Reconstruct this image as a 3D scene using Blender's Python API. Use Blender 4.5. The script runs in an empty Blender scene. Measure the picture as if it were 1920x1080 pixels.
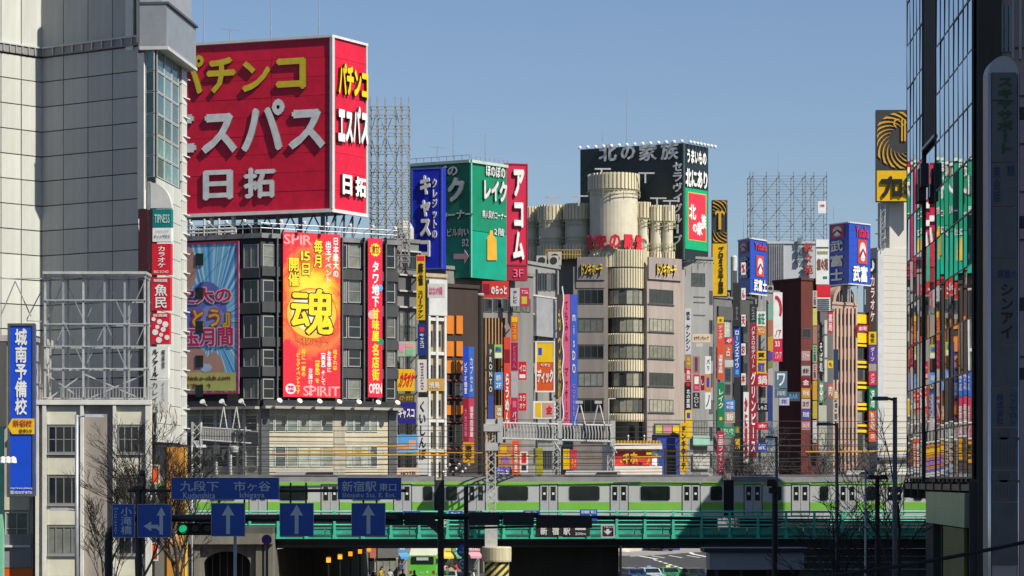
import bpy, math, random
from mathutils import Vector, Matrix
random.seed(7)
rad = math.radians

# ------------------------------------------------------------------ camera, sky, sun, exposure
scn = bpy.context.scene
COL = scn.collection
cam_d = bpy.data.cameras.new('camera'); cam = bpy.data.objects.new('camera', cam_d); COL.objects.link(cam)
CAMZ, FPX, CX, HY = 9.1, 5000.0, 960.0, 900.0
cam.location = (0, 0, CAMZ); cam.rotation_euler = (rad(90), 0, 0)
cam_d.sensor_width = 36; cam_d.lens = 36 * FPX / 1920
cam_d.shift_y = (HY - 540) / 1920
cam_d.clip_start = 1; cam_d.clip_end = 20000
scn.camera = cam

SUN_EL = rad(46); sx, sy = 0.82, -0.57
w = bpy.data.worlds.new('World'); scn.world = w; w.use_nodes = True
nt = w.node_tree; bg = nt.nodes['Background']
sky = nt.nodes.new('ShaderNodeTexSky'); sky.sky_type = 'NISHITA'; sky.sun_disc = False
sky.sun_elevation = SUN_EL; sky.sun_rotation = math.atan2(sx, sy)
sky.air_density = 1.0; sky.dust_density = 0.7; sky.ozone_density = 3.0; sky.altitude = 50
tint = nt.nodes.new('ShaderNodeMix'); tint.data_type = 'RGBA'; tint.blend_type = 'MULTIPLY'; tint.inputs['Factor'].default_value = 1.0; tint.inputs[7].default_value = (.97, .985, 1.07, 1)
nt.links.new(sky.outputs[0], tint.inputs[6]); nt.links.new(tint.outputs[2], bg.inputs[0]); bg.inputs[1].default_value = 0.068
sun_d = bpy.data.lights.new('sun', 'SUN'); sun = bpy.data.objects.new('sun', sun_d); COL.objects.link(sun)
sun_d.energy = 4.8; sun_d.angle = rad(0.5); sun_d.color = (1.0, 0.95, 0.83)
sv = Vector((sx * math.cos(SUN_EL), sy * math.cos(SUN_EL), math.sin(SUN_EL)))
sun.rotation_euler = sv.to_track_quat('Z', 'Y').to_euler()
sun.location = (60, -40, 80)
scn.view_settings.view_transform = 'Standard'; scn.view_settings.look = 'None'
scn.view_settings.exposure = 0.5; scn.view_settings.gamma = 1.0
scn.view_settings.use_curve_mapping = False
try:
    scn.cycles.max_bounces = 6; scn.cycles.use_denoising = True
except Exception:
    pass

# ------------------------------------------------------------------ materials
_mc = {}
def M(c, rough=0.5, metal=0.0, var=0.15, scale=0.8, streak=False, bump=0.0, spec=0.5, key=None, tone=0.0):
    k = (tuple(round(x, 4) for x in c), rough, metal, var, scale, streak, bump, spec, tone)
    if k in _mc: return _mc[k]
    m = bpy.data.materials.new('surface'); m.use_nodes = True; t = m.node_tree
    b = t.nodes['Principled BSDF']
    b.inputs['Roughness'].default_value = rough; b.inputs['Metallic'].default_value = metal
    b.inputs['Specular IOR Level'].default_value = spec
    b.inputs['Base Color'].default_value = (*c, 1)
    if var > 0:
        tc = t.nodes.new('ShaderNodeTexCoord'); mp = t.nodes.new('ShaderNodeMapping')
        mp.inputs['Scale'].default_value = (scale, scale, scale * (0.12 if streak else 1))
        n = t.nodes.new('ShaderNodeTexNoise'); n.inputs['Scale'].default_value = 1.0
        n.inputs['Detail'].default_value = 6; n.inputs['Roughness'].default_value = 0.65
        mr = t.nodes.new('ShaderNodeMapRange')
        mr.inputs[1].default_value = 0.3; mr.inputs[2].default_value = 0.72
        mr.inputs[3].default_value = 1 - var; mr.inputs[4].default_value = 1 + var * 0.45
        mx = t.nodes.new('ShaderNodeVectorMath'); mx.operation = 'SCALE'; mx.inputs[0].default_value = c
        t.links.new(tc.outputs['Object'], mp.inputs[0]); t.links.new(mp.outputs[0], n.inputs['Vector'])
        t.links.new(n.outputs[0], mr.inputs[0]); t.links.new(mr.outputs[0], mx.inputs['Scale'])
        if tone > 0:      # each panel its own slight tone
            oi = t.nodes.new('ShaderNodeObjectInfo'); m1 = t.nodes.new('ShaderNodeMapRange'); m1.inputs[3].default_value = 1 - tone; m1.inputs[4].default_value = 1 + tone
            m2 = t.nodes.new('ShaderNodeMath'); m2.operation = 'MULTIPLY'; t.links.new(oi.outputs['Random'], m1.inputs[0]); t.links.new(mr.outputs[0], m2.inputs[0]); t.links.new(m1.outputs[0], m2.inputs[1])
            t.links.new(m2.outputs[0], mx.inputs['Scale'])
        t.links.new(mx.outputs[0], b.inputs['Base Color'])
        if bump > 0:
            bp = t.nodes.new('ShaderNodeBump'); bp.inputs['Strength'].default_value = bump; bp.inputs['Distance'].default_value = 0.05
            n2 = t.nodes.new('ShaderNodeTexNoise'); n2.inputs['Scale'].default_value = 6; n2.inputs['Detail'].default_value = 5
            t.links.new(tc.outputs['Object'], n2.inputs['Vector'])
            t.links.new(n2.outputs[0], bp.inputs['Height']); t.links.new(bp.outputs[0], b.inputs['Normal'])
    _mc[k] = m; return m
def wall(c, **k):
    d = dict(rough=0.8, var=0.28, scale=0.7, streak=True, bump=0.15, spec=0.25); d.update(k); return M(c, **d)
def paint(c, **k):
    d = dict(rough=0.48, var=0.17, scale=0.8, spec=0.35); d.update(k); return M(c, **d)
def glass_mat(name, dark, pale, mix):
    """window glass over rooms: some dark, some with blinds; picked per pane"""
    m = bpy.data.materials.new(name); m.use_nodes = True; t = m.node_tree; b = t.nodes['Principled BSDF']
    oi = t.nodes.new('ShaderNodeObjectInfo'); r = t.nodes.new('ShaderNodeValToRGB')
    r.color_ramp.interpolation = 'CONSTANT'
    r.color_ramp.elements[0].color = (*dark, 1); r.color_ramp.elements[1].color = (*pale, 1); r.color_ramp.elements[1].position = mix
    e = r.color_ramp.elements.new(mix * 0.5); e.color = (*[d * 2.2 for d in dark], 1)
    e = r.color_ramp.elements.new(mix + (1 - mix) * .55); e.color = (*[p * 0.6 for p in pale], 1)
    tc = t.nodes.new('ShaderNodeTexCoord'); n = t.nodes.new('ShaderNodeTexNoise'); n.inputs['Scale'].default_value = 1.7; n.inputs['Detail'].default_value = 3
    mx = t.nodes.new('ShaderNodeMix'); mx.data_type = 'RGBA'; mx.blend_type = 'MULTIPLY'; mx.inputs['Factor'].default_value = 0.7
    t.links.new(oi.outputs['Random'], r.inputs[0]); t.links.new(tc.outputs['Object'], n.inputs['Vector'])
    t.links.new(r.outputs[0], mx.inputs[6]); t.links.new(n.outputs[0], mx.inputs[7])
    t.links.new(mx.outputs[2], b.inputs['Base Color'])
    b.inputs['Roughness'].default_value = 0.06; b.inputs['Specular IOR Level'].default_value = 0.6
    return m
def emit(c, s, name='lit'):
    m = bpy.data.materials.new(name); m.use_nodes = True; b = m.node_tree.nodes['Principled BSDF']
    b.inputs['Base Color'].default_value = (*c, 1); b.inputs['Emission Color'].default_value = (*c, 1); b.inputs['Emission Strength'].default_value = s
    return m
WHITE = paint((.78, .78, .75)); OFFW = paint((.62, .61, .57)); BLACK = paint((.012, .012, .013)); DARK = paint((.03, .03, .032))
RED = paint((.62, .012, .03)); DRED = paint((.25, .01, .025)); YEL = paint((.8, .5, .01)); ORANGE = paint((.72, .12, .01))
BLUE = paint((.008, .07, .58)); NAVY = paint((.008, .03, .2)); SKYB = paint((.1, .35, .7)); GREEN = paint((.0, .25, .11)); TEAL = paint((.0, .18, .17))
PINK = paint((.72, .12, .25)); PURP = paint((.12, .05, .35)); GREY = paint((.3, .3, .3)); BROWN = wall((.12, .07, .04)); GOLD = paint((.6, .33, .03), rough=.3)
SIGNBLUE = paint((.008, .085, .42), rough=.35); ARROW = paint((.62, .66, .70), rough=.4)
STEEL = M((.42, .43, .44), rough=.45, metal=.5, var=.25, scale=2); DSTEEL = M((.1, .105, .11), rough=.5, metal=.3, var=.3, scale=2)
GALV = M((.5, .51, .51), rough=.5, metal=.35, var=.2, scale=2)
CONC = wall((.3, .29, .26)); DCONC = wall((.1, .1, .095)); LCONC = wall((.42, .41, .37)); MAUVE = wall((.26, .22, .215)); CREAM = wall((.6, .55, .42)); TAN = wall((.36, .27, .16))
BRICK = wall((.12, .03, .025)); PINKW = wall((.40, .27, .215)); DWALL = wall((.05, .048, .05)); BGREY = wall((.05, .054, .058))
ASPH = M((.055, .055, .058), rough=.85, var=.3, scale=.5, bump=.2, spec=.2)
G_OFF = glass_mat('office_glass', (.010, .013, .015), (.26, .27, .23), .66)
G_DARK = glass_mat('dark_glass', (.008, .01, .012), (.12, .13, .13), .75)
G_PALE = glass_mat('pale_glass', (.10, .13, .12), (.52, .58, .48), .3)
G_BLIND = glass_mat('blind_glass', (.05, .052, .048), (.42, .40, .30), .32)
G_TEAL = glass_mat('teal_glass', (.10, .19, .18), (.22, .34, .32), .6)
FRAME = paint((.10, .10, .10)); LFRAME = paint((.5, .5, .48))

# ------------------------------------------------------------------ geometry helpers
def P(px, py, Y): return Vector(((px - CX) * Y / FPX, Y, CAMZ + (HY - py) * Y / FPX))
def ZP(py, Y): return CAMZ + (HY - py) * Y / FPX
def G(px, py):
    Y = CAMZ * FPX / (py - HY); return Vector(((px - CX) * Y / FPX, Y, 0))
class Fac:
    """vertical plane through two plan points; u runs along it, d comes out of it towards the street, z up"""
    def __init__(s, px1, Y1, px2, Y2):
        a = Vector(((px1 - CX) * Y1 / FPX, Y1)); b = Vector(((px2 - CX) * Y2 / FPX, Y2))
        s.W = (b - a).length; s.u = (b - a) / s.W; s.O = Vector((a.x, a.y, 0)); s.n = Vector((s.u.y, -s.u.x, 0)); s.rz = math.atan2(s.u.y, s.u.x)
    def uz(s, px, py):
        v = Vector(((px - CX) / FPX, 1, (HY - py) / FPX)); c = Vector((0, 0, CAMZ))
        t = (s.O - c).dot(s.n) / v.dot(s.n); p = c + v * t
        return (p - s.O).dot(Vector((s.u.x, s.u.y, 0))), p.z
    def pt(s, u, d, z): return s.O + Vector((s.u.x, s.u.y, 0)) * u + s.n * d + Vector((0, 0, z))
    def rect(s, x0, y0, x1, y1):
        xm, ym = (x0 + x1) / 2, (y0 + y1) / 2
        u0 = s.uz(x0, ym)[0]; u1 = s.uz(x1, ym)[0]; zt = s.uz(xm, y0)[1]; zb = s.uz(xm, y1)[1]
        return u0, u1, zb, zt
class MB:
    """collects local geometry: x along, y into the wall (= -d), z up"""
    def __init__(s): s.v = []; s.f = []; s.m = []
    def face(s, pts, mi=0):
        n = len(s.v); s.v += [tuple(p) for p in pts]; s.f.append(tuple(range(n, n + len(pts)))); s.m.append(mi); return s
    def box(s, x0, x1, y0, y1, z0, z1, mi=0, skip=()):
        n = len(s.v)
        s.v += [(x0, y0, z0), (x1, y0, z0), (x1, y1, z0), (x0, y1, z0), (x0, y0, z1), (x1, y0, z1), (x1, y1, z1), (x0, y1, z1)]
        for f in ((0, 3, 2, 1), (4, 5, 6, 7), (0, 1, 5, 4), (1, 2, 6, 5), (2, 3, 7, 6), (3, 0, 4, 7)):
            s.f.append(tuple(n + i for i in f)); s.m.append(mi)
        return s
    def prism(s, poly, z0, z1, mi=0, top=None):
        n = len(s.v); k = len(poly); top = top or poly
        s.v += [(p[0], p[1], z0) for p in poly] + [(p[0], p[1], z1) for p in top]
        for i in range(k):
            j = (i + 1) % k; s.f.append((n + i, n + j, n + k + j, n + k + i)); s.m.append(mi)
        s.f.append(tuple(n + k + i for i in range(k))); s.m.append(mi); s.f.append(tuple(n + i for i in reversed(range(k)))); s.m.append(mi)
        return s
    def tube(s, a, b, r, r2=None, k=6, mi=0, caps=True):
        a = Vector(a); b = Vector(b); r2 = r if r2 is None else r2; d = (b - a)
        if d.length < 1e-6: return s
        d.normalize(); x = d.orthogonal().normalized(); y = d.cross(x); n = len(s.v)
        for p, q in ((a, r), (b, r2)):
            for i in range(k):
                t = 2 * math.pi * i / k; s.v.append(tuple(p + (x * math.cos(t) + y * math.sin(t)) * q))
        for i in range(k):
            j = (i + 1) % k; s.f.append((n + i, n + j, n + k + j, n + k + i)); s.m.append(mi)
        if caps: s.f.append(tuple(n + k + i for i in range(k))); s.m.append(mi); s.f.append(tuple(n + i for i in reversed(range(k)))); s.m.append(mi)
        return s
    def lathe(s, prof, cx=0, cy=0, k=24, mi=0):
        n = len(s.v)
        for r, z in prof:
            for i in range(k):
                t = 2 * math.pi * i / k; s.v.append((cx + r * math.cos(t), cy + r * math.sin(t), z))
        for a in range(len(prof) - 1):
            for i in range(k):
                j = (i + 1) % k; s.f.append((n + a * k + i, n + a * k + j, n + (a + 1) * k + j, n + (a + 1) * k + i)); s.m.append(mi)
        s.f.append(tuple(n + i for i in reversed(range(k)))); s.m.append(mi)
        e = n + (len(prof) - 1) * k; s.f.append(tuple(e + i for i in range(k))); s.m.append(mi)
        return s
    def disc(s, cx, cz, r, y, k=24, mi=0, th=0.03):
        a = [(cx + r * math.cos(2 * math.pi * i / k), cz + r * math.sin(2 * math.pi * i / k)) for i in range(k)]
        n = len(s.v); s.v += [(p[0], y, p[1]) for p in a] + [(p[0], y + th, p[1]) for p in a]
        s.f.append(tuple(n + i for i in range(k))); s.m.append(mi)
        for i in range(k):
            j = (i + 1) % k; s.f.append((n + j, n + i, n + k + i, n + k + j)); s.m.append(mi)
        return s
    def flat(s, pts, y, th=0.03, mi=0):
        """outline in (x,z), front at y, thickness th behind"""
        n = len(s.v); k = len(pts); s.v += [(p[0], y, p[1]) for p in pts] + [(p[0], y + th, p[1]) for p in pts]
        s.f.append(tuple(n + i for i in range(k))); s.m.append(mi)
        for i in range(k):
            j = (i + 1) % k; s.f.append((n + j, n + i, n + k + i, n + k + j)); s.m.append(mi)
        return s
    def mesh(s, mats, smooth=False):
        me = bpy.data.meshes.new('mesh'); me.from_pydata(s.v, [], s.f); mats = mats if isinstance(mats, (list, tuple)) else [mats]
        for m in mats: me.materials.append(m)
        if len(mats) > 1: me.polygons.foreach_set('material_index', s.m)
        if smooth: me.polygons.foreach_set('use_smooth', [True] * len(me.polygons))
        me.update(); return me
    def build(s, name, mats, parent=None, loc=(0, 0, 0), rz=0, smooth=False):
        return put(s.mesh(mats, smooth), name, parent, loc, rz)
def put(me, name, parent=None, loc=(0, 0, 0), rz=0):
    o = bpy.data.objects.new(name, me); COL.objects.link(o); o.location = loc; o.rotation_euler = (0, 0, rz)
    if parent: o.parent = parent
    return o
def tag(o, label=None, cat=None, group=None, kind=None):
    for k, v in (('label', label), ('category', cat), ('group', group), ('kind', kind)):
        if v: o[k] = v
    return o
def thing(name, label, cat, loc=(0, 0, 0), rz=0, group=None):
    o = bpy.data.objects.new(name, None); COL.objects.link(o); o.location = loc; o.rotation_euler = (0, 0, rz); o.empty_display_size = .2
    return tag(o, label, cat, group)
def on(f, root_f=None): return f.O, f.rz

# ------------------------------------------------------------------ lettering
_gl = {}
def glyph(ch, bold):
    k = (ch, bold)
    if k in _gl: return _gl[k]
    cu = bpy.data.curves.new('type', 'FONT'); cu.body = ch; cu.offset = bold; cu.resolution_u = 2
    ob = bpy.data.objects.new('type', cu); me = bpy.data.meshes.new_from_object(ob)
    v = [(q.co.x, q.co.y) for q in me.vertices]; f = [tuple(p.vertices) for p in me.polygons]
    cnt = {}
    for p in f:
        for i in range(len(p)):
            e = (p[i], p[(i + 1) % len(p)]); cnt[e] = 1
    edge = [e for e in cnt if (e[1], e[0]) not in cnt]
    bpy.data.objects.remove(ob); bpy.data.curves.remove(cu); bpy.data.meshes.remove(me)
    _gl[k] = (v, f, edge); return _gl[k]
def layout(text, vertical, bold):
    out = []; x = y = 0.0
    for line in text.split('\n'):
        if vertical: y = 0.0
        else: x = 0.0
        for ch in line:
            if ch in ' \u3000':
                if vertical: y -= .55
                else: x += .35 if ch == ' ' else .9
                continue
            v, f, e = glyph(ch, bold)
            if not v: continue
            xs = [p[0] for p in v]; wide = ord(ch) > 0x2e80
            if vertical:
                if ch in 'ー〜-（）[]【】': v = [((p[1] - .38) + .5, -(p[0] - .5) + .38) for p in v]
                elif not wide: c = (min(xs) + max(xs)) / 2; v = [(p[0] - c + .5, p[1]) for p in v]
                out.append(([(p[0] + x, p[1] + y) for p in v], f, e)); y -= 1.0
            elif wide:
                out.append(([(p[0] + x, p[1]+ y) for p in v], f, e)); x += .98
            else:
                out.append(([(p[0] + x - min(xs), p[1] + y) for p in v], f, e)); x += max(xs) - min(xs) + .09
        if vertical: x -= 1.15
        else: y -= 1.15
    return out
def text(board, rect, s, mat, vertical=False, bold=.02, ext=.03, y=0.0, split=False, name='lettering', skew=0, side=None):
    """rect = (x0, x1, z0, z1) in the board's own frame; letters stand ext proud of its face at y"""
    L = layout(s, vertical, 0); y0_ = y
    if not L: return
    ax = [p[0] for g in L for p in g[0]]; az = [p[1] for g in L for p in g[0]]
    x0, x1, z0, z1 = rect; kx = (x1 - x0) / max(1e-6, max(ax) - min(ax) + 2 * bold); kz = (z1 - z0) / max(1e-6, max(az) - min(az) + 2 * bold); mx, mz = min(ax) - bold, min(az) - bold
    mb = MB(); mats = [mat, side or mat]
    def flush(nm):
        nonlocal mb
        if mb.v: mb.build(nm, mats if side else mat, board)
        mb = MB()
    sh = [(0, 0)] + ([(bold, 0), (-bold, 0), (0, bold), (0, -bold)] if bold > 0 else []) + ([(.72 * bold, .72 * bold), (-.72 * bold, .72 * bold), (.72 * bold, -.72 * bold), (-.72 * bold, -.72 * bold)] if bold >= .045 else [])
    rim_ = ext > .05
    for v, f, e in L:
      for si, (dx, dy) in enumerate(sh):
        v_ = [(p[0] + dx, p[1] + dy) for p in v]; y = y0_ - .0015 * si
        q = [(x0 + (p[0] - mx) * kx + skew * (p[1] - mz) * kz, z0 + (p[1] - mz) * kz) for p in v_]
        n = len(mb.v); k = len(q)
        mb.v += [(p[0], y - ext, p[1]) for p in q] + ([(p[0], y0_ - .002, p[1]) for p in q] if rim_ else [])
        for p in f: mb.f.append(tuple(n + i for i in p)); mb.m.append(0)
        for a, b in e if rim_ else (): mb.f.append((n + b, n + a, n + k + a, n + k + b)); mb.m.append(1)
      if split: flush(name)
    flush(name)

# ------------------------------------------------------------------ signs
def sign(f, px, label, mat, texts=(), th=.3, name='shop_sign', cat='sign', group=None, d=0.0, rim=None, bars=0, blocks=()):
    """board on facade frame f covering the photo rectangle px; texts = (px rect, string, material, options)"""
    u0, u1, z0, z1 = f.rect(*px); uc = (u0 + u1) / 2; W = (u1 - u0) / 2; H = z1 - z0
    mb = MB().box(-W, W, 0, th, 0, H)
    o = mb.build(name, mat, None, f.pt(uc, d, z0), f.rz); tag(o, label, cat, group)
    loc = lambda r: (lambda q: (q[0] - uc, q[1] - uc, q[2] - z0, q[3] - z0))(f.rect(*r))
    if rim:
        t = min(.12, .06 * min(2 * W, H) + .03)
        MB().box(-W - .02, W + .02, -.05, .05, -.02, t).box(-W - .02, W + .02, -.05, .05, H - t, H + .02).box(-W - .02, -W + t, -.05, .05, t, H - t).box(W - t, W + .02, -.05, .05, t, H - t).build('rim', rim, o)
    for i in range(bars):
        zz = H * (i + .5) / bars; MB().box(-.05, .05, th, th + 1.3, zz - .04, zz + .04).build('bracket', STEEL, o)
    k = 0
    for r, m in blocks:
        a = loc(r); k += 1; MB().box(a[0], a[1], -.012 - .003 * k, .01, a[2], a[3]).build('panel', m, o)
    for t in texts:
        opt = dict(t[3]) if len(t) > 3 else {}
        opt.setdefault('y', -.012 - .003 * k if k else 0.0)
        text(o, loc(t[0]), t[1], t[2], **opt)
    o['_uc'] = uc; o['_z0'] = z0
    return o
def free(px1, px2, Y, slope=0.0):
    return Fac(px1, Y, px2, Y + slope * (px2 - px1) * Y / FPX)
YPTS = [(560, 232), (745, 246), (945, 268), (1085, 310), (1213, 345), (1340, 362), (1460, 385), (1640, 415), (1720, 430)]
def YF(px):
    for (a, ya), (b, yb) in zip(YPTS, YPTS[1:]):
        if px <= b: return ya + (yb - ya) * max(0, (px - a)) / (b - a)
    return YPTS[-1][1]
FACS = []
def front_y(x0, x1):
    c = [YF((x0 + x1) / 2)]
    for f, a, b in FACS:
        lo, hi = max(a, x0), min(b, x1)
        if hi > lo:
            for x in (lo, hi): v = Vector(((x - CX) / FPX, 1, 0)); c.append((f.O.dot(f.n)) / v.dot(f.n))
    return min(c)
def blade(px, label, mat, texts=(), dy=2.0, **k):
    f = free(px[0], px[2], front_y(px[0], px[2]) - dy * .35 - .9); k.setdefault('bars', 2); k.setdefault('group', 'signs hung on the street fronts')
    return sign(f, px, label, mat, texts, **k)

# ------------------------------------------------------------------ windows and buildings
_wm = {}
def window(root, f, px, nm=1, nh=0, glass=None, frame=None, d=0.06, name='window', fr=.07):
    u0, u1, z0, z1 = f.rect(*px); W = u1 - u0; H = z1 - z0
    return window_uz(root, f, u0, z0, W, H, nm, nh, glass, frame, d, name, fr)
def window_uz(root, f, u0, z0, W, H, nm=1, nh=0, glass=None, frame=None, d=0.06, name='window', fr=.07):
    glass = glass or G_OFF; frame = frame or FRAME
    k = (round(W, 2), round(H, 2), nm, nh, glass.name, frame.name, fr)
    if k not in _wm:
        mb = MB(); mb.face([(fr, .045, fr), (W - fr, .045, fr), (W - fr, .045, H - fr), (fr, .045, H - fr)], 0)
        mb.box(0, W, 0, .05, 0, fr, 1).box(0, W, 0, .05, H - fr, H, 1).box(0, fr, 0, .05, fr, H - fr, 1).box(W - fr, W, 0, .05, fr, H - fr, 1)
        for i in range(nm): x = W * (i + 1) / (nm + 1); mb.box(x - fr * .35, x + fr * .35, .008, .048, fr, H - fr, 1)
        for i in range(nh): z = H * (i + 1) / (nh + 1); mb.box(fr, W - fr, .012, .047, z - fr * .3, z + fr * .3, 1)
        _wm[k] = mb.mesh([glass, frame])
    return put(_wm[k], name, root, f.pt(u0, d, z0) - root.location, f.rz)
def building(f, ytop, depth, mat, label, cat='building', name='office_building', pxmid=None, z0=0, cap=True, ext=(0, 0), inset=0):
    zt = f.uz(pxmid if pxmid else CX + FPX * (f.pt(f.W / 2, 0, 0).x / f.pt(f.W / 2, 0, 0).y), ytop)[1]
    r = thing(name, label, cat, f.pt(0, 0, 0)); r['_zt'] = zt
    MB().prism([(-ext[0], 0), (f.W + ext[1], 0), (f.W + ext[1] - inset, depth), (-ext[0], depth)], z0, zt).build('wall', mat, r, (0, 0, 0), f.rz)
    if cap: MB().box(-ext[0] - .12, f.W + ext[1] + .12, -.15, depth + .1, zt + .004, zt + .35).build('parapet', mat, r, (0, 0, 0), f.rz)
    return r
def slab(r, f, px, mat, d0=0.0, d1=.12, name='band'):
    u0, u1, z0, z1 = f.rect(*px)
    return MB().box(u0, u1, -d1, -d0, z0, z1).build(name, mat, r, f.O - r.location, f.rz)
def lattice(root, a, b, w, h_dir, n, r=.04, mat=None, name='lattice'):
    """square lattice mast between two points: four chords and zigzag bracing"""
    a = Vector(a); b = Vector(b); ax = (b - a).normalized(); s = Vector(h_dir).normalized(); t = ax.cross(s).normalized(); mb = MB()
    cs = [s * w / 2 + t * w / 2, s * w / 2 - t * w / 2, -s * w / 2 - t * w / 2, -s * w / 2 + t * w / 2]
    for c in cs: mb.tube(a + c, b + c, r * 1.3, k=4)
    for i in range(n):
        p = a.lerp(b, i / n); q = a.lerp(b, (i + 1) / n)
        for j in range(4):
            c0, c1 = cs[j], cs[(j + 1) % 4]
            if (i + j) % 2: c0, c1 = c1, c0
            mb.tube(p + c0, q + c1, r, k=4)
    return mb.build(name, mat or GALV, root)
#@@PARTS
# ------------------------------------------------------------------ ground
tag(MB().face([(-6000, -2000, 0), (6000, -2000, 0), (6000, 9000, 0), (-6000, 9000, 0)]).build('ground', ASPH), kind='structure')
PAVE = M((.24, .23, .22), rough=.85, var=.25, scale=.6, bump=.2)
LINEP = paint((.7, .7, .67), rough=.7, var=.3)
def strip(name, pts, wdt, mat=LINEP, z=.004):
    mb = MB()
    for a, b in zip(pts, pts[1:]):
        a = Vector((a[0], a[1], 0)); b = Vector((b[0], b[1], 0)); s = (b - a).normalized(); s = Vector((-s.y, s.x, 0)) * wdt / 2
        mb.face([(a - s + Vector((0, 0, z))), (b - s + Vector((0, 0, z))), (b + s + Vector((0, 0, z))), (a + s + Vector((0, 0, z)))])
    return mb
# painted lines of the roundabout beyond the bridge
def road_line(pix, wdt, name='road_marking'):
    tag(strip(name, [G(*p) for p in pix], wdt).build(name, LINEP), kind='structure')
road_line([(1228, 1026), (1195, 1029), (1178, 1033.5), (1176, 1037), (1190, 1041), (1232, 1048)], .5)
road_line([(1332, 1025), (1300, 1030), (1290, 1034), (1300, 1039), (1330, 1045)], .5)
mbd = MB()
for i in range(8):
    a = (1226 + i * 9.5, 1049 + i * 3.0); q = strip('x', [G(*a), G(a[0] + 5.5, a[1] + 1.9)], .35); n = len(mbd.v); mbd.v += q.v; mbd.f += [tuple(n + j for j in f) for f in q.f]; mbd.m += q.m
tag(mbd.build('road_marking', LINEP), kind='structure')
for i in range(3): road_line([(1222 + i * 33, 1042 - i * .3), (1246 + i * 33, 1046 - i * .3)], .3)
mbz = MB()
for i in range(5):
    q = strip('x', [G(1150, 1064 + i * 3), G(1190, 1064 + i * 3)], .5); n = len(mbz.v); mbz.v += q.v; mbz.f += [tuple(n + j for j in f) for f in q.f]; mbz.m += q.m
tag(mbz.build('road_marking', LINEP), kind='structure')
tag(MB().box(-26, -11.8, 216, 246, 0, .13).build('pavement', PAVE), kind='structure')
tag(MB().prism([(8, 318), (14, 316), (40, 372), (34, 380)], 0, .13).build('traffic_island', PAVE), kind='structure')

# ------------------------------------------------------------------ tall tiled building at the near left
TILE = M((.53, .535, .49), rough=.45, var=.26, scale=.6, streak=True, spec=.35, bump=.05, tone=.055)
TILE_SHADE = M((.41, .415, .40), rough=.5, var=.26, scale=.6, streak=True, spec=.3, bump=.05, tone=.06)  # darker copy of the tile, the wall's shade put into its colour
WTILE = M((.56, .56, .51), rough=.5, var=.25, scale=.7, streak=True, tone=.05)
fG = Fac(78, 172.0, 292, 166.3); fL = Fac(-80, 167.0, 78, 172.0); fS = Fac(292, 166.3, 347, 175.0)
pts = [fL.O.xy, fG.O.xy, fS.O.xy, fS.pt(fS.W, 0, 0).xy]; back = [Vector((-60, 210)), Vector((-60, 150))]
back = [Vector((-28.0, 176.5)), Vector((-60, 176.5)), Vector((-60, 160))]
A = thing('department_store', 'tall windowless building clad in pale square panels with a glazed corner bay', 'building', (fG.O.x, fG.O.y, 0))
zs = ZP(832, 170)
inner = lambda p, k=0: (p.x - A.location.x, p.y - A.location.y)
poly = [inner(p) for p in pts + back]
MB().prism(poly, zs, 46).build('wall', M((.12, .12, .115), rough=.8), A)
low = [inner(pts[0]), inner(pts[1]), inner(fG.pt(fG.W * .88, -1.2, 0).xy), inner(fS.pt(fS.W, -2.0, 0).xy), inner(back[0]), inner(back[1]), inner(back[2])]
MB().prism(low, 0, zs - .01).build('ground_storey_wall', DCONC, A)
ys = [110, 155, 202, 248.5, 295, 341, 387.5, 434, 480.5, 527, 573.5, 620, 666.5, 713, 759.5, 806, 832]
_pm = {}
def panel(f, px0, px1, y0, y1, mat, name='panel', gap=.035, th=.10, yref=78):
    u0 = f.uz(px0, 500)[0]; u1 = f.uz(px1, 500)[0]; zt = ZP(y0, 172); zb = ZP(y1, 172)
    k = (round(u1 - u0, 2), round(zt - zb, 2), mat.name, th)
    if k not in _pm: _pm[k] = MB().box(gap, u1 - u0 - gap, 0, th + .05, gap, zt - zb - gap).mesh(mat)
    put(_pm[k], name, A, f.pt(u0, th, zb) - A.location, f.rz)
gx = [78, 121, 167, 213, 262]; lx = [-40, 0, 38, 78]
for y0, y1 in zip(ys, ys[1:]):
    for a, b in zip(gx, gx[1:]): panel(fG, a, b, y0, y1, TILE_SHADE, th=.10 + random.uniform(-.012, .012))
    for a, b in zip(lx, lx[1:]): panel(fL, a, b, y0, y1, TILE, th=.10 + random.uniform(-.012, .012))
for a, b in zip(gx[:4], gx[1:4] + [238]): panel(fG, a, b, -40, 92, TILE_SHADE); panel(fG, a, b, -190, -44, TILE_SHADE)
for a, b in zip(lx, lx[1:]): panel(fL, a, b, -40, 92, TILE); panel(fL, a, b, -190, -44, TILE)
for f, x0, x1 in ((fG, 78, 262), (fL, -40, 78)):       # projecting belt with ribs
    u0, u1 = f.uz(x0, 500)[0], f.uz(x1, 500)[0]; z = ZP(108, 172)
    mb = MB().box(u0, u1, -.22, 0, z, z + .5)
    mb.build('cornice', M((.22, .22, .21), rough=.6), A, f.O - A.location, f.rz)
    for i in range(10):
        u = u0 + (u1 - u0) * (i + .5) / 10; MB().box(u - .04, u + .04, -.3, -.221, z + .05, z + .52).build('bracket', STEEL, A, f.O - A.location, f.rz)
    MB().box(u0, u1, -.3, 0, z + .501, z + .6).build('cornice', LFRAME, A, f.O - A.location, f.rz)
u0, u1, z0, z1 = fG.rect(262, 100, 274, 392)
MB().box(u0, u1, -.2, 0, z0, z1).build('pilaster', paint((.66, .65, .6), rough=.5, var=.15), A, fG.O - A.location, fG.rz)
ud = fG.uz(268, 50)[0]
MB().tube((ud, -.06, ZP(90, 169)), (ud, -.06, 47), .36, k=20).build('downpipe', GALV, A, fG.O - A.location, fG.rz, True)
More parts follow.
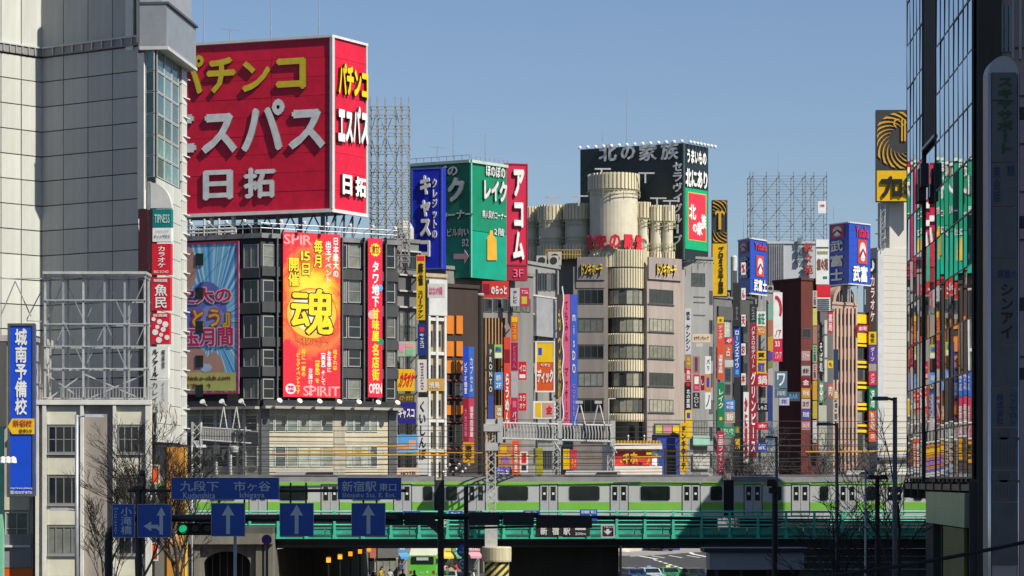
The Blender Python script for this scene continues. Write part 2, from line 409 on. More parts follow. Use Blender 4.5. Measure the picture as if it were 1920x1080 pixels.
MB().tube((ud, -.08, ZP(103, 169)), (ud, -.08, ZP(90, 169)), .25, k=14).build('pipe_foot', GALV, A, fG.O - A.location, fG.rz)
u0, u1, z0, z1 = fG.rect(238, -60, 252, 95)
MB().box(u0, u1, -.14, 0, z0, 46).build('fin', OFFW, A, fG.O - A.location, fG.rz)
# glazed bay on the corner
by = [97, 137, 176, 217, 257, 295, 336]
for y0, y1 in zip(by, by[1:]):
    for f, xs, ref in ((fG, [275, 291], 167.4), (fS, [292, 306, 320, 333], 167.4)):
        for a, b in zip(xs, xs[1:]):
            u0, u1 = f.uz(a, 500)[0], f.uz(b, 500)[0]; zt, zb = ZP(y0, ref), ZP(y1, ref)
            window_uz(A, f, u0 + .02, zb + .02, u1 - u0 - .04, zt - zb - .04, 0, 0, G_TEAL, LFRAME, .1, 'bay_window', .05)
zb = ZP(92, 167.4)
MB().box(-.12, fS.W + .1, -.7, 1, zb, zb + 2.6).build('overhang', M((.30, .31, .32), rough=.4, metal=.3), A, fS.O - A.location, fS.rz)
MB().box(-.17, fS.W + .15, -.85, 1, zb + 2.61, zb + 2.75).build('overhang_rim', DSTEEL, A, fS.O - A.location, fS.rz)
MB().box(-.12, fS.W + .1, -.8, 1, zb - .22, zb - .004).build('overhang_rim', LFRAME, A, fS.O - A.location, fS.rz)
MB().box(-.06, fS.W + .1, -.4, 1, zb + 2.76, 46).build('upper_bay', M((.33, .34, .34), rough=.4, metal=.2), A, fS.O - A.location, fS.rz)
# pale tiles on the street side and projecting ledges on the far edge
for i in range(14):
    zt = ZP(336, 167.4) - i * 1.18
    if zt - 1.18 < zs: break
    for j in range(3):
        u = [0, 2.6, 5.2, 7.2][j]; u2 = [0, 2.6, 5.2, 7.2][j + 1]
        kk = ('w', j)
        if kk not in _pm: _pm[kk] = MB().box(.02, u2 - u - .02, 0, .1, .02, 1.16).mesh(WTILE)
        put(_pm[kk], 'tile', A, fS.pt(u, .06, zt - 1.18) - A.location, fS.rz)
MB().box(7.2, fS.W + .02, -.12, .3, zs, ZP(92, 176)).build('end_pier', WTILE, A, fS.O - A.location, fS.rz)
lme = MB().prism([(-1.1, -.12), (.5, -.34), (.5, -.12)], 0, .07).box(-1.1, .45, -.14, .0, -.4, -.001).mesh(OFFW)
for i in range(19): put(lme, 'ledge', A, fS.pt(fS.W - .5, 0, ZP(147 + i * 36.5, 174)) - A.location, fS.rz)

# blade sign stack on the corner
fB = Fac(278, 165.4, 322, 165.2)
SIGNW = paint((.74, .74, .72)); 
st = thing('sign_tower', 'tall stack of tenant signs with an arched white top fixed to the pale tiled building', 'sign', fB.pt(fB.W / 2, 0, ZP(775, 164.5)))
def stpart(px, mat, texts=(), name='sign_panel', th=.5):
    u0, u1, z0, z1 = fB.rect(*px); o = MB().box(0, u1 - u0, 0, th, 0, z1 - z0).build(name, mat, st, fB.pt(u0, 0, z0) - st.location, fB.rz)
    for t in texts:
        a = fB.rect(*t[0]); text(o, (a[0] - u0, a[1] - u0, a[2] - z0, a[3] - z0), t[1], t[2], **(t[3] if len(t) > 3 else {}))
V = dict(vertical=True)
u0, u1, z0, z1 = fB.rect(282, 342, 321, 390); n = 10
arch = [(u0, z0), (u1, z0)] + [(u0 + (u1 - u0) * math.sin(t), z0 + (z1 - z0) * math.cos(t) * 1.0) for t in [math.pi / 2 * (1 - i / n) for i in range(1, n + 1)]]
MB().flat([(p[0], p[1]) for p in arch], 0, .5).build('arched_top', paint((.55, .55, .52)), st, fB.O - st.location, fB.rz)
stpart((286, 392, 321, 426), TEAL, [((290, 402, 318, 418), 'TIPNESS', paint((.6, .72, .7)), dict(bold=0.0))])
stpart((286, 427, 321, 453), SIGNW, [((289, 440, 319, 447), 'ティップネス', DARK), ((292, 432, 316, 435), 'FITNESS CLUB', GREY, dict(bold=0))])
stpart((285, 457, 320, 515), RED, [((296, 462, 310, 502), 'カラオケ', WHITE, V), ((289, 507, 316, 512), 'BIG ECHO', WHITE, dict(bold=0))])
stpart((284, 520, 319, 582), RED, [((290, 533, 314, 578), '魚民', WHITE, V), ((288, 523, 314, 529), '海鮮居酒屋', WHITE)])
stpart((283, 587, 317, 645), RED, [((287, 589, 314, 594), '居酒屋', WHITE)])
for i in range(9):
    u, _, z, _ = fB.rect(288 + (i * 11) % 26, 595 + i * 4.9, 400, 598 + i * 4.9); MB().disc(u, z, .13 + .03 * (i % 3), -.02, 10).build('white_dot', WHITE, st, fB.O - st.location, fB.rz)
stpart((280, 650, 315, 710), SIGNW, [((286, 655, 297, 706), 'ルノアール', BLACK, dict(vertical=True, bold=.05)), ((303, 656, 310, 690), '喫茶室', DARK, V)])
stpart((280, 713, 315, 773), paint((.6, .61, .6)), [((285, 717, 296, 768), 'カレイド', DARK, dict(vertical=True, bold=0)), ((303, 717, 309, 755), 'ダイニング', GREY, V)])
stpart((262, 393, 285, 516), paint((.05, .008, .012)), name='dark_side_panel', th=.4)
stpart((276, 340, 281, 776), STEEL, name='post', th=.4)
# ribbons of the wall sculpture under the stack
sc = thing('wall_sculpture', 'cluster of hanging silver ribbons on the pale tiled building below the sign stack', 'sculpture', fB.pt(.5, 0, ZP(810, 164)))
for i in range(26):
    x = 289 + random.random() * 44; y = 748 + random.random() * 38; u, _, z, _ = fB.rect(x, y, x + 1, y + 1); L = .5 + random.random() * .7
    mb = MB(); q = [Vector((u + math.sin(k * 1.3 + i) * .07, -.2 - .1 * (i % 4), z - L * k / 4)) for k in range(5)]
    for a, b in zip(q, q[1:]): mb.tube(a, b, .035, k=4)
    mb.build('ribbon', WTILE if i % 3 else paint((.35, .27, .2)), sc, fB.O - sc.location, fB.rz)
# orange pillar and the entrance under the building
fP = Fac(313, 163.5, 350, 163.8)
OR = M((.42, .18, .015), rough=.6, var=.3, scale=1.5)
r = thing('entrance_pillar', 'ochre clad square pillar with plates of lettering holding up the pale tiled building', 'pillar', fP.pt(0, 0, 0))
zt = ZP(838, 163.6); MB().box(0, fP.W - .12, 0, 1.3, 0, zt).build('pillar_shaft', OR, r, (0, 0, 0), fP.rz)
MB().box(fP.W - .118, fP.W + .05, -.05, 1.3, 0, zt).build('edge_strip', paint((.6, .4, .08)), r, (0, 0, 0), fP.rz)
for a in ((317, 985, 343, 1000), (319, 1023, 343, 1045), (320, 955, 343, 980)):
    u0, u1, z0, z1 = fP.rect(*a); o = MB().box(u0, u1, -.04, 0, z0, z1).build('plate', paint((.16, .13, .11)), r, (0, 0, 0), fP.rz)
text(r, fP.rect(319, 1009, 342, 1017), 'ルノアール', OFFW, y=-.02); text(r, fP.rect(325, 1001, 338, 1006), '喫茶室', OFFW, y=-.02)
fE = Fac(284, 163.0, 302, 163.0)
sign(fE, (284, 872, 299, 907), 'orange light box nearest the top beside the ochre pillar', paint((.75, .1, .01)), (), d=0, rim=OFFW, group='orange boxes by the pillar')
sign(fE, (284, 1018, 296, 1051), 'lower orange light box beside the ochre pillar, close to the street', paint((.75, .1, .01)), (), d=0, rim=OFFW, group='orange boxes by the pillar')

# ------------------------------------------------------------------ low cream office with the bare billboard frame on its roof
fC = Fac(66, 152.0, 285, 152.0)
C = building(fC, 752, 9, CREAM, 'three storey cream office with white pilasters and grey sash windows', cap=False, inset=1.5)
def cslab(px, mat, name, d1=.15, d0=0): return slab(C, fC, px, mat, d0, d1, name)
WP = paint((.66, .65, .6), rough=.7, var=.25, scale=.6)
for x0, x1 in ((68, 74), (81, 88), (152, 158), (213, 219), (274, 284)): cslab((x0, 756, x1, 1100), WP, 'pilaster', .3)
cslab((66, 750, 285, 759), WP, 'coping', .34)
cslab((158.5, 760, 212.5, 1100), wall((.33, .29, .25)), 'recess_panel', .05)
cslab((74.5, 760, 80.5, 1100), wall((.4, .36, .3)), 'recess_panel', .05)
GF = paint((.2, .2, .21))
for y0, y1 in ((798, 850), (893, 946), (986, 1040)):
    for x0, x1, n in ((90, 150, 3), (221, 273, 3)):
        window(C, fC, (x0, y0, x1, y1), n, 1 if y0 < 850 else 0, G_OFF, GF, .1, 'window', .09)
        cslab((x0 - 1, y1, x1 + 1, y1 + 3), paint((.3, .29, .28)), 'sill', .22)
for y0, y1 in ((762, 796), (856, 890), (950, 984), (1044, 1080)):
    for x0, x1 in ((89, 151.5), (220, 273.5)): cslab((x0, y0, x1, y1), paint((.63, .6, .48), var=.22, scale=.7, rough=.7), 'spandrel', .12)
# roof railing and planting
rl = thing('roof_railing', 'low grey railing along the roof of the cream office', 'railing', fC.pt(0, -.4, ZP(752, 152)))
for i in range(30): MB().box(-.02, .02, -.02, .02, 0, .75).build('baluster', STEEL, rl, (1.4 + i * .175, 0, 0))
MB().box(1.3, 6.6, -.03, .03, .75, .8).build('rail', STEEL, rl)
# billboard frame
z0, z1 = ZP(752, 152), ZP(514, 152)
bf = thing('billboard_frame', 'empty white steel billboard frame with cross bracing on the cream office roof', 'billboard frame', fC.pt(0, -.8, z0))
ub = lambda px: fC.uz(px, 600)[0]
WST = M((.5, .51, .5), rough=.5, metal=.2, var=.3, scale=2)
H = z1 - z0
vx = [80, 114, 152, 192, 230, 268]; hy = [518, 561, 606, 648, 690, 745]
for row, dy in ((0, 0), (1, 1.7)):
    for i, x in enumerate(vx): MB().box(ub(x) - .055, ub(x) + .055, dy - .055, dy + .055, 0, H + (.12 if i == 0 else 0)).build('post', WST if i in (0, 2, 5) else STEEL, bf)
    for y in hy:
        z = ZP(y, 152) - z0; MB().box(ub(78), ub(271), dy - .12 if row == 0 else dy + .06, dy - .06 if row == 0 else dy + .12, z - .03, z + .03).build('rail', WST, bf)
for x in vx:
    for y in (518, 603, 688): z = ZP(y, 152) - z0; MB().tube((ub(x), 0, z), (ub(x), 1.7, z), .04, k=4).build('tie', STEEL, bf)
for i in range(5):
    for (ya, yb) in ((603, 518), (688, 603)):
        a, b = (vx[i], vx[i + 1]) if i % 2 == 0 else (vx[i + 1], vx[i])
        MB().tube((ub(a), .5, ZP(ya, 152) - z0), (ub(b), .5, ZP(yb, 152) - z0), .035, k=4).build('brace', STEEL, bf)
for a, b in ((80, 152), (152, 80), (152, 268), (268, 152)):
    MB().tube((ub(a), .2 if a < b else .34, 0.05), (ub(b), .2 if a < b else .34, ZP(700, 152) - z0), .05, k=4).build('brace', WST, bf)
MB().box(ub(77), ub(272), -.3, 2.0, H + .05, H + .2).build('top_beam', WST, bf)
# slender braces going left from the frame
for ya, yb in ((518, 518), (518, 596), (600, 598)):
    MB().tube((ub(80), .9, ZP(ya, 152) - z0), (ub(20 if ya == yb else 40), .9, ZP(yb, 152) - z0), .04, k=4).build('brace', WST, bf)
MB().tube((ub(18), .9, ZP(523, 152) - z0), (ub(48), .9, ZP(590, 152) - z0), .04, k=4).build('brace', STEEL, bf)
MB().tube((ub(20), .9, ZP(518, 152) - z0), (ub(-25), .9, ZP(518, 152) - z0), .04, k=4).build('brace', WST, bf)
MB().tube((ub(18), .9, ZP(523, 152) - z0), (ub(-10), .9, ZP(590, 152) - z0), .04, k=4).build('brace', STEEL, bf)

# ------------------------------------------------------------------ narrow building behind the blue school sign
fN = Fac(-60, 153.0, 62, 153.0)
N = building(fN, 640, 6, wall((.42, .4, .36)), 'narrow pale building behind the tall blue sign', cap=True)
for px, m in (((-40, 640, 13, 800), DCONC), ((8, 1002, 60, 1064), wall((.24, .24, .25))), ((-40, 1066, 62, 1100), ORANGE), ((8, 932, 56, 956), CREAM)): slab(N, fN, px, m, 0, .12, 'cladding')
window(N, fN, (10, 960, 54, 1022), 1, 1, G_OFF, LFRAME, .1)
slab(N, fN, (6, 1022, 58, 1026), OFFW, 0, .25, 'sill')
g = free(-40, 5, 149); building(g, 800, .5, paint((.2, .5, .33)), 'mint green wall edge beside the tall blue sign', 'wall', 'street_wall', pxmid=0, cap=False)
# round white lamps bracket at far left
lb = thing('lamp_bracket', 'row of three white spot lamps on a bracket in front of the tall blue sign', 'lamp', P(14, 862, 145))
for i in range(3): MB().lathe([(.04, .18), (.16, .1), (.2, -.16), (.17, -.2)], k=10).build('lamp_head', WHITE, lb, (-.25 + i * .28, 0, 0))
MB().tube((-.7, 0, 0), (.4, 0, 0), .03).build('arm', STEEL, lb)
fBS = free(13, 66, 148.5)
sign(fBS, (15, 607, 65, 930), 'tall blue vertical sign with white characters and a yellow arrow', BLUE,
     [((28, 616, 51, 778), '城南予備校', WHITE, dict(vertical=True, bold=.03)), ((18, 913, 62, 918), 'http://www.johnan.jp', WHITE, dict(bold=.01)), ((19, 920, 61, 927), '☎0120(37)8755', WHITE, dict(bold=.02))],
     th=.5, rim=DSTEEL, bars=3)
bs = [o for o in COL.objects if o.get('label', '').startswith('tall blue vertical')][0]
q = fBS.rect; uc, zz = bs['_uc'], bs['_z0']
pt = lambda x, y: (q(x, y, x + 1, y)[0] - uc, q(x, y, x, y)[3] - zz)
ar = MB().flat([pt(15, 800), pt(23, 814), pt(65, 814), pt(65, 785), pt(23, 785)], -.06, .05).build('yellow_arrow', YEL, bs)
tt = lambda r: (lambda a: (a[0] - uc, a[1] - uc, a[2] - zz, a[3] - zz))(q(*r))
text(bs, tt((25, 787, 61, 800)), '新宿校', paint((.4, .05, .02)), y=-.06); text(bs, tt((36, 804, 61, 812)), '徒歩2分', BLACK, y=-.06)
# street lamp at x=145
def street_lamp(x, ytop, Y, side, label, mat, L=1.3, r=.09, head_y=None, extra=()):
    t = thing('street_lamp', label, 'street lamp', (P(x, 900, Y).x, Y, 0), 0, 'street lamps')
    z = ZP(ytop, Y); MB().tube((0, 0, 0), (0, 0, z), r * 1.3, r, k=10).build('pole', mat, t, smooth=True)
    for zz, s in ((z - .1, side),) + tuple((ZP(e[0], Y), e[1]) for e in extra):
        MB().tube((0, 0, zz), (s * L * .5, 0, zz + .08), r * .6, k=8).build('arm', mat, t)
        MB().prism([(s * L * .35, -.16), (s * L * 1.15, -.12), (s * L * 1.15, .12), (s * L * .35, .16)][::s], zz - .02, zz + .13, 0, [(s * L * .38, -.1), (s * L * 1.1, -.07), (s * L * 1.1, .07), (s * L * .38, .1)][::s]).build('lamp_head', mat, t)
    return t
street_lamp(144, 778, 135, 1, 'slim grey lamp post with two heads before the cream office', STEEL, L=1.2, extra=((957, -1),))
street_lamp(360, 835, 150, 1, 'thin pale lamp post among bare branches by the cream office', GALV, L=.7, r=.04)
# ------------------------------------------------------------------ building with the giant red rooftop sign
fR = Fac(489, 222.0, 745, 229.0); fQ = Fac(290, 226.4, 489, 222.0)
R = thing('corner_building', 'dark grey corner block with beige lower storeys carrying banners and the giant red rooftop sign', 'building', fR.O)
zt = ZP(446, 222); zm = ZP(762, 222)
cor = lambda v: (v.x - R.location.x, v.y - R.location.y)
poly = [cor(fQ.O), cor(fR.O), cor(fR.pt(fR.W, 0, 0)), cor(fR.pt(fR.W, -9, 0)), cor(fQ.pt(0, -9, 0))]
MB().prism(poly, zm + .004, zt).build('upper_wall', BGREY, R)
BEI = wall((.50, .45, .33), var=.2)
MB().prism(poly, 0, zm).build('lower_wall', BEI, R)
roofp = [(p[0] * 1.0, p[1]) for p in poly]
MB().prism([cor(fQ.pt(0, .25, 0)), cor(fR.pt(-.05, .28, 0)), cor(fR.pt(fR.W + .2, .25, 0)), cor(fR.pt(fR.W + .2, -9, 0)), cor(fQ.pt(0, -9, 0))], zt + .004, zt + .4).build('parapet', wall((.2, .2, .2)), R)
rows = [(462, 502), (526, 567), (592, 632), (657, 697), (722, 748)]
rowsR = [(458, 503), (525, 568), (592, 634), (655, 688), (710, 748)]
for y0, y1 in rowsR:
    for x0, x1 in ((492, 514), (518, 534), (640, 650), (652, 676), (680, 692), (722, 740)):
        window(R, fR, (x0, y0, x1, y1), 0, 1 if x1 - x0 > 15 else 0, G_OFF, GREY, .08, fr=.09)
    for x0, x1 in ((457, 485),): window(R, fQ, (x0, y0, x1, y1), 1, 0, G_OFF, GREY, .08, fr=.09)
for a, b in zip(rowsR, rowsR[1:]):
    for f, x0, x1 in ((fR, 489.5, 745), (fQ, 350, 488.5)):
        slab(R, f, (x0, a[1] + 2, x1, b[0] - 2), M((.04, .042, .045), rough=.6, var=.35, scale=1.3, streak=True), 0, .22, 'spandrel')
for x in (515.5, 536, 637, 678, 694, 719): slab(R, fR, (x, 446, x + 2.4, 762), DSTEEL, 0, .4, 'mullion')
# canopy strip with floodlights over the lower storeys
for f, x0, x1 in ((fR, 489, 746), (fQ, 345, 488.6)):
    u0, u1, z0, z1 = f.rect(x0, 752, x1, 768)
    MB().box(u0, u1, -.9, 0, z0, z0 + .22).build('canopy', paint((.33, .32, .29)), R, f.O - R.location, f.rz)
    MB().box(u0, u1, -.5, 0, z0 + .221, z1).build('canopy_fascia', DARK, R, f.O - R.location, f.rz)
    n = 7 if f is fR else 4
    for i in range(n):
        u = u0 + (u1 - u0) * (i + .5) / n
        o = MB().tube((0, -.9, 0), (0, -1.5, .3), .04).tube((0, -1.4, .2), (0, -1.62, .36), .17, .24, k=10).build('floodlight', OFFW, R, f.pt(u, 0, z0 + .3) - R.location, f.rz)
# beige lower storeys with bands of pale windows
for y0, y1, nh in ((777, 810, 1), (836, 876, 1)):
    for x0, x1, n in ((492, 625, 5), (648, 708, 3)):
        step = (x1 - x0) / (n + 1)
        for i in range(n + 1):
            window(R, fR, (x0 + step * i + .6, y0, x0 + step * (i + 1) - .6, y1), 0, nh, G_PALE, LFRAME, .07, fr=.07)
    for i in range(5):
        window(R, fQ, (352 + i * 27, y0, 376 + i * 27, y1), 0, 1, G_OFF, OFFW, .07, fr=.1)
slab(R, fR, (626, 765, 646, 893), wall((.40, .36, .28)), 0, .06, 'pier')
for y in (818, 827, 884): slab(R, fR, (489.5, y, 744, y + 1.2), wall((.33, .3, .23)), 0, .04, 'joint')
for x in (489, 728): slab(R, fR, (x, 768, x + 15, 895), DSTEEL, 0, .12, 'corner_strip')
for x in (377, 405, 432, 458): slab(R, fQ, (x, 768, x + 3, 895), LFRAME, 0, .2, 'mullion')
slab(R, fQ, (352, 812, 486, 834), DCONC, 0, .15, 'spandrel')
# street level shop front under the bridge
for i, c in enumerate(((.35, .3, .22), (.06, .06, .06), (.4, .35, .3), (.12, .1, .3), (.3, .1, .06), (.1, .1, .1))):
    slab(R, fR, (500 + i * 41, 1022, 538 + i * 41, 1046), paint(c), 0, .3, 'fascia'); window(R, fR, (500 + i * 41, 1048, 538 + i * 41, 1100), 2, 0, G_OFF, FRAME, .1)

# rooftop sign
f1 = Fac(290, 231.8, 622, 226.0); f2 = Fac(622, 226.0, 686, 230.6)
S = thing('rooftop_sign', 'giant red rooftop sign with yellow and white raised characters on two faces', 'sign', f1.pt(f1.W, 0, ZP(392, 226)))
zb, zT = ZP(391, 226), ZP(70, 226); H = zT - zb; S.location.z = zb
REDP = M((.62, .010, .04), rough=.45, var=.24, scale=.8, spec=.35, tone=.05)
cs = lambda v: (v.x - S.location.x, v.y - S.location.y)
core = [cs(f1.pt(0, -.12, 0)), cs(f1.pt(f1.W, -.12, 0) + f2.n * -.12), cs(f2.pt(f2.W, -.12, 0)), cs(f2.pt(f2.W, -10, 0)), cs(f1.pt(0, -5, 0))]
MB().prism(core, 0, H).build('core', DARK, S)
npan = 9
for f, nn in ((f1, 3), (f2, 1)):
    for i in range(npan):
        for j in range(nn):
            MB().box(f.W * j / nn + .01, f.W * (j + 1) / nn - .01, 0, .1, H * i / npan + .012, H * (i + 1) / npan - .012).build('panel', REDP, S, f.pt(0, random.uniform(-.01, .01), zb) - S.location, f.rz)
WT = paint((.62, .58, .56), rough=.5)
for f in (f1, f2):
    MB().box(-.1 if f is f1 else 0, f.W + .14, -.16, .1, -.3, -.01).build('trim', WT, S, f.pt(0, 0, zb) - S.location, f.rz)
    MB().box(-.1, f.W + .14, -.16, .1, H + .01, H + .22).build('trim', WT, S, f.pt(0, 0, zb) - S.location, f.rz)
MB().box(-.16, .04, -.18, .1, 0, H).box(.1, .22, -.16, .1, 0, H).build('trim', WT, S, f2.pt(0, 0, zb) - S.location, f2.rz)
MB().box(-.14, .02, -.16, .1, 0, H).build('trim', WT, S, f2.pt(f2.W, 0, zb) - S.location, f2.rz)
LW = M((.66, .66, .64), rough=.55, var=.22, scale=1.6); LY = M((.62, .46, .02), rough=.5, var=.2, scale=1.6)
SIDEW = paint((.10, .08, .08)); SIDEY = paint((.07, .04, .005))
def big(f, chars, mat, sm, bold, ext):
    fo = bpy.data.objects.new('face_frame', None); COL.objects.link(fo); fo.parent = S; fo.location = f.pt(0, 0, 0) - S.location; fo.rotation_euler = (0, 0, f.rz)
    for ch, r in chars: 
        n0 = set(o.name for o in fo.children); text(fo, f.rect(*r), ch, mat, bold=bold * (.68 if ch == 'パ' else 1), ext=ext, name='letter', side=sm)
        for c in list(fo.children):
            c.parent = S; c.location = fo.location; c.rotation_euler = (0, 0, f.rz)
    bpy.data.objects.remove(fo)
big(f1, (('パ', (318, 105, 384, 178)), ('チ', (389, 108, 443, 175)), ('ン', (455, 114, 508, 172)), ('コ', (519, 109, 575, 168))), LY, SIDEY, .036, .17)
big(f1, (('エ', (290, 216, 369, 288)), ('ス', (379, 213, 446, 288)), ('パ', (454, 187, 535, 284)), ('ス', (542, 205, 611, 280))), LW, SIDEW, .042, .17)
big(f1, (('日', (382, 319, 438, 375)), ('拓', (458, 314, 518, 372))), LW, SIDEW, .035, .16)
big(f2, (('パ', (630, 118, 645, 178)), ('チ', (645, 124, 658, 180)), ('ン', (659, 132, 672, 182)), ('コ', (673, 138, 685, 186))), paint((.75, .52, .01)), SIDEY, .05, .3)
big(f2, (('エ', (629, 205, 642, 266)), ('ス', (643, 210, 656, 268)), ('パ', (657, 199, 671, 270)), ('ス', (672, 212, 685, 272))), WHITE, SIDEW, .05, .3)
big(f2, (('日', (637, 328, 655, 366)), ('拓', (661, 332, 681, 370))), WHITE, SIDEW, .045, .3)
# steel legs under the sign
zleg = zt + .4
for i in range(8):
    p = f1.pt(f1.W * (i + .5) / 8, -.5, 0)
    MB().box(-.14, .14, -.14, .14, zleg - zb, -.31).build('leg', GALV if i < 4 else DSTEEL, S, Vector((p.x, p.y, zb)) - S.location, f1.rz)
for i in range(9):
    a = f1.pt(f1.W * (.42 + i * .065), -.9, zleg); b = f1.pt(f1.W * (.42 + (i + 1) * .065), -.9, zb - .35)
    if i % 2: a.z, b.z = b.z, a.z
    MB().tube(a - S.location, b - S.location, .07, k=5).build('brace', DSTEEL, S)
for i in range(4):
    a = f2.pt(f2.W * i / 4, -.5, zleg); b = f2.pt(f2.W * (i + 1) / 4, -.5, zb - .3)
    MB().tube(a - S.location, b - S.location, .07, k=5).tube((a.x - S.location.x, a.y - S.location.y, a.z - zb), (a.x - S.location.x, a.y - S.location.y, -.3), .09, k=6).build('brace', DSTEEL, S)
ph = thing('plant_room', 'dark plant room under the giant red rooftop sign', 'plant room', f1.pt(f1.W * .38, -2.2, zleg)); MB().box(-3.6, 3.2, 0, 3, 0, 1.55).build('wall', DARK, ph, rz=f1.rz)
for i in range(5): MB().box(-3.2 + i * 1.25, -2.3 + i * 1.25, -.05, 0, .3, 1.2).build('louvre', BGREY, ph, rz=f1.rz)
# roof clutter: white pipes, floodlights and the rail along the roof edge
pp = thing('roof_pipes', 'white pipes and small plant on the roof below the giant red sign', 'pipes', f1.pt(3.5, .6, zleg))
for z in (.7, 1.0): MB().tube((0, 0, z), (4.6, 0, z), .09, k=8).tube((4.6, 0, z), (4.6, 0, 0), .09, k=8).build('pipe', LFRAME, pp, rz=f1.rz)
for x in (.2, 1.6, 3): MB().tube((x, 0, 0), (x, 0, 1.9), .1, k=8).build('pipe', LFRAME, pp, rz=f1.rz)
for x in (2.2, 3.4): MB().box(x, x + .7, .2, .9, 0, .9).box(x + .1, x + .6, .19, .2, .2, .7, 1).build('plant_box', [LCONC, DARK], pp, rz=f1.rz)
rl = thing('roof_railing', 'grey pipe railing with small spotlights round the roof edge under the giant red sign', 'railing', fR.pt(0, 0, zt + .4))
for f in (fR, fQ):
    L = f.pt(0, 0, zt + .4) - rl.location
    for z in (.45, .85): MB().tube((0, 0, z), (f.W, 0, z), .035, k=5).build('rail', STEEL, rl, L, f.rz)
    for i in range(13):
        u = f.W * i / 12; MB().tube((u, 0, 0), (u, 0, .9), .035, k=5).build('post', STEEL, rl, L, f.rz)
        if i % 2: MB().tube((u, 0, .5), (u + .1, -1.3, .9), .03, k=4).lathe([(.05, .75), (.15, .8), (.17, .98), (.1, 1.05)], u + .1, -1.35, 8).build('spotlight', OFFW, rl, L, f.rz)
# banners
fb = Fac(343, 225.3, 456, 222.9)
SKYG = bpy.data.materials.new('burst_print'); SKYG.use_nodes = True
t = SKYG.node_tree; b = t.nodes['Principled BSDF']; b.inputs['Roughness'].default_value = .5
tc = t.nodes.new('ShaderNodeTexCoord'); mp = t.nodes.new('ShaderNodeMapping'); mp.inputs['Location'].default_value = (-.1, 0, -6.0)
gr = t.nodes.new('ShaderNodeVectorMath'); gr.operation = 'LENGTH'; sp = t.nodes.new('ShaderNodeSeparateXYZ'); at = t.nodes.new('ShaderNodeMath'); at.operation = 'ARCTAN2'
t.links.new(tc.outputs['Object'], mp.inputs[0]); t.links.new(mp.outputs[0], sp.inputs[0]); t.links.new(mp.outputs[0], gr.inputs[0])
t.links.new(sp.outputs[2], at.inputs[0]); t.links.new(sp.outputs[0], at.inputs[1])
n = t.nodes.new('ShaderNodeTexNoise'); n.noise_dimensions = '1D'; n.inputs['Scale'].default_value = 14; n.inputs['Detail'].default_value = 4
t.links.new(at.outputs[0], n.inputs['W'])
cr = t.nodes.new('ShaderNodeValToRGB'); cr.color_ramp.elements[0].color = (.06, .26, .62, 1); cr.color_ramp.elements[0].position = .35; cr.color_ramp.elements[1].color = (.66, .78, .86, 1); cr.color_ramp.elements[1].position = .65
e = cr.color_ramp.elements.new(.5); e.color = (.16, .52, .74, 1); t.links.new(n.outputs[0], cr.inputs[0]); t.links.new(cr.outputs[0], b.inputs['Base Color'])
bn = sign(fb, (347, 455, 453, 739), 'large blue starburst banner with pink bordered characters hung on the dark facade', SKYG, (), th=.12, name='banner', cat='banner', d=.5, rim=paint((.5, .03, .08)))
bu, bz = bn['_uc'], bn['_z0']; lb = lambda r: (lambda a: (a[0] - bu, a[1] - bu, a[2] - bz, a[3] - bz))(fb.rect(*r))
def blob(x, y, rx, rz, mat, yy, ang=0):
    a = lb((x - rx, y - rz, x + rx, y + rz)); cx, cz = (a[0] + a[1]) / 2, (a[2] + a[3]) / 2; ex, ez = (a[1] - a[0]) / 2, (a[3] - a[2]) / 2
    ps = []
    for i in range(20):
        q = 2 * math.pi * i / 20; X, Z = ex * math.cos(q), ez * math.sin(q); ps.append((cx + X * math.cos(ang) - Z * math.sin(ang), cz + X * math.sin(ang) + Z * math.cos(ang)))
    MB().flat(ps, yy, .01).build('print', mat, bn)
SKIN = paint((.55, .30, .24), rough=.6)
blob(353, 505, 22, 44, SKIN, -.012); blob(392, 590, 40, 62, paint((.16, .18, .50)), -.015); blob(408, 610, 24, 40, paint((.25, .32, .66)), -.018, .4)
blob(372, 678, 22, 28, SKIN, -.021, -.3); blob(410, 690, 16, 30, SKIN, -.024, .25); blob(392, 690, 11, 8, paint((.5, .6, .8)), -.027)
MB().flat([(lambda a: (a[0], a[2]))(lb(p + p)) for p in ((340, 733), (448, 733), (448, 699), (340, 699))], -.03, .01).build('print', paint((.55, .55, .15)), bn)
PM = paint((.6, .02, .12)); PW = paint((.75, .6, .6)); YB = paint((.75, .55, .02))
for s, r, m, o in (('史大の', (335, 538, 443, 572), PM, PW), ('とう』', (364, 578, 440, 617), YB, PM), ('玉月間', (347, 614, 446, 652), PM, PW)):
    text(bn, lb(r), s, o, bold=.09, ext=.01, y=-.032); text(bn, lb((r[0] + 3, r[1] + 2, r[2] - 3, r[3] - 2)), s, m, bold=.03, ext=.01, y=-.042)
text(bn, lb((340, 705, 438, 716)), 'pachinko-club.com', paint((.3, .05, .05)), bold=.03, ext=.01, y=-.031); text(bn, lb((352, 719, 402, 730)), 'ます ↑ ↑', paint((.3, .05, .05)), bold=.02, ext=.01, y=-.031)
for y in (476, 540, 603, 667, 722): 
    a = lb((373, y, 387, y + 22)); MB().box(a[0], a[1], -.06, -.005, a[2], a[3]).build('window_opening', paint((.01, .02, .02), rough=.1), bn)
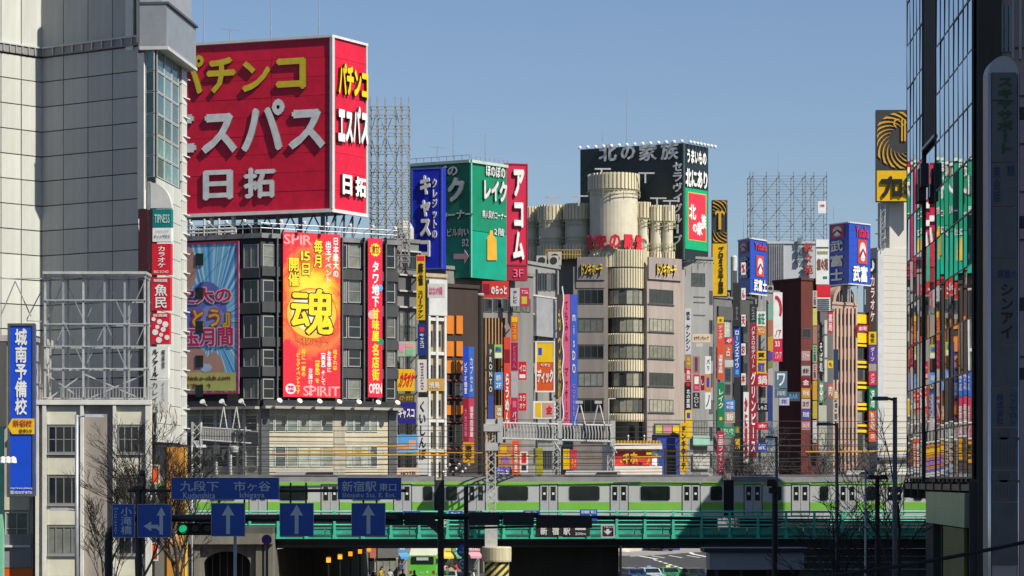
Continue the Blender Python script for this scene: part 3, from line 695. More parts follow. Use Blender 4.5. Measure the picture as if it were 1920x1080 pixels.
# red event banner
RB = bpy.data.materials.new('flame_print'); RB.use_nodes = True; t = RB.node_tree; b = t.nodes['Principled BSDF']; b.inputs['Roughness'].default_value = .5
tc = t.nodes.new('ShaderNodeTexCoord'); mp = t.nodes.new('ShaderNodeMapping'); mp.inputs['Location'].default_value = (0, 0, -6.5); mp.inputs['Scale'].default_value = (1, 0, .8)
ln = t.nodes.new('ShaderNodeVectorMath'); ln.operation = 'LENGTH'; n = t.nodes.new('ShaderNodeTexNoise'); n.inputs['Scale'].default_value = .8; n.inputs['Detail'].default_value = 4; n.inputs['Distortion'].default_value = 1.2
ad = t.nodes.new('ShaderNodeMath'); ad.operation = 'MULTIPLY_ADD'; ad.inputs[1].default_value = 2.2
t.links.new(tc.outputs['Object'], mp.inputs[0]); t.links.new(mp.outputs[0], ln.inputs[0]); t.links.new(tc.outputs['Object'], n.inputs['Vector']); t.links.new(n.outputs[0], ad.inputs[0]); t.links.new(ln.outputs['Value'], ad.inputs[2])
cr = t.nodes.new('ShaderNodeValToRGB'); cr.color_ramp.elements[0].color = (.85, .75, .1, 1); cr.color_ramp.elements[0].position = .0
cr.color_ramp.elements[1].color = (.72, .01, .03, 1); cr.color_ramp.elements[1].position = .62
for p, c in ((.34, (.85, .55, .02, 1)), (.42, (.8, .22, .01, 1)), (.5, (.75, .05, .02, 1)), (.56, (.8, .16, .03, 1))): e = cr.color_ramp.elements.new(p); e.color = c
dv = t.nodes.new('ShaderNodeMath'); dv.operation = 'MULTIPLY'; dv.inputs[1].default_value = .125; t.links.new(ad.outputs[0], dv.inputs[0]); t.links.new(dv.outputs[0], cr.inputs[0]); t.links.new(cr.outputs[0], b.inputs['Base Color'])
fv = Fac(489, 221.4, 745, 228.4)
YL = paint((.8, .62, .02)); BK = paint((.05, .015, .01)); LPK = paint((.75, .3, .3)); VV = dict(vertical=True, ext=.01)
bn = sign(fv, (531, 437, 638, 745), 'tall red and yellow flame banner with a round emblem on the dark facade', RB, (), th=.1, name='banner', cat='banner', group=None, d=0)
bu, bz = bn['_uc'], bn['_z0']; lb = lambda r: (lambda a: (a[0] - bu, a[1] - bu, a[2] - bz, a[3] - bz))(fv.rect(*r))
def two(s, r, m, o, **k):
    text(bn, lb(r), s, o, bold=.09, ext=.012, **k); text(bn, lb((r[0] + 1, r[1] + 1, r[2] - 1, r[3] - 1)), s, m, bold=.03, ext=.024, **k)
text(bn, lb((532, 440, 585, 459)), 'SPIR', LPK, bold=.02, ext=.01); text(bn, lb((568, 724, 637, 743)), 'SPIRIT', LPK, bold=.02, ext=.01)
two('毎月', (587, 448, 606, 503), YL, BK, vertical=True); two('15', (563, 470, 583, 490), YL, BK); two('日', (565, 492, 582, 518), YL, BK); two('開催', (539, 482, 562, 538), YL, BK, vertical=True)
text(bn, lb((624, 446, 635, 520)), '日本最大の', WHITE, bold=.03, **VV); text(bn, lb((610, 452, 621, 531)), '出玉イベント', WHITE, bold=.03, **VV)
blob2 = lambda x, y, rr, m, yy: (lambda a: MB().flat([((a[0] + a[1]) / 2 + (a[1] - a[0]) / 2 * math.cos(q * math.pi / 16), (a[2] + a[3]) / 2 + (a[3] - a[2]) / 2 * math.sin(q * math.pi / 16)) for q in range(32)], yy, .01).build('print', m, bn))(lb((x - rr, y - rr, x + rr, y + rr)))
blob2(584, 588, 48, paint((.6, .12, .02)), -.011); blob2(584, 588, 46, paint((.85, .45, .05)), -.014); blob2(585, 584, 38, paint((.85, .72, .3)), -.017); blob2(586, 580, 26, paint((.78, .76, .6)), -.02)
for s, r in (('魂', (543, 539, 627, 630)),):
    text(bn, lb(r), s, BK, bold=.05, ext=.012, y=-.022); text(bn, lb((r[0] + 2, r[1] + 2, r[2] - 2, r[3] - 2)), s, YL, bold=.02, ext=.012, y=-.035)
text(bn, lb((552, 633, 617, 648)), '〜スピリット〜', paint((.3, .12, .02)), bold=.04, ext=.012)
for x, s, m, y0, y1 in ((628, '魂それは', YL, 655, 694), (617, 'お客様に', WHITE, 658, 698), (606, '【興奮】そして', WHITE, 662, 722), (595, '【感動】を', YL, 676, 718), (582, 'お届けする', WHITE, 690, 742), (569, '月に一度の', YL, 655, 706), (559, 'ビッグイベントです', YL, 662, 738)):
    text(bn, lb((x - 4, y0, x + 4, y1)), s, m, bold=.03, **VV)
blob2(545, 729, 10, paint((.75, .6, .62)), -.013); text(bn, lb((539, 723, 551, 735)), '開\n催', paint((.6, .05, .15)), bold=.02, ext=.01, y=-.014)
bn = sign(fv, (690, 447, 717, 745), 'narrow red banner with yellow seal and white characters beside the flame banner', paint((.72, .012, .05)), (), th=.1, name='banner', cat='banner', d=0)
bu, bz = bn['_uc'], bn['_z0']
blob2(699, 590, 9, LPK, -.011); blob2(712, 540, 6, SKYB, -.011); blob2(713, 640, 6, GREEN, -.011)
a = lb((693, 455, 714, 482)); MB().flat([((a[0] + a[1]) / 2 + (a[1] - a[0]) / 2 * (1 if q % 2 else .82) * math.cos(q * math.pi / 12), (a[2] + a[3]) / 2 + (a[3] - a[2]) / 2 * (1 if q % 2 else .82) * math.sin(q * math.pi / 12)) for q in range(24)], -.012, .01).build('print', YL, bn)
text(bn, lb((697, 460, 711, 476)), '激甘', DRED, bold=.02, ext=.01, y=-.013)
text(bn, lb((697, 490, 711, 576)), 'タワ地下', WHITE, bold=.04, y=-.012, **VV); text(bn, lb((697, 578, 711, 640)), '甘味屋', YL, bold=.04, y=-.012, **VV); text(bn, lb((697, 644, 711, 714)), '名店街', YL, bold=.04, y=-.012, **VV)
text(bn, lb((692, 719, 716, 738)), 'OPEN', WHITE, bold=.02, ext=.01)
# antennas
def antenna(px, y0, y1, Y, label, yagi=False):
    t = thing('antenna', label, 'antenna', P(px, y1, Y), 0, 'roof antennas'); h = ZP(y0, Y) - ZP(y1, Y)
    MB().tube((0, 0, 0), (0, 0, h), .05, .025, k=6).build('mast', STEEL, t)
    if yagi:
        MB().tube((-.8, 0, h - .1), (.9, 0, h - .25), .02, k=4).build('boom', STEEL, t)
        for i in range(6): MB().tube((-.7 + i * .28, -.3, h - .12 - i * .025), (-.7 + i * .28, .3, h - .12 - i * .025), .015, k=4).build('element', STEEL, t)
antenna(382, 0, 85, 232, 'thin antenna mast nearest the tiled building above the giant red sign')
antenna(431, 52, 80, 230, 'television aerial with short bars above the giant red sign', True)
antenna(508, 0, 76, 231, 'bare antenna mast at the middle of the giant red sign')
antenna(598, 0, 70, 229, 'bare antenna mast near the corner of the giant red sign')

# ------------------------------------------------------------------ railway bridge
BR = thing('railway_bridge', 'green steel railway bridge with handrails carrying the commuter train over the road', 'bridge', (0, 180, 0))
JADE = M((.055, .52, .35), rough=.5, var=.25, scale=1.2); JADED = M((.02, .16, .12), rough=.55, var=.4, scale=1.0); BLKST = M((.03, .032, .032), rough=.6, var=.4, scale=.8)
yb = .4; zd = lambda y: ZP(y, 180.5)
MB().box(-23.5, 75, 1.2, 33, 4.75, 5.35).build('deck', BLKST, BR)
for k in range(6): MB().box(-17.0, 30, 1.6 + k * 5.6, 2.1 + k * 5.6, 4.45, 4.749).build('girder', BLKST, BR)
MB().box(-16.5, 75, .7, 1.15, zd(1024), zd(1003)).build('girder', BLKST, BR)
MB().box(-16.5, 75, .45, .699, zd(1026), zd(1022)).build('flange', BLKST, BR)
MB().box(-16.5, 75, .0, 1.0, zd(1006), zd(1003.5)).build('walkway', JADED, BR)
MB().tube((-16.5, -.05, zd(1009)), (75, -.05, zd(1009)), .05, k=6).build('pipe', JADE, BR)
px = -16.3
pme = MB().box(0, 1.84, 0, .06, 0, zd(989) - zd(1002)).box(0, 1.84, -.05, 0, zd(989) - zd(1002) - .08, zd(989) - zd(1002)).box(0, 1.84, -.05, 0, 0, .07).mesh(M((.04, .34, .235), rough=.55, var=.4, scale=1.6))
for i in range(48): put(pme, 'toe_panel', BR, (-16.4 + i * 1.9, .05, zd(1002)))
ppx = [-21.5 + i * 1.905 for i in range(42)]
pm = MB().box(-.08, .08, -.1, .06, zd(1006), zd(958)).box(-.13, .13, -.16, .0, zd(1010), zd(1003)).mesh(JADE)
pm2 = MB().box(-.08, .08, -.1, .06, zd(985), zd(958)).mesh(JADE)
for x in ppx: put(pm if x > -16.6 else pm2, 'post', BR, (x, 0, 0))
for y, r in ((959.5, .075), (968, .05), (976, .04), (984, .06)):
    MB().tube((-22.4, .02, zd(y)), (75, .02, zd(y)), r, k=8).build('handrail', JADE, BR)
for i in range(6):   # rails of three tracks
    MB().box(-60, 75, 2.4 + (i // 2) * 4.2 + (i % 2) * 1.07, 2.47 + (i // 2) * 4.2 + (i % 2) * 1.07, 5.36, 5.52).build('rail', DSTEEL, BR)
# old concrete abutment with an arch
AB = thing('bridge_abutment', 'weathered concrete abutment with a dark arched opening beneath the train', 'abutment', (-22, 178, 0))
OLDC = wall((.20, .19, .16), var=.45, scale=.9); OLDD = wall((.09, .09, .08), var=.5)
fa = Fac(340, 178.5, 516, 178.5); ao = fa.O - AB.location
u0, u1 = fa.uz(330, 950)[0], fa.uz(512, 950)[0]
MB().box(u0, u1, -.5, 3, ZP(1020, 178.5), ZP(1000, 178.5)).build('coping', OLDC, AB, ao)
MB().box(u0, u1, -.4, 3, ZP(1000, 178.5) + .004, ZP(988, 178.5)).build('coping', OLDD, AB, ao)
# wall with arch opening
ua, ub_ = fa.uz(382, 950)[0], fa.uz(470, 950)[0]; zc = ZP(1058, 178.5); hr = (ub_ - ua) / 2; rz_ = hr * .55
mb = MB(); top = ZP(1020, 178.5) - .004
mb.box(u0, ua, 0, 3, 0, top).box(ub_, u1, 0, 3, 0, top)
n = 12
for i in range(n):
    t0, t1 = math.pi * (1 - i / n), math.pi * (1 - (i + 1) / n); x0, x1 = (ua + ub_) / 2 + hr * math.cos(t0), (ua + ub_) / 2 + hr * math.cos(t1); z0, z1 = zc + rz_ * math.sin(t0), zc + rz_ * math.sin(t1)
    mb.face([(x0, 0, z0), (x1, 0, z1), (x1, 0, top), (x0, 0, top)]); mb.face([(x0, 0, z0), (x0, 3, z0), (x1, 3, z1), (x1, 0, z1)])
mb.build('arched_wall', OLDC, AB, ao)
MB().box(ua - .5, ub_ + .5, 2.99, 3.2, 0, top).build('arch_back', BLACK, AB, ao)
for i in range(7): MB().box(ua + i * .5 - .03, ua + i * .5 + .03, .8, .86, 0, zc + .8).build('bar', DSTEEL, AB, ao)
for x in (370, 486, 502): 
    u = fa.uz(x, 1000)[0]; MB().box(u - .2, u + .2, -.25, -.004, 0, top).build('buttress', OLDC, AB, ao)
# side wall of the underpass with its railing
UW = thing('underpass_wall', 'dim concrete side wall of the underpass below the railway bridge', 'wall', (-16.2, 179, 0))
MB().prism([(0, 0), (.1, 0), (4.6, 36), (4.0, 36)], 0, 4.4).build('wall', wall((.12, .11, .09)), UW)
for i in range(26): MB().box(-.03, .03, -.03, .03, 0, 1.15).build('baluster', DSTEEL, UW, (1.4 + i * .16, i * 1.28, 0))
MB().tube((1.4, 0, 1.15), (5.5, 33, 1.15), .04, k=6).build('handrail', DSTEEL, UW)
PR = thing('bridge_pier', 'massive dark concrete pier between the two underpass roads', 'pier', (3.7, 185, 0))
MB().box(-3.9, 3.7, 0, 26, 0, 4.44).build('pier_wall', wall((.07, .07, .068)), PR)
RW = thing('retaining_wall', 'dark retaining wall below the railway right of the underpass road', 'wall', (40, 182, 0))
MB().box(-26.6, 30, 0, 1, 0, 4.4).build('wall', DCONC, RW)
for z in (.0, .6, 1.1): MB().box(-26.6, -6, -.3, -.24, 3.0 + z * .8, 3.05 + z * .8).build('rail', GALV, RW)
for i in range(8): MB().box(-26.4 + i * 2.8, -26.34 + i * 2.8, -.24, -.18, 0, 4.1).build('post', DSTEEL, RW)
# underpass lamps
AMB = emit((1.0, .27, .012), 1.15, 'amber_lamp')
for i, (x, y) in enumerate(((616, 1050), (637.5, 1044), (657, 1038.5), (675, 1034), (692, 1030))):
    Y = 168 + i * 8; p = P(x, y, Y)
    t = thing('underpass_lamp', 'amber glowing lantern on a thin post, ' + ('nearest', 'second nearest', 'middle one', 'second farthest', 'farthest')[i] + ' of the row under the bridge', 'lamp', (p.x, p.y, 0), 0, 'amber lanterns under the bridge')
    MB().tube((0, 0, 0), (0, 0, p.z - .25), .05, k=6).build('post', BLACK, t)
    MB().box(-.13, .13, -.13, .13, p.z - .15, p.z + .15).build('lantern', AMB, t)
    MB().prism([(-.17, -.17), (.17, -.17), (.17, .17), (-.17, .17)], p.z + .16, p.z + .24, 0, [(-.08, -.08), (.08, -.08), (.08, .08), (-.08, .08)]).build('lantern_cap', BLACK, t)

# ------------------------------------------------------------------ commuter train
TY = 182.0
def tx(px): return (px - CX) * TY / FPX
def tz(py): return ZP(py, TY)
T = thing('commuter_train', 'silver commuter train with bright green stripes crossing the railway bridge', 'train', (0, TY, 5.52))
INOX = M((.50, .50, .50), rough=.45, metal=.1, var=.12, scale=1.5, streak=True); INOXD = M((.44, .44, .45), rough=.45, metal=.1, var=.15, scale=2)
LIME = paint((.19, .48, .06), rough=.4, var=.12); TGL = M((.012, .02, .018), rough=.08, var=.5, scale=1.2, spec=.7); ROOF = M((.13, .13, .135), rough=.7, var=.35, scale=1)
z5 = 5.52; zr = tz(893); zl = tz(903.5)
cars = [(290, 814, [349, 484, 619, 755], [(393, 441), (524, 577), (660, 714), (793, 811), (296, 316)]),
        (833, 1357, [893, 1029, 1161, 1296], [(934, 990), (1067, 1124), (1201, 1256), (836, 857), (1332, 1354)]),
        (1376, 1900, [1412, 1501, 1589, 1677, 1765, 1853], [(1449, 1465), (1537, 1553), (1625, 1641), (1713, 1729), (1801, 1817)]),
        (-253, 271, [-190, -55, 80, 215], [(125, 180)])]
door = MB(); dw = 16.4 * TY / FPX
door.box(-dw - .05, dw + .05, -.014, .02, tz(966) - z5, tz(907.5) - z5, 3)
for s in (-1, 1):
    c = s * dw * .5; door.box(c - dw * .5 + .015, c + dw * .5 - .015, -.028, .02, tz(966) - z5, tz(909) - z5, 0)
    a, b = tz(939) - z5, tz(911.5) - z5; door.box(c - .19, c + .19, -.034, 0, a, b, 0); door.box(c - .165, c + .165, -.04, 0, a + .03, b - .03, 1)
    q = tz(925.5) - z5; door.box(c - .075, c + .075, -.046, 0, q - .075, q + .075, 2)
door.box(dw - .02, dw + .08, -.05, 0, tz(908) - z5, tz(905.5) - z5, 2)
door = door.mesh([INOXD, TGL, WHITE, DARK])
for x0, x1, doors, wins in cars:
    a, b = tx(x0), tx(x1); cx = (a + b) / 2; h = (b - a) / 2
    # body profile with rounded shoulders
    prof = [(0, .95), (0, zl - z5), (.10, zl - z5 + .12), (.30, zr - z5 - .06), (.9, zr - z5 + .02), (1.9, zr - z5 + .02), (2.5, zr - z5 - .06), (2.7, zl - z5 + .12), (2.8, zl - z5), (2.8, .95)]
    mb = MB(); n = len(prof)
    mb.v = [(-h, p[0], p[1]) for p in prof] + [(h, p[0], p[1]) for p in prof]
    for i in range(n - 1): mb.f.append((i, i + n, i + 1 + n, i + 1)); mb.m.append(1 if 1 <= i < n - 2 else 0)
    mb.f.append(tuple(range(n))); mb.m.append(2); mb.f.append(tuple(reversed(range(n, 2 * n)))); mb.m.append(2)
    car = mb.build('carriage', [INOX, ROOF, DARK], T, (cx, 0, 0))
    MB().box(-h + .03, h - .03, -.008, 0, tz(910) - z5, tz(903.8) - z5).build('upper_stripe', LIME, car)
    ds = sorted(tx(d) - cx for d in doors); edges = [-h + .03] + [e for d in ds for e in (d - dw - .06, d + dw + .06)] + [h - .03]
    for p, q in zip(edges[::2], edges[1::2]):
        if q - p > .1: MB().box(p, q, -.008, 0, tz(955.5) - z5, tz(941.5) - z5).build('lower_stripe', LIME, car)
    for d in ds: put(door, 'door', car, (d, 0, 0))
    for p, q in wins:
        p, q = tx(p) - cx, tx(q) - cx; zb_, zt_ = tz(938.5) - z5, tz(911.5) - z5; r = .1
        def rr(x0, x1, z0, z1, r): return [(x0 + r, z0), (x1 - r, z0), (x1, z0 + r), (x1, z1 - r), (x1 - r, z1), (x0 + r, z1), (x0, z1 - r), (x0, z0 + r)]
        MB().flat(rr(p - .05, q + .05, zb_ - .05, zt_ + .05, r + .03), -.012, .02, 0).flat(rr(p, q, zb_, zt_, r), -.02, .01, 1).build('window', [M((.55, .55, .55), rough=.3, metal=.5), TGL], car)
    MB().box(-h + .4, h - .4, .15, 2.6, .35, .94).build('underframe', DARK, car)
    for s in (-.68, .68):
        for k in (-1.0, 1.0): MB().tube((h * s + k, .6, .43), (h * s + k, .75, .43), .43, k=16).build('wheel', DSTEEL, car)
    u = {833: (1059, 1166), 290: (513, 632), 1376: (1588, 1650)}.get(x0)
    if u:
        p, q = tx(u[0]) - cx, tx(u[1]) - cx; zz = zr - z5 + .03
        MB().prism([(p, .55), (q, .55), (q, 2.3), (p, 2.3)], zz, tz(882.5) - z5, 0, [(p + .12, .75), (q - .12, .75), (q - .12, 2.1), (p + .12, 2.1)]).build('roof_unit', GREY, car)
        MB().box(p + 2.2 if q - p > 3 else p + 1, q - .3, .53, .6, zz + .06, tz(885) - z5).build('grille', DARK, car)
    MB().box(-h + 1, h - 1, .5, .62, zr - z5 + .02, zr - z5 + .12).build('roof_rail', ROOF, car)
    if x0 == 833:       # pantograph gear over the end of this car
        zz = zr - z5 + .03; pg = MB()
        for i in range(5): pg.box(.3 + i * .4 - h, .5 + i * .4 - h, .7, 1.2, zz, zz + .22)
        pg.tube((.5 - h, 1, zz + .2), (1.6 - h, 1, zz + .8), .04, k=5).tube((1.6 - h, 1, zz + .8), (.5 - h, 1, zz + 1.2), .035, k=5).tube((.5 - h, .3, zz + 1.2), (.5 - h, 2.4, zz + 1.2), .04, k=5)
        pg.build('pantograph', DSTEEL, car)
for a, b in ((814, 833), (1357, 1376), (271, 290)):
    MB().box(tx(a), tx(b), .5, 2.3, 1.0, zr - z5 - .25).build('gangway', DARK, T)
# ------------------------------------------------------------------ street fronts beyond the bridge
def bld(px1, px2, ytop, mat, label, depth=9, lift=1.0, dy=0.0, Y1=None, Y2=None, **k):
    f = Fac(px1, Y1 or YF(px1) + dy, px2, Y2 or YF(px1) + dy + (YF(px2) - YF(px1)) * lift)
    FACS.append((f, px1, px2)); return building(f, ytop, depth, mat, label, **k), f
def grid(r, f, x0, x1, n, rows, gap=.12, nm=0, nh=0, glass=None, frame=None, d=.07, fr=.07):
    s = (x1 - x0) / n
    for y0, y1 in rows:
        for i in range(n): window(r, f, (x0 + s * (i + gap / 2), y0, x0 + s * (i + 1 - gap / 2), y1), nm, nh, glass, frame, d, 'window', fr)
WSM = paint((.55, .55, .53)); DG = paint((.09, .09, .09)); B = dict(vertical=True)
# --- rusted grid tower right of the giant sign
def frame_tower(label, px0, px1, ytop, ybot, Y, hz, vt, mat, depth=2.0, diag=True, slope=.0):
    f = free(px0, px1, Y, slope); z0, z1 = ZP(ybot, Y), ZP(ytop, Y); t = thing('billboard_frame', label, 'billboard frame', f.pt(0, 0, z0))
    for dd in (0, -depth):
        for x in vt:
            u = f.uz(x, 400)[0]; MB().box(u - .06, u + .06, -.06, .06, 0, z1 - z0 + (.5 if dd == 0 else 0)).build('post', mat, t, f.pt(0, dd, z0) - t.location, f.rz)
        for y in hz:
            z = ZP(y, Y) - z0; MB().box(0, f.W, -.115, -.062, z - .035, z + .035).build('rail', mat, t, f.pt(0, dd, z0) - t.location, f.rz)
    for y in hz[::3]:
        z = ZP(y, Y) - z0; mb = MB()
        for x in vt: u = f.uz(x, 400)[0]; mb.box(u - .03, u + .03, .06, depth - .06, z - .03, z + .03)
        tag(mb.build('tie', mat, t, f.pt(0, 0, z0) - t.location, f.rz), kind='stuff')
    if diag:
        k = 0
        for y, y2 in zip(hz[::3], hz[3::3]):
            for x, x2 in zip(vt, vt[1:]):
                a, b = (x, x2) if k % 2 else (x2, x); k += 1
                MB().tube((f.uz(a, 400)[0], .35 * depth, ZP(y, Y) - z0), (f.uz(b, 400)[0], .35 * depth, ZP(y2, Y) - z0), .04, k=4).build('brace', mat, t, f.pt(0, 0, z0) - t.location, f.rz)
    return t
frame_tower('tall bare grey scaffold frame standing between the giant red sign and the green rooftop sign', 692, 768, 192, 500, 244, [200, 216, 236, 250, 272, 284, 304] + [318 + i * 10 for i in range(18)], [694, 707, 722, 741, 752, 766], M((.30, .31, .31), rough=.6, metal=.1, var=.3, scale=1.5), 2.2)
# --- narrow dark shop building
r, f = bld(738, 785, 455, wall((.16, .155, .15)), 'narrow grey building behind the long red vertical sign', depth=7, lift=.45)
grid(r, f, 746, 782, 1, [(480, 505), (585, 612), (612, 640), (668, 692), (792, 815), (850, 878)], nm=3, glass=G_OFF)
for y in (470, 515, 545, 575): slab(r, f, (744, y, 784, y + 3), LCONC, 0, .4, 'ledge')
slab(r, f, (744, 520, 784, 548), DCONC, 0, .2, 'spandrel')
roofbox = thing('water_tank', 'rounded grey water tank on the roof beside the blue vertical sign', 'tank', P(757, 455, 250))
MB().lathe([(.9, 0), (.95, .3), (.95, 1.3), (.6, 1.9), (.1, 2.1)], k=16).build('tank', LCONC, roofbox)
for s in (-1, 1): MB().box(s * .6 - .06, s * .6 + .06, -.5, .5, -.3, 0).build('leg', DSTEEL, roofbox)
blade((720, 460, 744, 895), 'long red vertical sign with yellow and white characters beside the dark corner block', paint((.5, .008, .02)),
      [((724, 474, 741, 552), 'パチンコ', YEL, dict(vertical=True, bold=.04)), ((724, 560, 741, 690), 'エスパス', WHITE, dict(vertical=True, bold=.04)), ((724, 695, 741, 745), '日拓', WHITE, dict(vertical=True, bold=.02)),
       ((724, 780, 741, 856), 'パチンコ', YEL, dict(vertical=True, bold=.04)), ((724, 862, 741, 890), 'エス', WHITE, dict(vertical=True, bold=.04))], dy=3.5, th=.9)
def wsign(px, label, mat, texts=(), dy=1.0, **k): k.setdefault('bars', 0); return blade(px, label, mat, texts, dy=dy, **k)
wsign((746, 640, 779, 668), 'pale green sign with pink and white flowers on the narrow grey building', paint((.35, .5, .35)), blocks=(((748, 643, 758, 660), paint((.7, .3, .45))), ((760, 644, 775, 652), paint((.75, .3, .3))), ((761, 655, 774, 666), paint((.2, .5, .3)))))
wsign((744, 692, 777, 733), 'yellow sign with red italic characters on the narrow grey building', YEL, [((747, 698, 774, 726), 'カラオケ', RED, dict(bold=.05, skew=.2))])
wsign((745, 738, 777, 754), 'dark strip sign with yellow letters above the navy cash loan sign', paint((.08, .07, .03)), [((748, 742, 774, 751), 'パブ・クラブ', YEL)])
wsign((744, 754, 780, 794), 'navy sign with bold white characters on the narrow grey building', paint((.02, .02, .22)), [((747, 765, 777, 784), 'キャスコ', WHITE, dict(bold=.04))])
wsign((745, 815, 783, 850), 'sky blue picture sign with an orange arch at the foot of the narrow grey building', SKYB, blocks=(((746, 834, 780, 842), paint((.7, .3, .12))), ((746, 843, 783, 850), paint((.2, .45, .7))), ((766, 826, 780, 840), paint((.75, .35, .15))), ((770, 831, 777, 842), paint((.3, .5, .7)))))
wsign((745, 877, 785, 894), 'cream shop fascia with dark letters just above the train roof', paint((.75, .6, .45)), [((752, 884, 782, 891), 'HOTEL', BROWN)], dy=2.2)
blade((781, 478, 797, 600), 'yellow vertical sign with black characters and a red cap near the blue rooftop sign', paint((.62, .42, .01)), [((784, 492, 794, 535), '麻雀', BLACK, dict(vertical=True, bold=.04)), ((784, 545, 794, 596), 'スリーファン', BLACK, dict(vertical=True, bold=.04))], blocks=(((782, 480, 796, 489), RED),), dy=3)
blade((783, 607, 798, 666), 'small navy vertical sign with white characters under the yellow vertical sign', NAVY, [((787, 625, 795, 652), 'キャスコ', WHITE, B)], blocks=(((787, 614, 795, 622), RED),), dy=3)
blade((783, 674, 800, 735), 'white vertical sign with sideways dark script under the navy vertical sign', paint((.6, .6, .6)), [((788, 680, 796, 730), 'Restaurant', DRED, B)], dy=3)
blade((783, 745, 802, 890), 'white vertical sign with large black kana reaching down to the train', paint((.6, .6, .58)), [((786, 752, 799, 862), 'くいしんぼ', BLACK, dict(vertical=True, bold=.03))], dy=3)
# --- building with white gridded front
r, f = bld(799, 836, 520, wall((.38, .30, .2)), 'tan building with white grid columns and slim windows', depth=8, lift=.35)
for x in (799.5, 814, 829.5): slab(r, f, (x, 560, x + 4, 895), WSM, 0, .35, 'column')
for y in (596, 660, 726, 786, 842): slab(r, f, (800, y, 834, y + 6), WSM, 0, .3, 'beam')
for y0 in (606, 670, 736, 796, 852):
    for x0, x1 in ((805, 811), (820, 826)): window(r, f, (x0, y0 + 14, x1, y0 + 44), 0, 1, G_OFF, FRAME)
slab(r, f, (800, 525, 834, 592), paint((.5, .5, .5)), 0, .4, 'fascia')
wsign((802, 532, 834, 558), 'pale fascia sign with pink characters over the white grid front', paint((.6, .58, .58)), [((805, 537, 830, 553), 'はなの舞', PINK)], dy=3)
wsign((800, 710, 833, 733), 'gold and red small sign crossing the white grid front', paint((.6, .35, .08)), [((804, 716, 824, 728), '焼鳥', WHITE)], dy=3)
# --- dark building with orange panels
r, f = bld(834, 896, 540, wall((.05, .035, .03)), 'dark brown building with orange panels above the train', depth=8, lift=.4)
for y0, y1 in ((592, 626), (640, 668), (676, 700), (760, 778)):
    for x0, x1 in ((836, 849), (854, 866)): slab(r, f, (x0, y0, x1, y1), paint((.55, .16, .01)), 0, .15, 'orange_panel')
for y in (712, 745, 790, 840): slab(r, f, (836, y, 868, y + 3), paint((.2, .05, .03)), 0, .2, 'ledge')
grid(r, f, 836, 868, 2, [(716, 742), (796, 836)], glass=G_DARK)
rr_ = thing('round_column', 'tall grey brown round column standing between blue and red blade signs', 'column', P(898, 900, YF(898) - 3) * 1)
rr_.location.z = 0; zt = ZP(556, YF(898) - 3); MB().lathe([(.42, 0), (.42, zt), (.5, zt + .02), (.5, zt + .3)], k=20).build('shaft', M((.3, .25, .21), rough=.6, var=.2, streak=True), rr_, smooth=True)
blade((868, 650, 878, 745), 'deep blue vertical sign, nearer half of a pair', BLUE, [((870, 680, 876, 738), 'ビデオ個室', WHITE, B)], dy=3.2)
blade((879, 650, 889, 745), 'mid blue vertical sign, farther half of a pair', paint((.05, .15, .55)), [((881, 670, 887, 735), 'カプセル', WHITE, B)], dy=3.2)
blade((868, 747, 878, 828), 'dark red vertical sign under the deep blue one', paint((.3, .01, .03)), [((870, 765, 876, 820), '大漁酒場', PINK, B)], dy=3.2)
blade((879, 747, 889, 828), 'rose red vertical sign under the mid blue one', paint((.6, .05, .12)), [((881, 762, 887, 820), '個室居酒屋', WHITE, B)], dy=3.2)
blade((868, 829, 889, 868), 'yellow orange block sign under the red pair', paint((.7, .32, .01)), [((872, 834, 885, 862), '激安', BLACK, B)], dy=3.2)
# --- concrete block carrying the blue, green and red rooftop signs
r, f = bld(836, 1000, 512, wall((.2, .19, .18)), 'grey concrete block under the green rooftop sign', depth=14, lift=.35, dy=4)
grid(r, f, 905, 995, 5, [(560, 585)], nm=1); grid(r, f, 905, 945, 6, [(596, 640), (655, 700), (715, 760), (780, 820), (840, 880)], nm=0, gap=.3)
for i in range(7): slab(r, f, (906 + i * 6, 596, 908 + i * 6, 890), paint((.35, .2, .1)), 0, .3, 'fin')
g1 = Fac(768, 263.5, 882, 260.0); g2 = Fac(882, 260.0, 950, 264.6)
GS = thing('rooftop_sign', 'green two sided rooftop sign with grey raised characters and an arrow', 'sign', g1.pt(g1.W, 0, ZP(520, 260)))
zb, zT = ZP(520, 260), ZP(305, 260); GP = M((.0, .20, .10), rough=.45, var=.2, scale=.6); GP2 = M((.0, .27, .17), rough=.45, var=.2, scale=.6)
c2 = lambda v: (v.x - GS.location.x, v.y - GS.location.y)
MB().prism([c2(g1.pt(0, -.1, 0)), c2(g1.pt(g1.W, -.1, 0) + g2.n * -.1), c2(g2.pt(g2.W, -.1, 0)), c2(g2.pt(g2.W - .5, -6, 0)), c2(g1.pt(.5, -4, 0))], 0, zT - zb).build('core', DARK, GS)
hm = ZP(432, 260) - zb
for f_ in (g1, g2):
    L = f_.pt(0, 0, zb) - GS.location
    MB().box(.01, f_.W - .01, 0, .1, hm + .03, zT - zb).build('upper_panel', GP, GS, L, f_.rz); MB().box(.01, f_.W - .01, 0, .1, 0, hm - .03).build('lower_panel', GP2, GS, L, f_.rz)
    MB().box(0, f_.W, -.2, .1, zT - zb + .01, zT - zb + .3).build('trim', paint((.4, .5, .42)), GS, L, f_.rz)
MB().box(-.1, .1, -.1, .1, 0, zT - zb).build('corner_trim', paint((.1, .45, .3)), GS, g2.pt(0, .06, zb) - GS.location, g2.rz)
LT = M((.55, .56, .55), rough=.5, var=.25, scale=1.2)
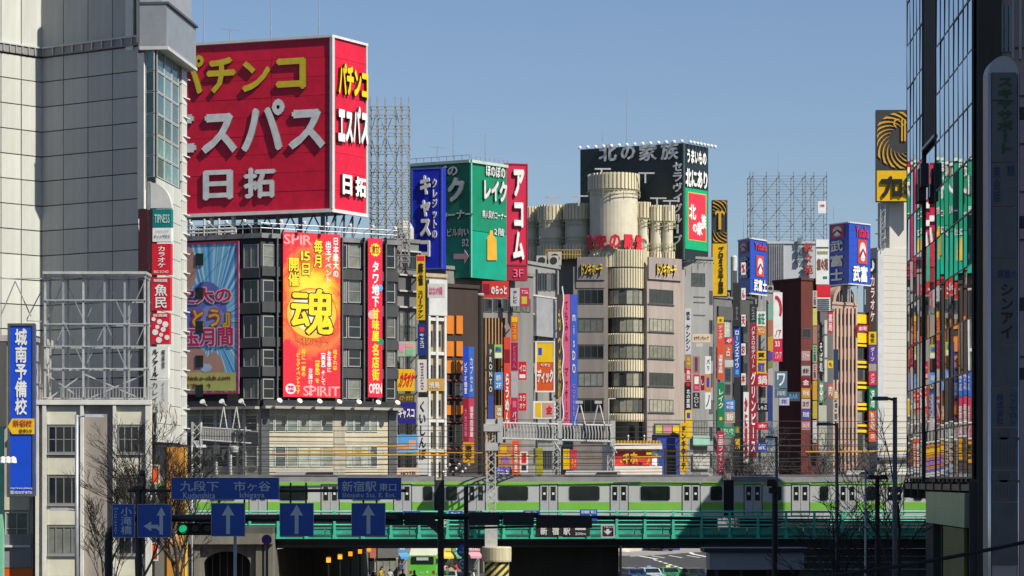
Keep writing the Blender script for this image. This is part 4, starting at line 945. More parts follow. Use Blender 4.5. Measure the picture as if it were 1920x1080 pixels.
def ltr(root, f_, items):
    for s, rc, m, bo, ex in items:
        n0 = len(root.children); mm = f_.rect(*rc)
        fo = bpy.data.objects.new('face_frame', None); COL.objects.link(fo); fo.location = f_.pt(0, 0, 0) - root.location
        text(fo, mm, s, m, bold=bo, ext=ex, name='letter', split=True, side=DG)
        for c in [o for o in COL.objects if o.parent == fo]: c.parent = root; c.location = fo.location; c.rotation_euler = (0, 0, f_.rz)
        bpy.data.objects.remove(fo)
ltr(GS, g1, (('ほのぼの', (778, 312, 860, 332), LT, .04, .2), ('イク', (808, 334, 872, 380), LT, .05, .3), ('コーナー', (826, 394, 890 - 2, 412), LT, .03, .2), ('当ビル向い', (828, 428, 880, 444), LT, .02, .15), ('B2', (868, 448, 880, 462), LT, .02, .15)))
a = lambda x, y: (lambda q: (q[0], q[3]))(g1.rect(x, y, x, y))
MB().flat([a(852, 476), a(872, 476), a(872, 468), a(882 - 2, 481), a(872, 494), a(872, 486), a(852, 486)], -.15, .14).build('arrow', paint((.6, .35, .4)), GS, g1.O - GS.location + Vector((0, 0, 0)), g1.rz)
ltr(GS, g2, (('ほのぼの', (909, 311, 945, 333), LT, .04, .15), ('レイク', (904, 338, 947, 378), LT, .05, .25), ('無人契約コーナー', (903, 396, 948, 411), LT, .02, .1), ('2階', (925, 428, 944, 442), LT, .02, .1)))
q = lambda x, y: (lambda w: (w[0], w[3]))(g2.rect(x, y, x, y))
MB().flat([q(912, 448), q(916, 441), q(917, 432), q(922, 432), q(923, 441), q(929, 448), q(930, 488), q(912, 488)], -.12, .11).build('bottle_print', GOLD, GS, g2.O - GS.location, g2.rz)
for f_ in (g1, g2):
    L = f_.pt(0, 0, zb) - GS.location; mb = MB().tube((0, -.15, zT - zb + .75), (f_.W, -.15, zT - zb + .75), .03, k=4)
    for i in range(9): mb.tube((f_.W * i / 8, -.15, zT - zb + .3), (f_.W * i / 8, -.15, zT - zb + .75), .03, k=4)
    mb.build('top_rail', STEEL, GS, L, f_.rz)
fk = Fac(772, 256.0, 828, 255.0)
sign(fk, (772, 315, 829, 505), 'bright blue rooftop sign with raised white characters before the green sign', paint((.01, .02, .40)), [((789, 329, 808, 482), 'キャスコ', WSM, dict(vertical=True, bold=.05, ext=.25, split=True, name='letter')), ((811, 335, 820, 447), 'クレジットの', WSM, dict(vertical=True, bold=.03, ext=.15))], th=1.0, name='rooftop_sign', rim=paint((.05, .1, .4)))
fa_ = Fac(946, 265.6, 990, 266.2)
sign(fa_, (946, 307, 989, 498), 'red rooftop sign with three big white characters beside the green sign', paint((.5, .01, .05)), [((961, 318, 982, 488), 'アコム', WHITE, dict(vertical=True, bold=.05, ext=.25, split=True, name='letter'))], th=1.2, name='rooftop_sign', rim=DRED)
sign(fa_, (946, 499, 989, 526), 'small dark red strip sign reading a floor number below the red rooftop sign', paint((.3, .01, .03)), [((962, 505, 981, 520), '3F', PINK, dict(bold=0, ext=.1))], th=1.0)
antenna(850, 218, 298, 262, 'thin red and white mast on top of the green rooftop sign'); antenna(910, 252, 303, 262, 'short thin mast near the corner of the green rooftop sign'); antenna(820, 273, 300, 261, 'flat television aerial on the green rooftop sign', True)
wsign((904, 527, 954, 558), 'red sign with white rounded kana under the green rooftop sign', paint((.6, .04, .03)), [((921, 536, 950, 552), 'のらっと', WHITE, dict(bold=.05))], blocks=(((906, 532, 918, 552), DRED),), dy=4)
wsign((957, 540, 974, 574), 'light grey small sign beside the little red kana sign', paint((.5, .5, .52)), [((962, 545, 970, 568), 'テレビ', DG, B)], dy=4)
wsign((975, 540, 992, 574), 'little red sign with yellow blob below the red rooftop sign', paint((.55, .02, .08)), [((978, 544, 990, 551), 'アコム', WHITE)], blocks=(((978, 556, 988, 570), paint((.5, .5, .05))),), dy=4)
blade((914, 645, 926, 790), 'dark panel sign with pale lettering between the round column and the red blades', paint((.05, .05, .06)), [((917, 655, 923, 735), 'PRONTO', WHITE, B)], blocks=(((915, 742, 925, 790), paint((.05, .08, .35))),), dy=3)
wsign((927, 646, 942, 672), 'yellow green sign over a white strip near the round column', paint((.35, .55, .05)), [((929, 650, 940, 659), '漫画', BLUE)], blocks=(((928, 662, 941, 671), WHITE),), dy=3)
wsign((927, 698, 943, 730), 'light blue sign with white characters near the round column', paint((.08, .3, .7)), [((930, 703, 940, 714), '歯科', WHITE), ((930, 718, 940, 727), '2F', WHITE)], dy=3)
wsign((928, 760, 942, 785), 'tan notice sign near the bottom of the dark panel sign', paint((.5, .3, .12)), [((931, 765, 940, 780), '酒\n場', WHITE)], dy=3)
blade((945, 632, 957, 800), 'bright red vertical sign with white rounded kana', paint((.72, .06, .04)), [((947, 700, 955, 795), 'らうめん', WHITE, dict(vertical=True, bold=.05))], blocks=(((946, 655, 956, 680), DRED),), dy=3.4)
blade((958, 592, 971, 640), 'orange red sign with a yellow cap beside the bright red vertical sign', paint((.65, .12, .03)), [((961, 607, 968, 637), 'ラスタ', YEL, B)], blocks=(((959, 594, 970, 604), YEL),), dy=3.4)
blade((958, 642, 971, 695), 'maroon vertical sign with pink kana beside the bright red vertical sign', paint((.3, .01, .06)), [((961, 648, 968, 690), 'どろろん', PINK, B)], dy=3.4)
blade((958, 697, 971, 745), 'grey blank vertical panel between two maroon signs', paint((.4, .4, .42)), (), dy=3.4)
blade((958, 746, 971, 800), 'maroon sign with a pink heart shape under the grey panel', paint((.4, .02, .08)), [((961, 772, 968, 796), 'パブ', WHITE, B)], blocks=(((961, 752, 968, 764), PINK),), dy=3.4)
wsign((972, 678, 987, 712), 'red square sign with white kana, upper of two beside the maroon signs', RED, [((974, 684, 985, 697), 'イロ', WHITE)], blocks=(((974, 702, 985, 709), WHITE),), dy=2.6)
wsign((972, 737, 987, 770), 'red square sign with white kana, lower of two beside the maroon signs', RED, [((974, 741, 985, 752), 'カラ', WHITE), ((974, 756, 985, 766), 'オケ', WHITE)], dy=2.6)
# --- grey building with the yellow and red sign
r, f = bld(988, 1048, 500, wall((.24, .235, .23)), 'grey building with a pale metal panel above the yellow and red loan sign', depth=11, lift=.4, dy=-1)
grid(r, f, 990, 1003, 1, [(585, 620), (640, 680), (700, 730), (760, 790), (840, 870)], nm=1, glass=G_DARK)
for y in (555, 590): slab(r, f, (990, y, 1046, y + 3), LCONC, 0, .25, 'ledge')
grid(r, f, 1005, 1043, 4, [(512, 545), (800, 830), (845, 880)], nm=1, glass=G_OFF)
for x in (1004, 1041): slab(r, f, (x, 505, x + 1.5, 895), DSTEEL, 0, .2, 'drain_pipe')
slab(r, f, (998, 560, 1038, 632), M((.36, .36, .37), rough=.5, metal=.3, var=.2), 0, .5, 'metal_panel')
wsign((1004, 640, 1040, 735), 'yellow over red loan sign with large white kana on the grey building', paint((.65, .10, .02)), [((1007, 692, 1037, 718), 'ディック', WHITE, dict(bold=.05)), ((1014, 682, 1030, 688), 'CFJ', WHITE)], blocks=(((1005, 642, 1039, 679), YEL), ((1009, 652, 1016, 666), BLUE)), dy=3.5, rim=WHITE)
wsign((1000, 752, 1042, 785), 'yellow and red low sign in a white border under the big loan sign', WHITE, [((1024, 760, 1036, 776), '金', RED)], blocks=(((1004, 755, 1015, 782), YEL), ((1017, 755, 1039, 782), paint((.6, .3, .25)))), dy=3.5)
wsign((935, 830, 958, 875), 'orange picture sign just behind the white catenary mast', paint((.6, .22, .05)), blocks=(((938, 836, 950, 850), YEL), ((940, 856, 955, 868), paint((.3, .15, .4)))), dy=3.6)
wsign((930, 876, 956, 892), 'blue violet shop sign with pale lettering above the train roof', paint((.12, .12, .5)), [((933, 879, 946, 889), 'Bar\nPub', WHITE), ((948, 880, 954, 889), '5', WHITE)], dy=4)
wsign((960, 826, 974, 891), 'tall orange red sign between the mast and the white poster', paint((.75, .1, .02)), [((964, 835, 970, 885), '居酒屋', WHITE, B)], dy=4)
wsign((975, 845, 990, 886), 'white poster with a red figure beside the tall orange red sign', WHITE, blocks=(((978, 850, 987, 868), RED), ((978, 872, 987, 882), DARK)), dy=4)
wsign((1005, 840, 1018, 890), 'olive yellow panel between two lattice masts', paint((.35, .32, .02)), (), dy=4)
wsign((1056, 842, 1068, 880), 'bright yellow strip sign beside a red one near the train roof', YEL, (), dy=4)
wsign((1069, 843, 1082, 880), 'red sign with round yellow shapes near the train roof', paint((.7, .05, .1)), [((1071, 860, 1080, 876), 'そば', YEL)], dy=4)
# --- blades at the corner of the ribbed tower building
blade((1044, 552, 1055, 790), 'dark vertical sign with a wavy white edge', paint((.07, .05, .05)), [((1046, 580, 1052, 760), 'もつ焼処', paint((.5, .4, .1)), B)], dy=4)
wv = [o for o in COL.objects if o.get('label') == 'dark vertical sign with a wavy white edge'][0]
mb = MB(); W_ = (1055 - 1044) / 2 * .06
for i in range(48): mb.box(.28 + .07 * math.sin(i * .62), .40 + .07 * math.sin(i * .62), -.06, 0, i * .3, i * .3 + .299)
mb.build('wavy_edge', WHITE, wv)
blade((1056, 552, 1069, 800), 'tall rose pink vertical sign with tiny dark characters', paint((.65, .12, .22)), [((1060, 565, 1065, 640), 'てもみん', DRED, B), ((1060, 690, 1065, 790), 'マッサージ', DRED, B)], dy=4)
blade((1070, 552, 1083, 800), 'tall blue vertical sign with white letters next to the rose pink one', paint((.05, .12, .55)), [((1073, 590, 1079, 700), 'misDO', WHITE, B), ((1073, 720, 1079, 780), 'COFFEE', paint((.5, .2, .5)), B)], dy=4)
# --- ribbed round tower building
RIBC = M((.64, .57, .40), rough=.6, var=.2, scale=.8, streak=True)
Yk = 345; K0 = P(1174, 900, Yk)
K = thing('discount_store', 'cream ribbed round tower building with mauve side walls and bands of windows', 'building', (K0.x, Yk + 3.0, 0))
fl_ = Fac(1075, 345.0, 1140, 345.0); fr_ = Fac(1213, 346.0, 1283, 350.5)
def kmb(f_, px, d0, d1, mat, name): 
    u0, u1, z0, z1 = f_.rect(*px); return MB().box(u0, u1, -d1, -d0, z0, z1).build(name, mat, K, f_.O - K.location, f_.rz)
zroof = ZP(500, Yk)
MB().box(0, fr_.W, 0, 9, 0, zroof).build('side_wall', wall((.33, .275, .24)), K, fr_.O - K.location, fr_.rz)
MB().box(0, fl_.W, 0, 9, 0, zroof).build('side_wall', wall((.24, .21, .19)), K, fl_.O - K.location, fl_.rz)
Rk = (1213 - 1135) / 2 * Yk / FPX + .05
def drum(name, px0, px1, y0, y1, ribs, mat, Yc=None, over=0.0, core=True):
    """vertical ribs round a drum"""
    r = (px1 - px0) / 2 * Yk / FPX; c = P((px0 + px1) / 2, 900, Yk) + Vector((0, 3.0 if Yc is None else Yc, 0)) - K.location; z0, z1 = ZP(y1, Yk), ZP(y0, Yk)
    MB().lathe([(r, z0), (r, z1)], c.x, c.y, 40).build(name, mat, K)
    if ribs:
        mb = MB()
        for i in range(ribs):
            t = 2 * math.pi * i / ribs; x, y = c.x + (r + .08) * math.cos(t), c.y + (r + .08) * math.sin(t); wv_ = math.pi * r / ribs * .62
            ux, uy = -math.sin(t), math.cos(t); nx, ny = math.cos(t) * .14, math.sin(t) * .14
            mb.prism([(x - ux * wv_ - nx, y - uy * wv_ - ny), (x + ux * wv_ - nx, y + uy * wv_ - ny), (x + ux * wv_ + nx * .6, y + uy * wv_ + ny * .6), (x - ux * wv_ + nx * .6, y - uy * wv_ + ny * .6)], z0 + .05, z1 + .05)
        tag(mb.build('ribs', mat, K), kind='stuff')
DRIB = wall((.2, .18, .14)); BANDG = G_DARK
# corner drum: alternating ribbed bands and glass bands
drum('drum_core', 1138, 1211, 497, 1100, 0, G_DARK)
for y0, y1 in ((468, 500), (503, 540), (573, 595), (625, 645), (675, 696), (727, 746), (776, 790)): drum('ribbed_band', 1135, 1213, y0, y1, 48, RIBC)
for y0, y1 in ((543, 570), (598, 622), (648, 672), (699, 724), (749, 773)):
    for i in range(7):
        t = math.pi * (1.18 + i * .107); r = (1211 - 1138) / 2 * Yk / FPX + .05; c = P(1174.5, 900, Yk) + Vector((0, 3, 0)) - K.location
        wd = 2 * r * math.sin(math.pi * .107 / 2); z0 = ZP(y1, Yk); hgt = ZP(y0, Yk) - z0; tm = t + math.pi * .0535
        k = ('drumw', round(hgt, 2))
        if k not in _wm: mb = MB(); mb.box(-wd / 2 + .04, wd / 2 - .04, 0, .05, .05, hgt - .05, 0).box(-wd / 2, -wd / 2 + .04, -.03, .06, 0, hgt, 1).box(-wd / 2, wd / 2, -.03, .06, hgt - .05, hgt, 1); _wm[k] = mb.mesh([G_BLIND, FRAME])
        put(_wm[k], 'window', K, (c.x + math.cos(tm) * (r + .03), c.y + math.sin(tm) * (r + .03), z0), tm + math.pi / 2)
    window(K, fr_, (1217, y0, 1262, y1), 5, 0, G_BLIND, FRAME, .07)
    kmb(fr_, (1214, y1 + .6, 1264, y1 + 2), 0, .15, DG, 'sill')
    window(K, fl_, (1084, y0, 1132, y1), 3, 0, G_OFF, FRAME, .07)
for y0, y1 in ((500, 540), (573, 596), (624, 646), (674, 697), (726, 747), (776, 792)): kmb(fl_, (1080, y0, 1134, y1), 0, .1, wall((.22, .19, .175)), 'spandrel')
window(K, fr_, (1224, 798, 1275, 818), 3, 0, G_DARK, FRAME, .07); window(K, fl_, (1090, 796, 1132, 830), 3, 0, G_DARK, FRAME, .07)
# upper drums
def tower(px0, px1, ytop, ybot, n, Yc, mat=RIBC):
    drum('drum', px0 + 1.5, px1 - 1.5, ytop + 30, ybot, 0, M((.56, .51, .39), rough=.6, var=.15, scale=.8), Yc)
    drum('ribbed_band', px0, px1, ytop, ytop + 30, n, mat, Yc)
    drum('ribbed_band', px0, px1, ybot - 26, ybot, n, mat, Yc)
    r = (px1 - px0) / 2 * Yk / FPX + .25; c = P((px0 + px1) / 2, 900, Yk) + Vector((0, Yc, 0)) - K.location
    for yy in (ytop + 33, ytop + 40, ybot - 40, ybot - 33):
        z = ZP(yy, Yk); mb = MB()
        for i in range(28):
            t0, t1 = 2 * math.pi * i / 28, 2 * math.pi * (i + 1) / 28
            mb.tube((c.x + r * math.cos(t0), c.y + r * math.sin(t0), z), (c.x + r * math.cos(t1), c.y + r * math.sin(t1), z), .05, k=4, caps=False)
            if i % 2: mb.tube((c.x + r * math.cos(t0), c.y + r * math.sin(t0), z - .25), (c.x + r * math.cos(t0), c.y + r * math.sin(t0), z + .25), .04, k=4)
        tag(mb.build('gallery_rail', paint((.38, .36, .2)), K), kind='stuff')
tower(1106, 1200, 322, 500, 40, 4.0)
tower(1010, 1064, 374, 478, 26, 8.5); tower(1060, 1112, 374, 478, 26, 6.6)
tower(975, 1014, 374, 478, 24, 10.5)
for x0, x1, yt in ((1196, 1222, 372), (1222, 1246, 378), (1244, 1268, 378)): tower(x0, x1, yt, 492, 14, 5.5)
MB().box(-14, 6.0, 6.2, 14, 0, ZP(470, Yk)).build('roof_block', wall((.3, .28, .24)), K)
for x, y in ((1128, 318), (1210, 326), (1232, 373), (1256, 378), (1035, 371), (1085, 369)):
    c = P(x, y, Yk + 2) - K.location; MB().box(c.x - .9, c.x + 1.2, c.y - .1, c.y + .1, c.z, c.z + .18).box(c.x - .1, c.x + .1, c.y - .1, c.y + .1, c.z - 1.2, c.z).build('roof_lamp', GALV, K)
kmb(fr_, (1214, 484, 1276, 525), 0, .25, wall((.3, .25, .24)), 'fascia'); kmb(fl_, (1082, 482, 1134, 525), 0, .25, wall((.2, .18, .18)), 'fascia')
def letters_on(f_, rc, s, m, label, bold=.03, ext=.25, d=.3):
    u0, u1, z0, z1 = f_.rect(*rc); t = thing('sign_lettering', label, 'sign lettering', f_.pt(u0, d, z0), f_.rz)
    text(t, (0, u1 - u0, 0, z1 - z0), s, m, bold=bold, ext=ext, split=True, name='letter', side=DG)
    return t
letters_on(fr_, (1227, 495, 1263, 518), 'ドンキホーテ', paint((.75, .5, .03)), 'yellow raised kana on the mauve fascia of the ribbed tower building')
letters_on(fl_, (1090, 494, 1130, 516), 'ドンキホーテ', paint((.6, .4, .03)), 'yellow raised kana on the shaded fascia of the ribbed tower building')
cr_ = (1200 - 1106) / 2 * Yk / FPX + .45; cc = P(1153, 900, Yk) + Vector((0, 4, 0))
t = thing('sign_lettering', 'red raised characters wrapped round the ribbed cream tower', 'sign lettering', (cc.x, cc.y, ZP(466, Yk)))
for i, ch in enumerate('激安の殿堂'):
    an = math.pi * (1.5 + (i - 2) * .155); fo = text(t, (-.75, .75, 0, 1.9), ch, paint((.6, .02, .04)), bold=.05, ext=.2, name='letter', side=DRED)
    o = t.children[-1]; o.location = (math.cos(an) * cr_, math.sin(an) * cr_, 0); o.rotation_euler = (0, 0, an + math.pi / 2)
# golden eave and red shop front at street level
fs_ = Fac(1145, 338.0, 1290, 341.0)
sh = thing('gabled_shop', 'white gabled shop front with golden roof ornaments and a red lettered board', 'shop front', fs_.pt(2.5, 0, 0))
L = fs_.O - sh.location
def shb(px, d0, d1, m, name): u0, u1, z0, z1 = fs_.rect(*px); return MB().box(u0, u1, -d1, -d0, z0, z1).build(name, m, sh, L, fs_.rz)
CR = paint((.66, .58, .5))
shb((1148, 836, 1234, 1050), -4, 0, CR, 'front_wall'); shb((1146, 832, 1237, 842), 0, .9, CR, 'eave'); shb((1146, 874, 1237, 890), 0, .9, CR, 'awning'); b_ = shb((1151, 844, 1220, 872), 0, .2, paint((.6, .03, .02)), 'lettered_board')
text(sh, (lambda a: (a[0] + L.x, a[1] + L.x, a[2] + L.z, a[3] + L.z))(fs_.rect(1153, 847, 1219, 870)), 'ド.キホーテ', paint((.75, .48, .02)), bold=.05, ext=.1, y=-.45)
shb((1222, 846, 1230, 872), 0, .15, WHITE, 'notice')
mb = MB()
for i in range(30):
    u, _, z, _ = fs_.rect(1146 + i * 3, 829 - 3 * abs(math.sin(i * .6)), 1147 + i * 3, 830); mb.lathe([(.05, z - .25), (.22, z - .1), (.18, z + .15), (.03, z + .3)], u, -.4 - .2 * (i % 2), 7)
tag(mb.build('golden_ornaments', M((.7, .42, .06), rough=.25, metal=.8, var=.2), sh, L, fs_.rz), kind='stuff')
for x in (1176, 1206): u, _, z, _ = fs_.rect(x, 818, x + 1, 820); MB().tube((u, -.4, z - .6), (u, -.4, z + .2), .04).lathe([(.02, z), (.14, z + .15), (.02, z + .3)], u, -.4, 8).build('white_finial', WHITE, sh, L, fs_.rz)
shb((1232, 815, 1275, 1050), -2, 0, paint((.02, .05, .25)), 'blue_entrance'); shb((1246, 840, 1268, 890), 0, .05, DARK, 'doorway')
sign(fs_, (1226, 794, 1275, 816), 'dark sign with yellow and pink panels above the blue entrance', DG, (), blocks=(((1228, 798, 1240, 812), paint((.5, .5, .05))), ((1242, 798, 1258, 812), paint((.55, .2, .25))), ((1260, 798, 1272, 812), YEL)), d=.3)
# --- black rooftop sign and grey building under it
n1 = Fac(1088, 358.0, 1281, 351.0); n2 = Fac(1281, 351.0, 1328, 356.0)
r, f = bld(1277, 1337, 486, wall((.26, .26, .255)), 'plain grey concrete building below the black rooftop sign', depth=15, Y1=352.5, Y2=355)
window(r, f, (1296, 512, 1322, 537), 3, 2, G_DARK, FRAME); 
for y in (545, 600, 650, 700, 750, 800, 850): window(r, f, (1330, y, 1336, y + 26), 0, 0, G_DARK, FRAME)
for y in (556, 566, 590): slab(r, f, (1300, y, 1322, y + 2), DCONC, 0, .05, 'joint')
for y0, y1 in ((790, 815), (830, 850)): window(r, f, (1300, y0, 1326, y1), 4, 1, G_OFF, FRAME)
slab(r, f, (1297, 852, 1328, 880), LCONC, 0, .3, 'balcony'); slab(r, f, (1296, 818, 1327, 836), paint((.25, .45, .36)), 0, .5, 'awning')
NS = thing('rooftop_sign', 'black two sided rooftop sign with white brush characters and a row of white bulbs', 'sign', n1.pt(n1.W, 0, ZP(487, 351)))
zb, zT = ZP(487, 351), ZP(268, 351); cn = lambda v: (v.x - NS.location.x, v.y - NS.location.y)
NB = M((.012, .022, .026), rough=.4, var=.3, scale=.5)
MB().prism([cn(n1.pt(0, 0, 0)), cn(n1.pt(n1.W, 0, 0)), cn(n2.pt(n2.W, 0, 0)), cn(n2.pt(n2.W, -9, 0)), cn(n1.pt(0, -5, 0))], 0, zT - zb).build('box', NB, NS)
MB().box(-.1, .1, -.1, .1, 0, zT - zb).build('corner_trim', paint((.08, .12, .13)), NS, n2.pt(0, .05, zb) - NS.location, n2.rz)
BW = M((.62, .62, .64), rough=.5, var=.25, scale=1)
ltr(NS, n1, (('北', (1124, 270, 1158, 303), BW, .035, .25), ('の', (1165, 273, 1192, 300), BW, .04, .25), ('家', (1199, 270, 1233, 302), BW, .03, .25), ('族', (1240, 266, 1273, 300), BW, .03, .25)))
for i, ch in enumerate('セラヴィグループ'):
    s_ = 'ー' == ch; y0 = 304 + i * 19.5; rc = (1262 + i * .4, y0, 1279, y0 + 17) if not s_ else (1269, y0, 1272, y0 + 17)
    fo = bpy.data.objects.new('face_frame', None); COL.objects.link(fo); fo.location = n1.pt(0, 0, 0) - NS.location
    text(fo, n1.rect(*rc), ch, BW, vertical=s_, bold=.03, ext=.15, name='letter')
    for c in [o for o in COL.objects if o.parent == fo]: c.parent = NS; c.location = fo.location; c.rotation_euler = (0, 0, n1.rz)
    bpy.data.objects.remove(fo)
ltr(NS, n2, (('うまいもの', (1287, 282, 1323, 308), WHITE, .04, .12), ('北にあり', (1284, 318, 1325, 353), WHITE, .04, .12)))
L = n2.pt(0, 0, 0) - NS.location; q = lambda *r_: n2.rect(*r_)
for rc, m, dd in (((1284, 355, 1326, 469), paint((.0, .35, .14)), .06), ((1289, 362, 1323, 452), paint((.6, .4, .1)), .09), ((1290, 364, 1322, 450), paint((.62, .03, .06)), .12)):
    a = q(*rc); MB().box(a[0], a[1], -dd, 0, a[2], a[3]).build('emblem_panel', m, NS, L, n2.rz)
for ch, rc in (('北', (1290, 383, 1303, 412)), ('の', (1297, 420, 1305, 436)), ('家', (1305, 416, 1315, 442)), ('族', (1313, 402, 1322, 430))):
    fo = bpy.data.objects.new('face_frame', None); COL.objects.link(fo); fo.location = L
    text(fo, q(*rc), ch, WHITE, bold=.03, ext=.06, y=-.12, name='letter')
    for c in [o for o in COL.objects if o.parent == fo]: c.parent = NS; c.location = fo.location; c.rotation_euler = (0, 0, n2.rz)
    bpy.data.objects.remove(fo)
bme = MB().lathe([(.03, -.2), (.2, -.1), (.24, .08), (.1, .24)], k=10).mesh(paint((.8, .82, .8)))
for f_, xs in ((n1, [1090 + i * 14.7 for i in range(14)]), (n2, [1289 + i * 6.6 for i in range(8)])):
    for x in xs: put(bme, 'bulb', NS, f_.pt(f_.uz(x, 268)[0], .45, zT + .15) - NS.location); 
for i in range(8): MB().tube(n2.pt(n2.W * i / 7, 0, zb - .3) - NS.location, n2.pt(n2.W * i / 7, 1.0, zb - .1) - NS.location, .06, k=4).build('lamp_arm', STEEL, NS)
for i in range(6): p = n1.pt(n1.W * (.4 + .11 * i), -1.5, 0); MB().box(-.2, .2, -.2, .2, ZP(500, 351) - zb - 1, 0).build('leg', DSTEEL, NS, Vector((p.x, p.y, zb)) - NS.location)
antenna(1175, 168, 266, 356, 'tall thin mast on the black rooftop sign'); antenna(1130, 250, 266, 357, 'short aerial on the black rooftop sign above the bulbs')
fv_ = free(1283, 1331, 350.6)
def vs(px, label, mat, texts=(), **k): k.setdefault('group', 'signs on the grey building below the black rooftop sign'); return sign(fv_, px, label, mat, texts, **k)
vs((1284, 578, 1296, 664), 'white vertical sign with black brush kana highest on the grey building', paint((.55, .56, .57)), [((1286, 584, 1294, 600), 'まる', BLACK, B), ((1286, 608, 1294, 658), 'ケンシン', BLACK, dict(vertical=True, bold=.04))], bars=2)
vs((1285, 665, 1296, 690), 'brown picture sign under the white brush sign', paint((.35, .22, .12)), [((1287, 670, 1294, 686), '串焼', YEL, B)])
vs((1285, 691, 1296, 715), 'small red sign with white script under the brown picture sign', RED, [((1287, 694, 1294, 712), '鳥良', WHITE, B)])
vs((1285, 716, 1296, 768), 'black vertical sign with white characters beside the mauve wall', BLACK, [((1287, 730, 1294, 765), '北の家族', WHITE, B)], blocks=(((1287, 718, 1294, 724), RED),))
vs((1285, 769, 1297, 822), 'yellow vertical sign with a blue emblem under the black vertical sign', YEL, (), blocks=(((1288, 774, 1294, 784), BLUE),))
fd_ = free(1276, 1289, 339.0)
sign(fd_, (1275, 793, 1289, 886), 'yellow vertical sign with heavy black kana standing before the blue entrance', paint((.75, .42, .01)), [((1278, 798, 1286, 880), 'ドンキホーテ', BLACK, dict(vertical=True, bold=.05))], th=.5, bars=2)
vs((1298, 626, 1332, 642), 'cream fascia sign with brown kana across the grey building', paint((.72, .55, .38)), [((1301, 630, 1329, 638), 'セラヴィグループ', BROWN)])
vs((1305, 644, 1318, 650), 'small pale air conditioner box under the cream fascia sign', WSM, name='air_conditioner', cat='air conditioner')
vs((1299, 668, 1312, 700), 'brown poster with a dark bottle on the grey building', paint((.4, .18, .12)), blocks=(((1303, 670, 1308, 696), paint((.06, .06, .12))),))
vs((1300, 702, 1312, 733), 'red sign with a white oval on the grey building', paint((.5, .05, .06)), blocks=(((1302, 706, 1310, 720), WHITE), ((1302, 724, 1310, 730), PINK)))
vs((1314, 704, 1321, 732), 'narrow dark red sign with a white curl on the grey building', DRED, [((1315, 712, 1320, 722), 'し', WHITE)])
vs((1322, 668, 1333, 701), 'white sign with black brush kana at the edge of the grey building', WHITE, [((1325, 673, 1331, 695), 'バリ', BLACK, B)])
vs((1322, 702, 1333, 734), 'orange sign with a blue oval at the edge of the grey building', paint((.65, .25, .05)), blocks=(((1325, 708, 1330, 726), BLUE),))
vs((1299, 736, 1312, 766), 'black sign with slanted pale lettering on the grey building', DARK, [((1301, 738, 1310, 762), 'SOUL', OFFW, dict(vertical=True))])
vs((1322, 736, 1333, 767), 'white sign with a slanted dark stroke at the edge of the grey building', WHITE, [((1324, 740, 1331, 763), 'ノ', DG)])
# --- black and yellow rooftop loan sign
def rays(board, cx, cz, R, n, mat, x0, x1, z0, z1, y):
    for i in range(n):
        t = 2 * math.pi * i / n; ps = []
        for s in range(7): q = s / 6; rr = R * (.45 + .55 * q); a = t + q * .9; ps.append((cx + rr * math.cos(a), cz + rr * math.sin(a)))
        back = [(cx + R * (.45 + .55 * s / 6) * math.cos(t + s / 6 * .9 + .13 * (s / 6) + .03), cz + R * (.45 + .55 * s / 6) * math.sin(t + s / 6 * .9 + .13 * (s / 6) + .03)) for s in range(6, -1, -1)]
        ps = [(min(max(p[0], x0), x1), min(max(p[1], z0), z1)) for p in ps + back]
        MB().flat(ps, y, .1).build('ray', mat, board)
def loan(px, ymid, Y, label, kana, slope=0, pcx=None, pR=None, sym='T', **k):
    f_ = free(px[0], px[2], Y, slope); o = sign(f_, px, label, M((.035, .034, .033), rough=.5, var=.3), (), th=1.2, name='rooftop_sign', **k)
    W_ = f_.rect(*px); uc, z0 = o['_uc'], o['_z0']; a = f_.rect(px[0] + 1, ymid, px[2] - 1, px[3] - 1)
    MB().box(a[0] - uc, a[1] - uc, -.05, .01, a[2] - z0, a[3] - z0).build('yellow_panel', paint((.72, .42, .005)), o)
    b = f_.rect(px[0], px[1], px[2], ymid); cx = (b[0] + b[1]) / 2 - uc if pcx is None else f_.rect(pcx, 0, pcx, 1)[0] - uc; cz = (b[2] + b[3]) / 2 - z0; hw = (b[1] - b[0]) / 2
    rays(o, cx, cz, (b[3] - b[2]) * .56 if pR is None else pR, 20, GOLD, b[0] - uc + .1, b[1] - uc - .1, b[2] - z0 + .1, b[3] - z0 - .1, -.15)
    return o, f_, uc, z0, cx, cz
o, f_, uc, z0, cx, cz = loan((1335, 375, 1364, 556), 456, 357, 'black and yellow rooftop sign with a golden swirl and narrow black kana', '')
s_ = .36; MB().flat([(cx - 1.6 * s_, cz + 2.2 * s_), (cx - 1.9 * s_, cz + 3.4 * s_), (cx - .8 * s_, cz + 4.2 * s_), (cx, cz + 3.6 * s_), (cx + .8 * s_, cz + 4.2 * s_), (cx + 1.9 * s_, cz + 3.4 * s_), (cx + 1.6 * s_, cz + 2.2 * s_), (cx + .9 * s_, cz + 3.2 * s_), (cx + .5 * s_, cz + 3 * s_), (cx + .5 * s_, cz - 3 * s_), (cx - .5 * s_, cz - 3 * s_), (cx - .5 * s_, cz + 3 * s_), (cx - .9 * s_, cz + 3.2 * s_)][::-1], -.2, .15).build('golden_emblem', GOLD, o)
text(o, (lambda a: (a[0] - uc, a[1] - uc, a[2] - z0, a[3] - z0))(f_.rect(1347, 462, 1357, 550)), 'プロミス三丁目店', BLACK, vertical=True, bold=.04, ext=.1, y=-.05)
r, f = bld(1338, 1372, 560, wall((.14, .14, .14)), 'dark building under the black and yellow rooftop sign', depth=8, lift=.5)
slab(r, f, (1344, 575, 1371, 600), DG, 0, .3, 'band')
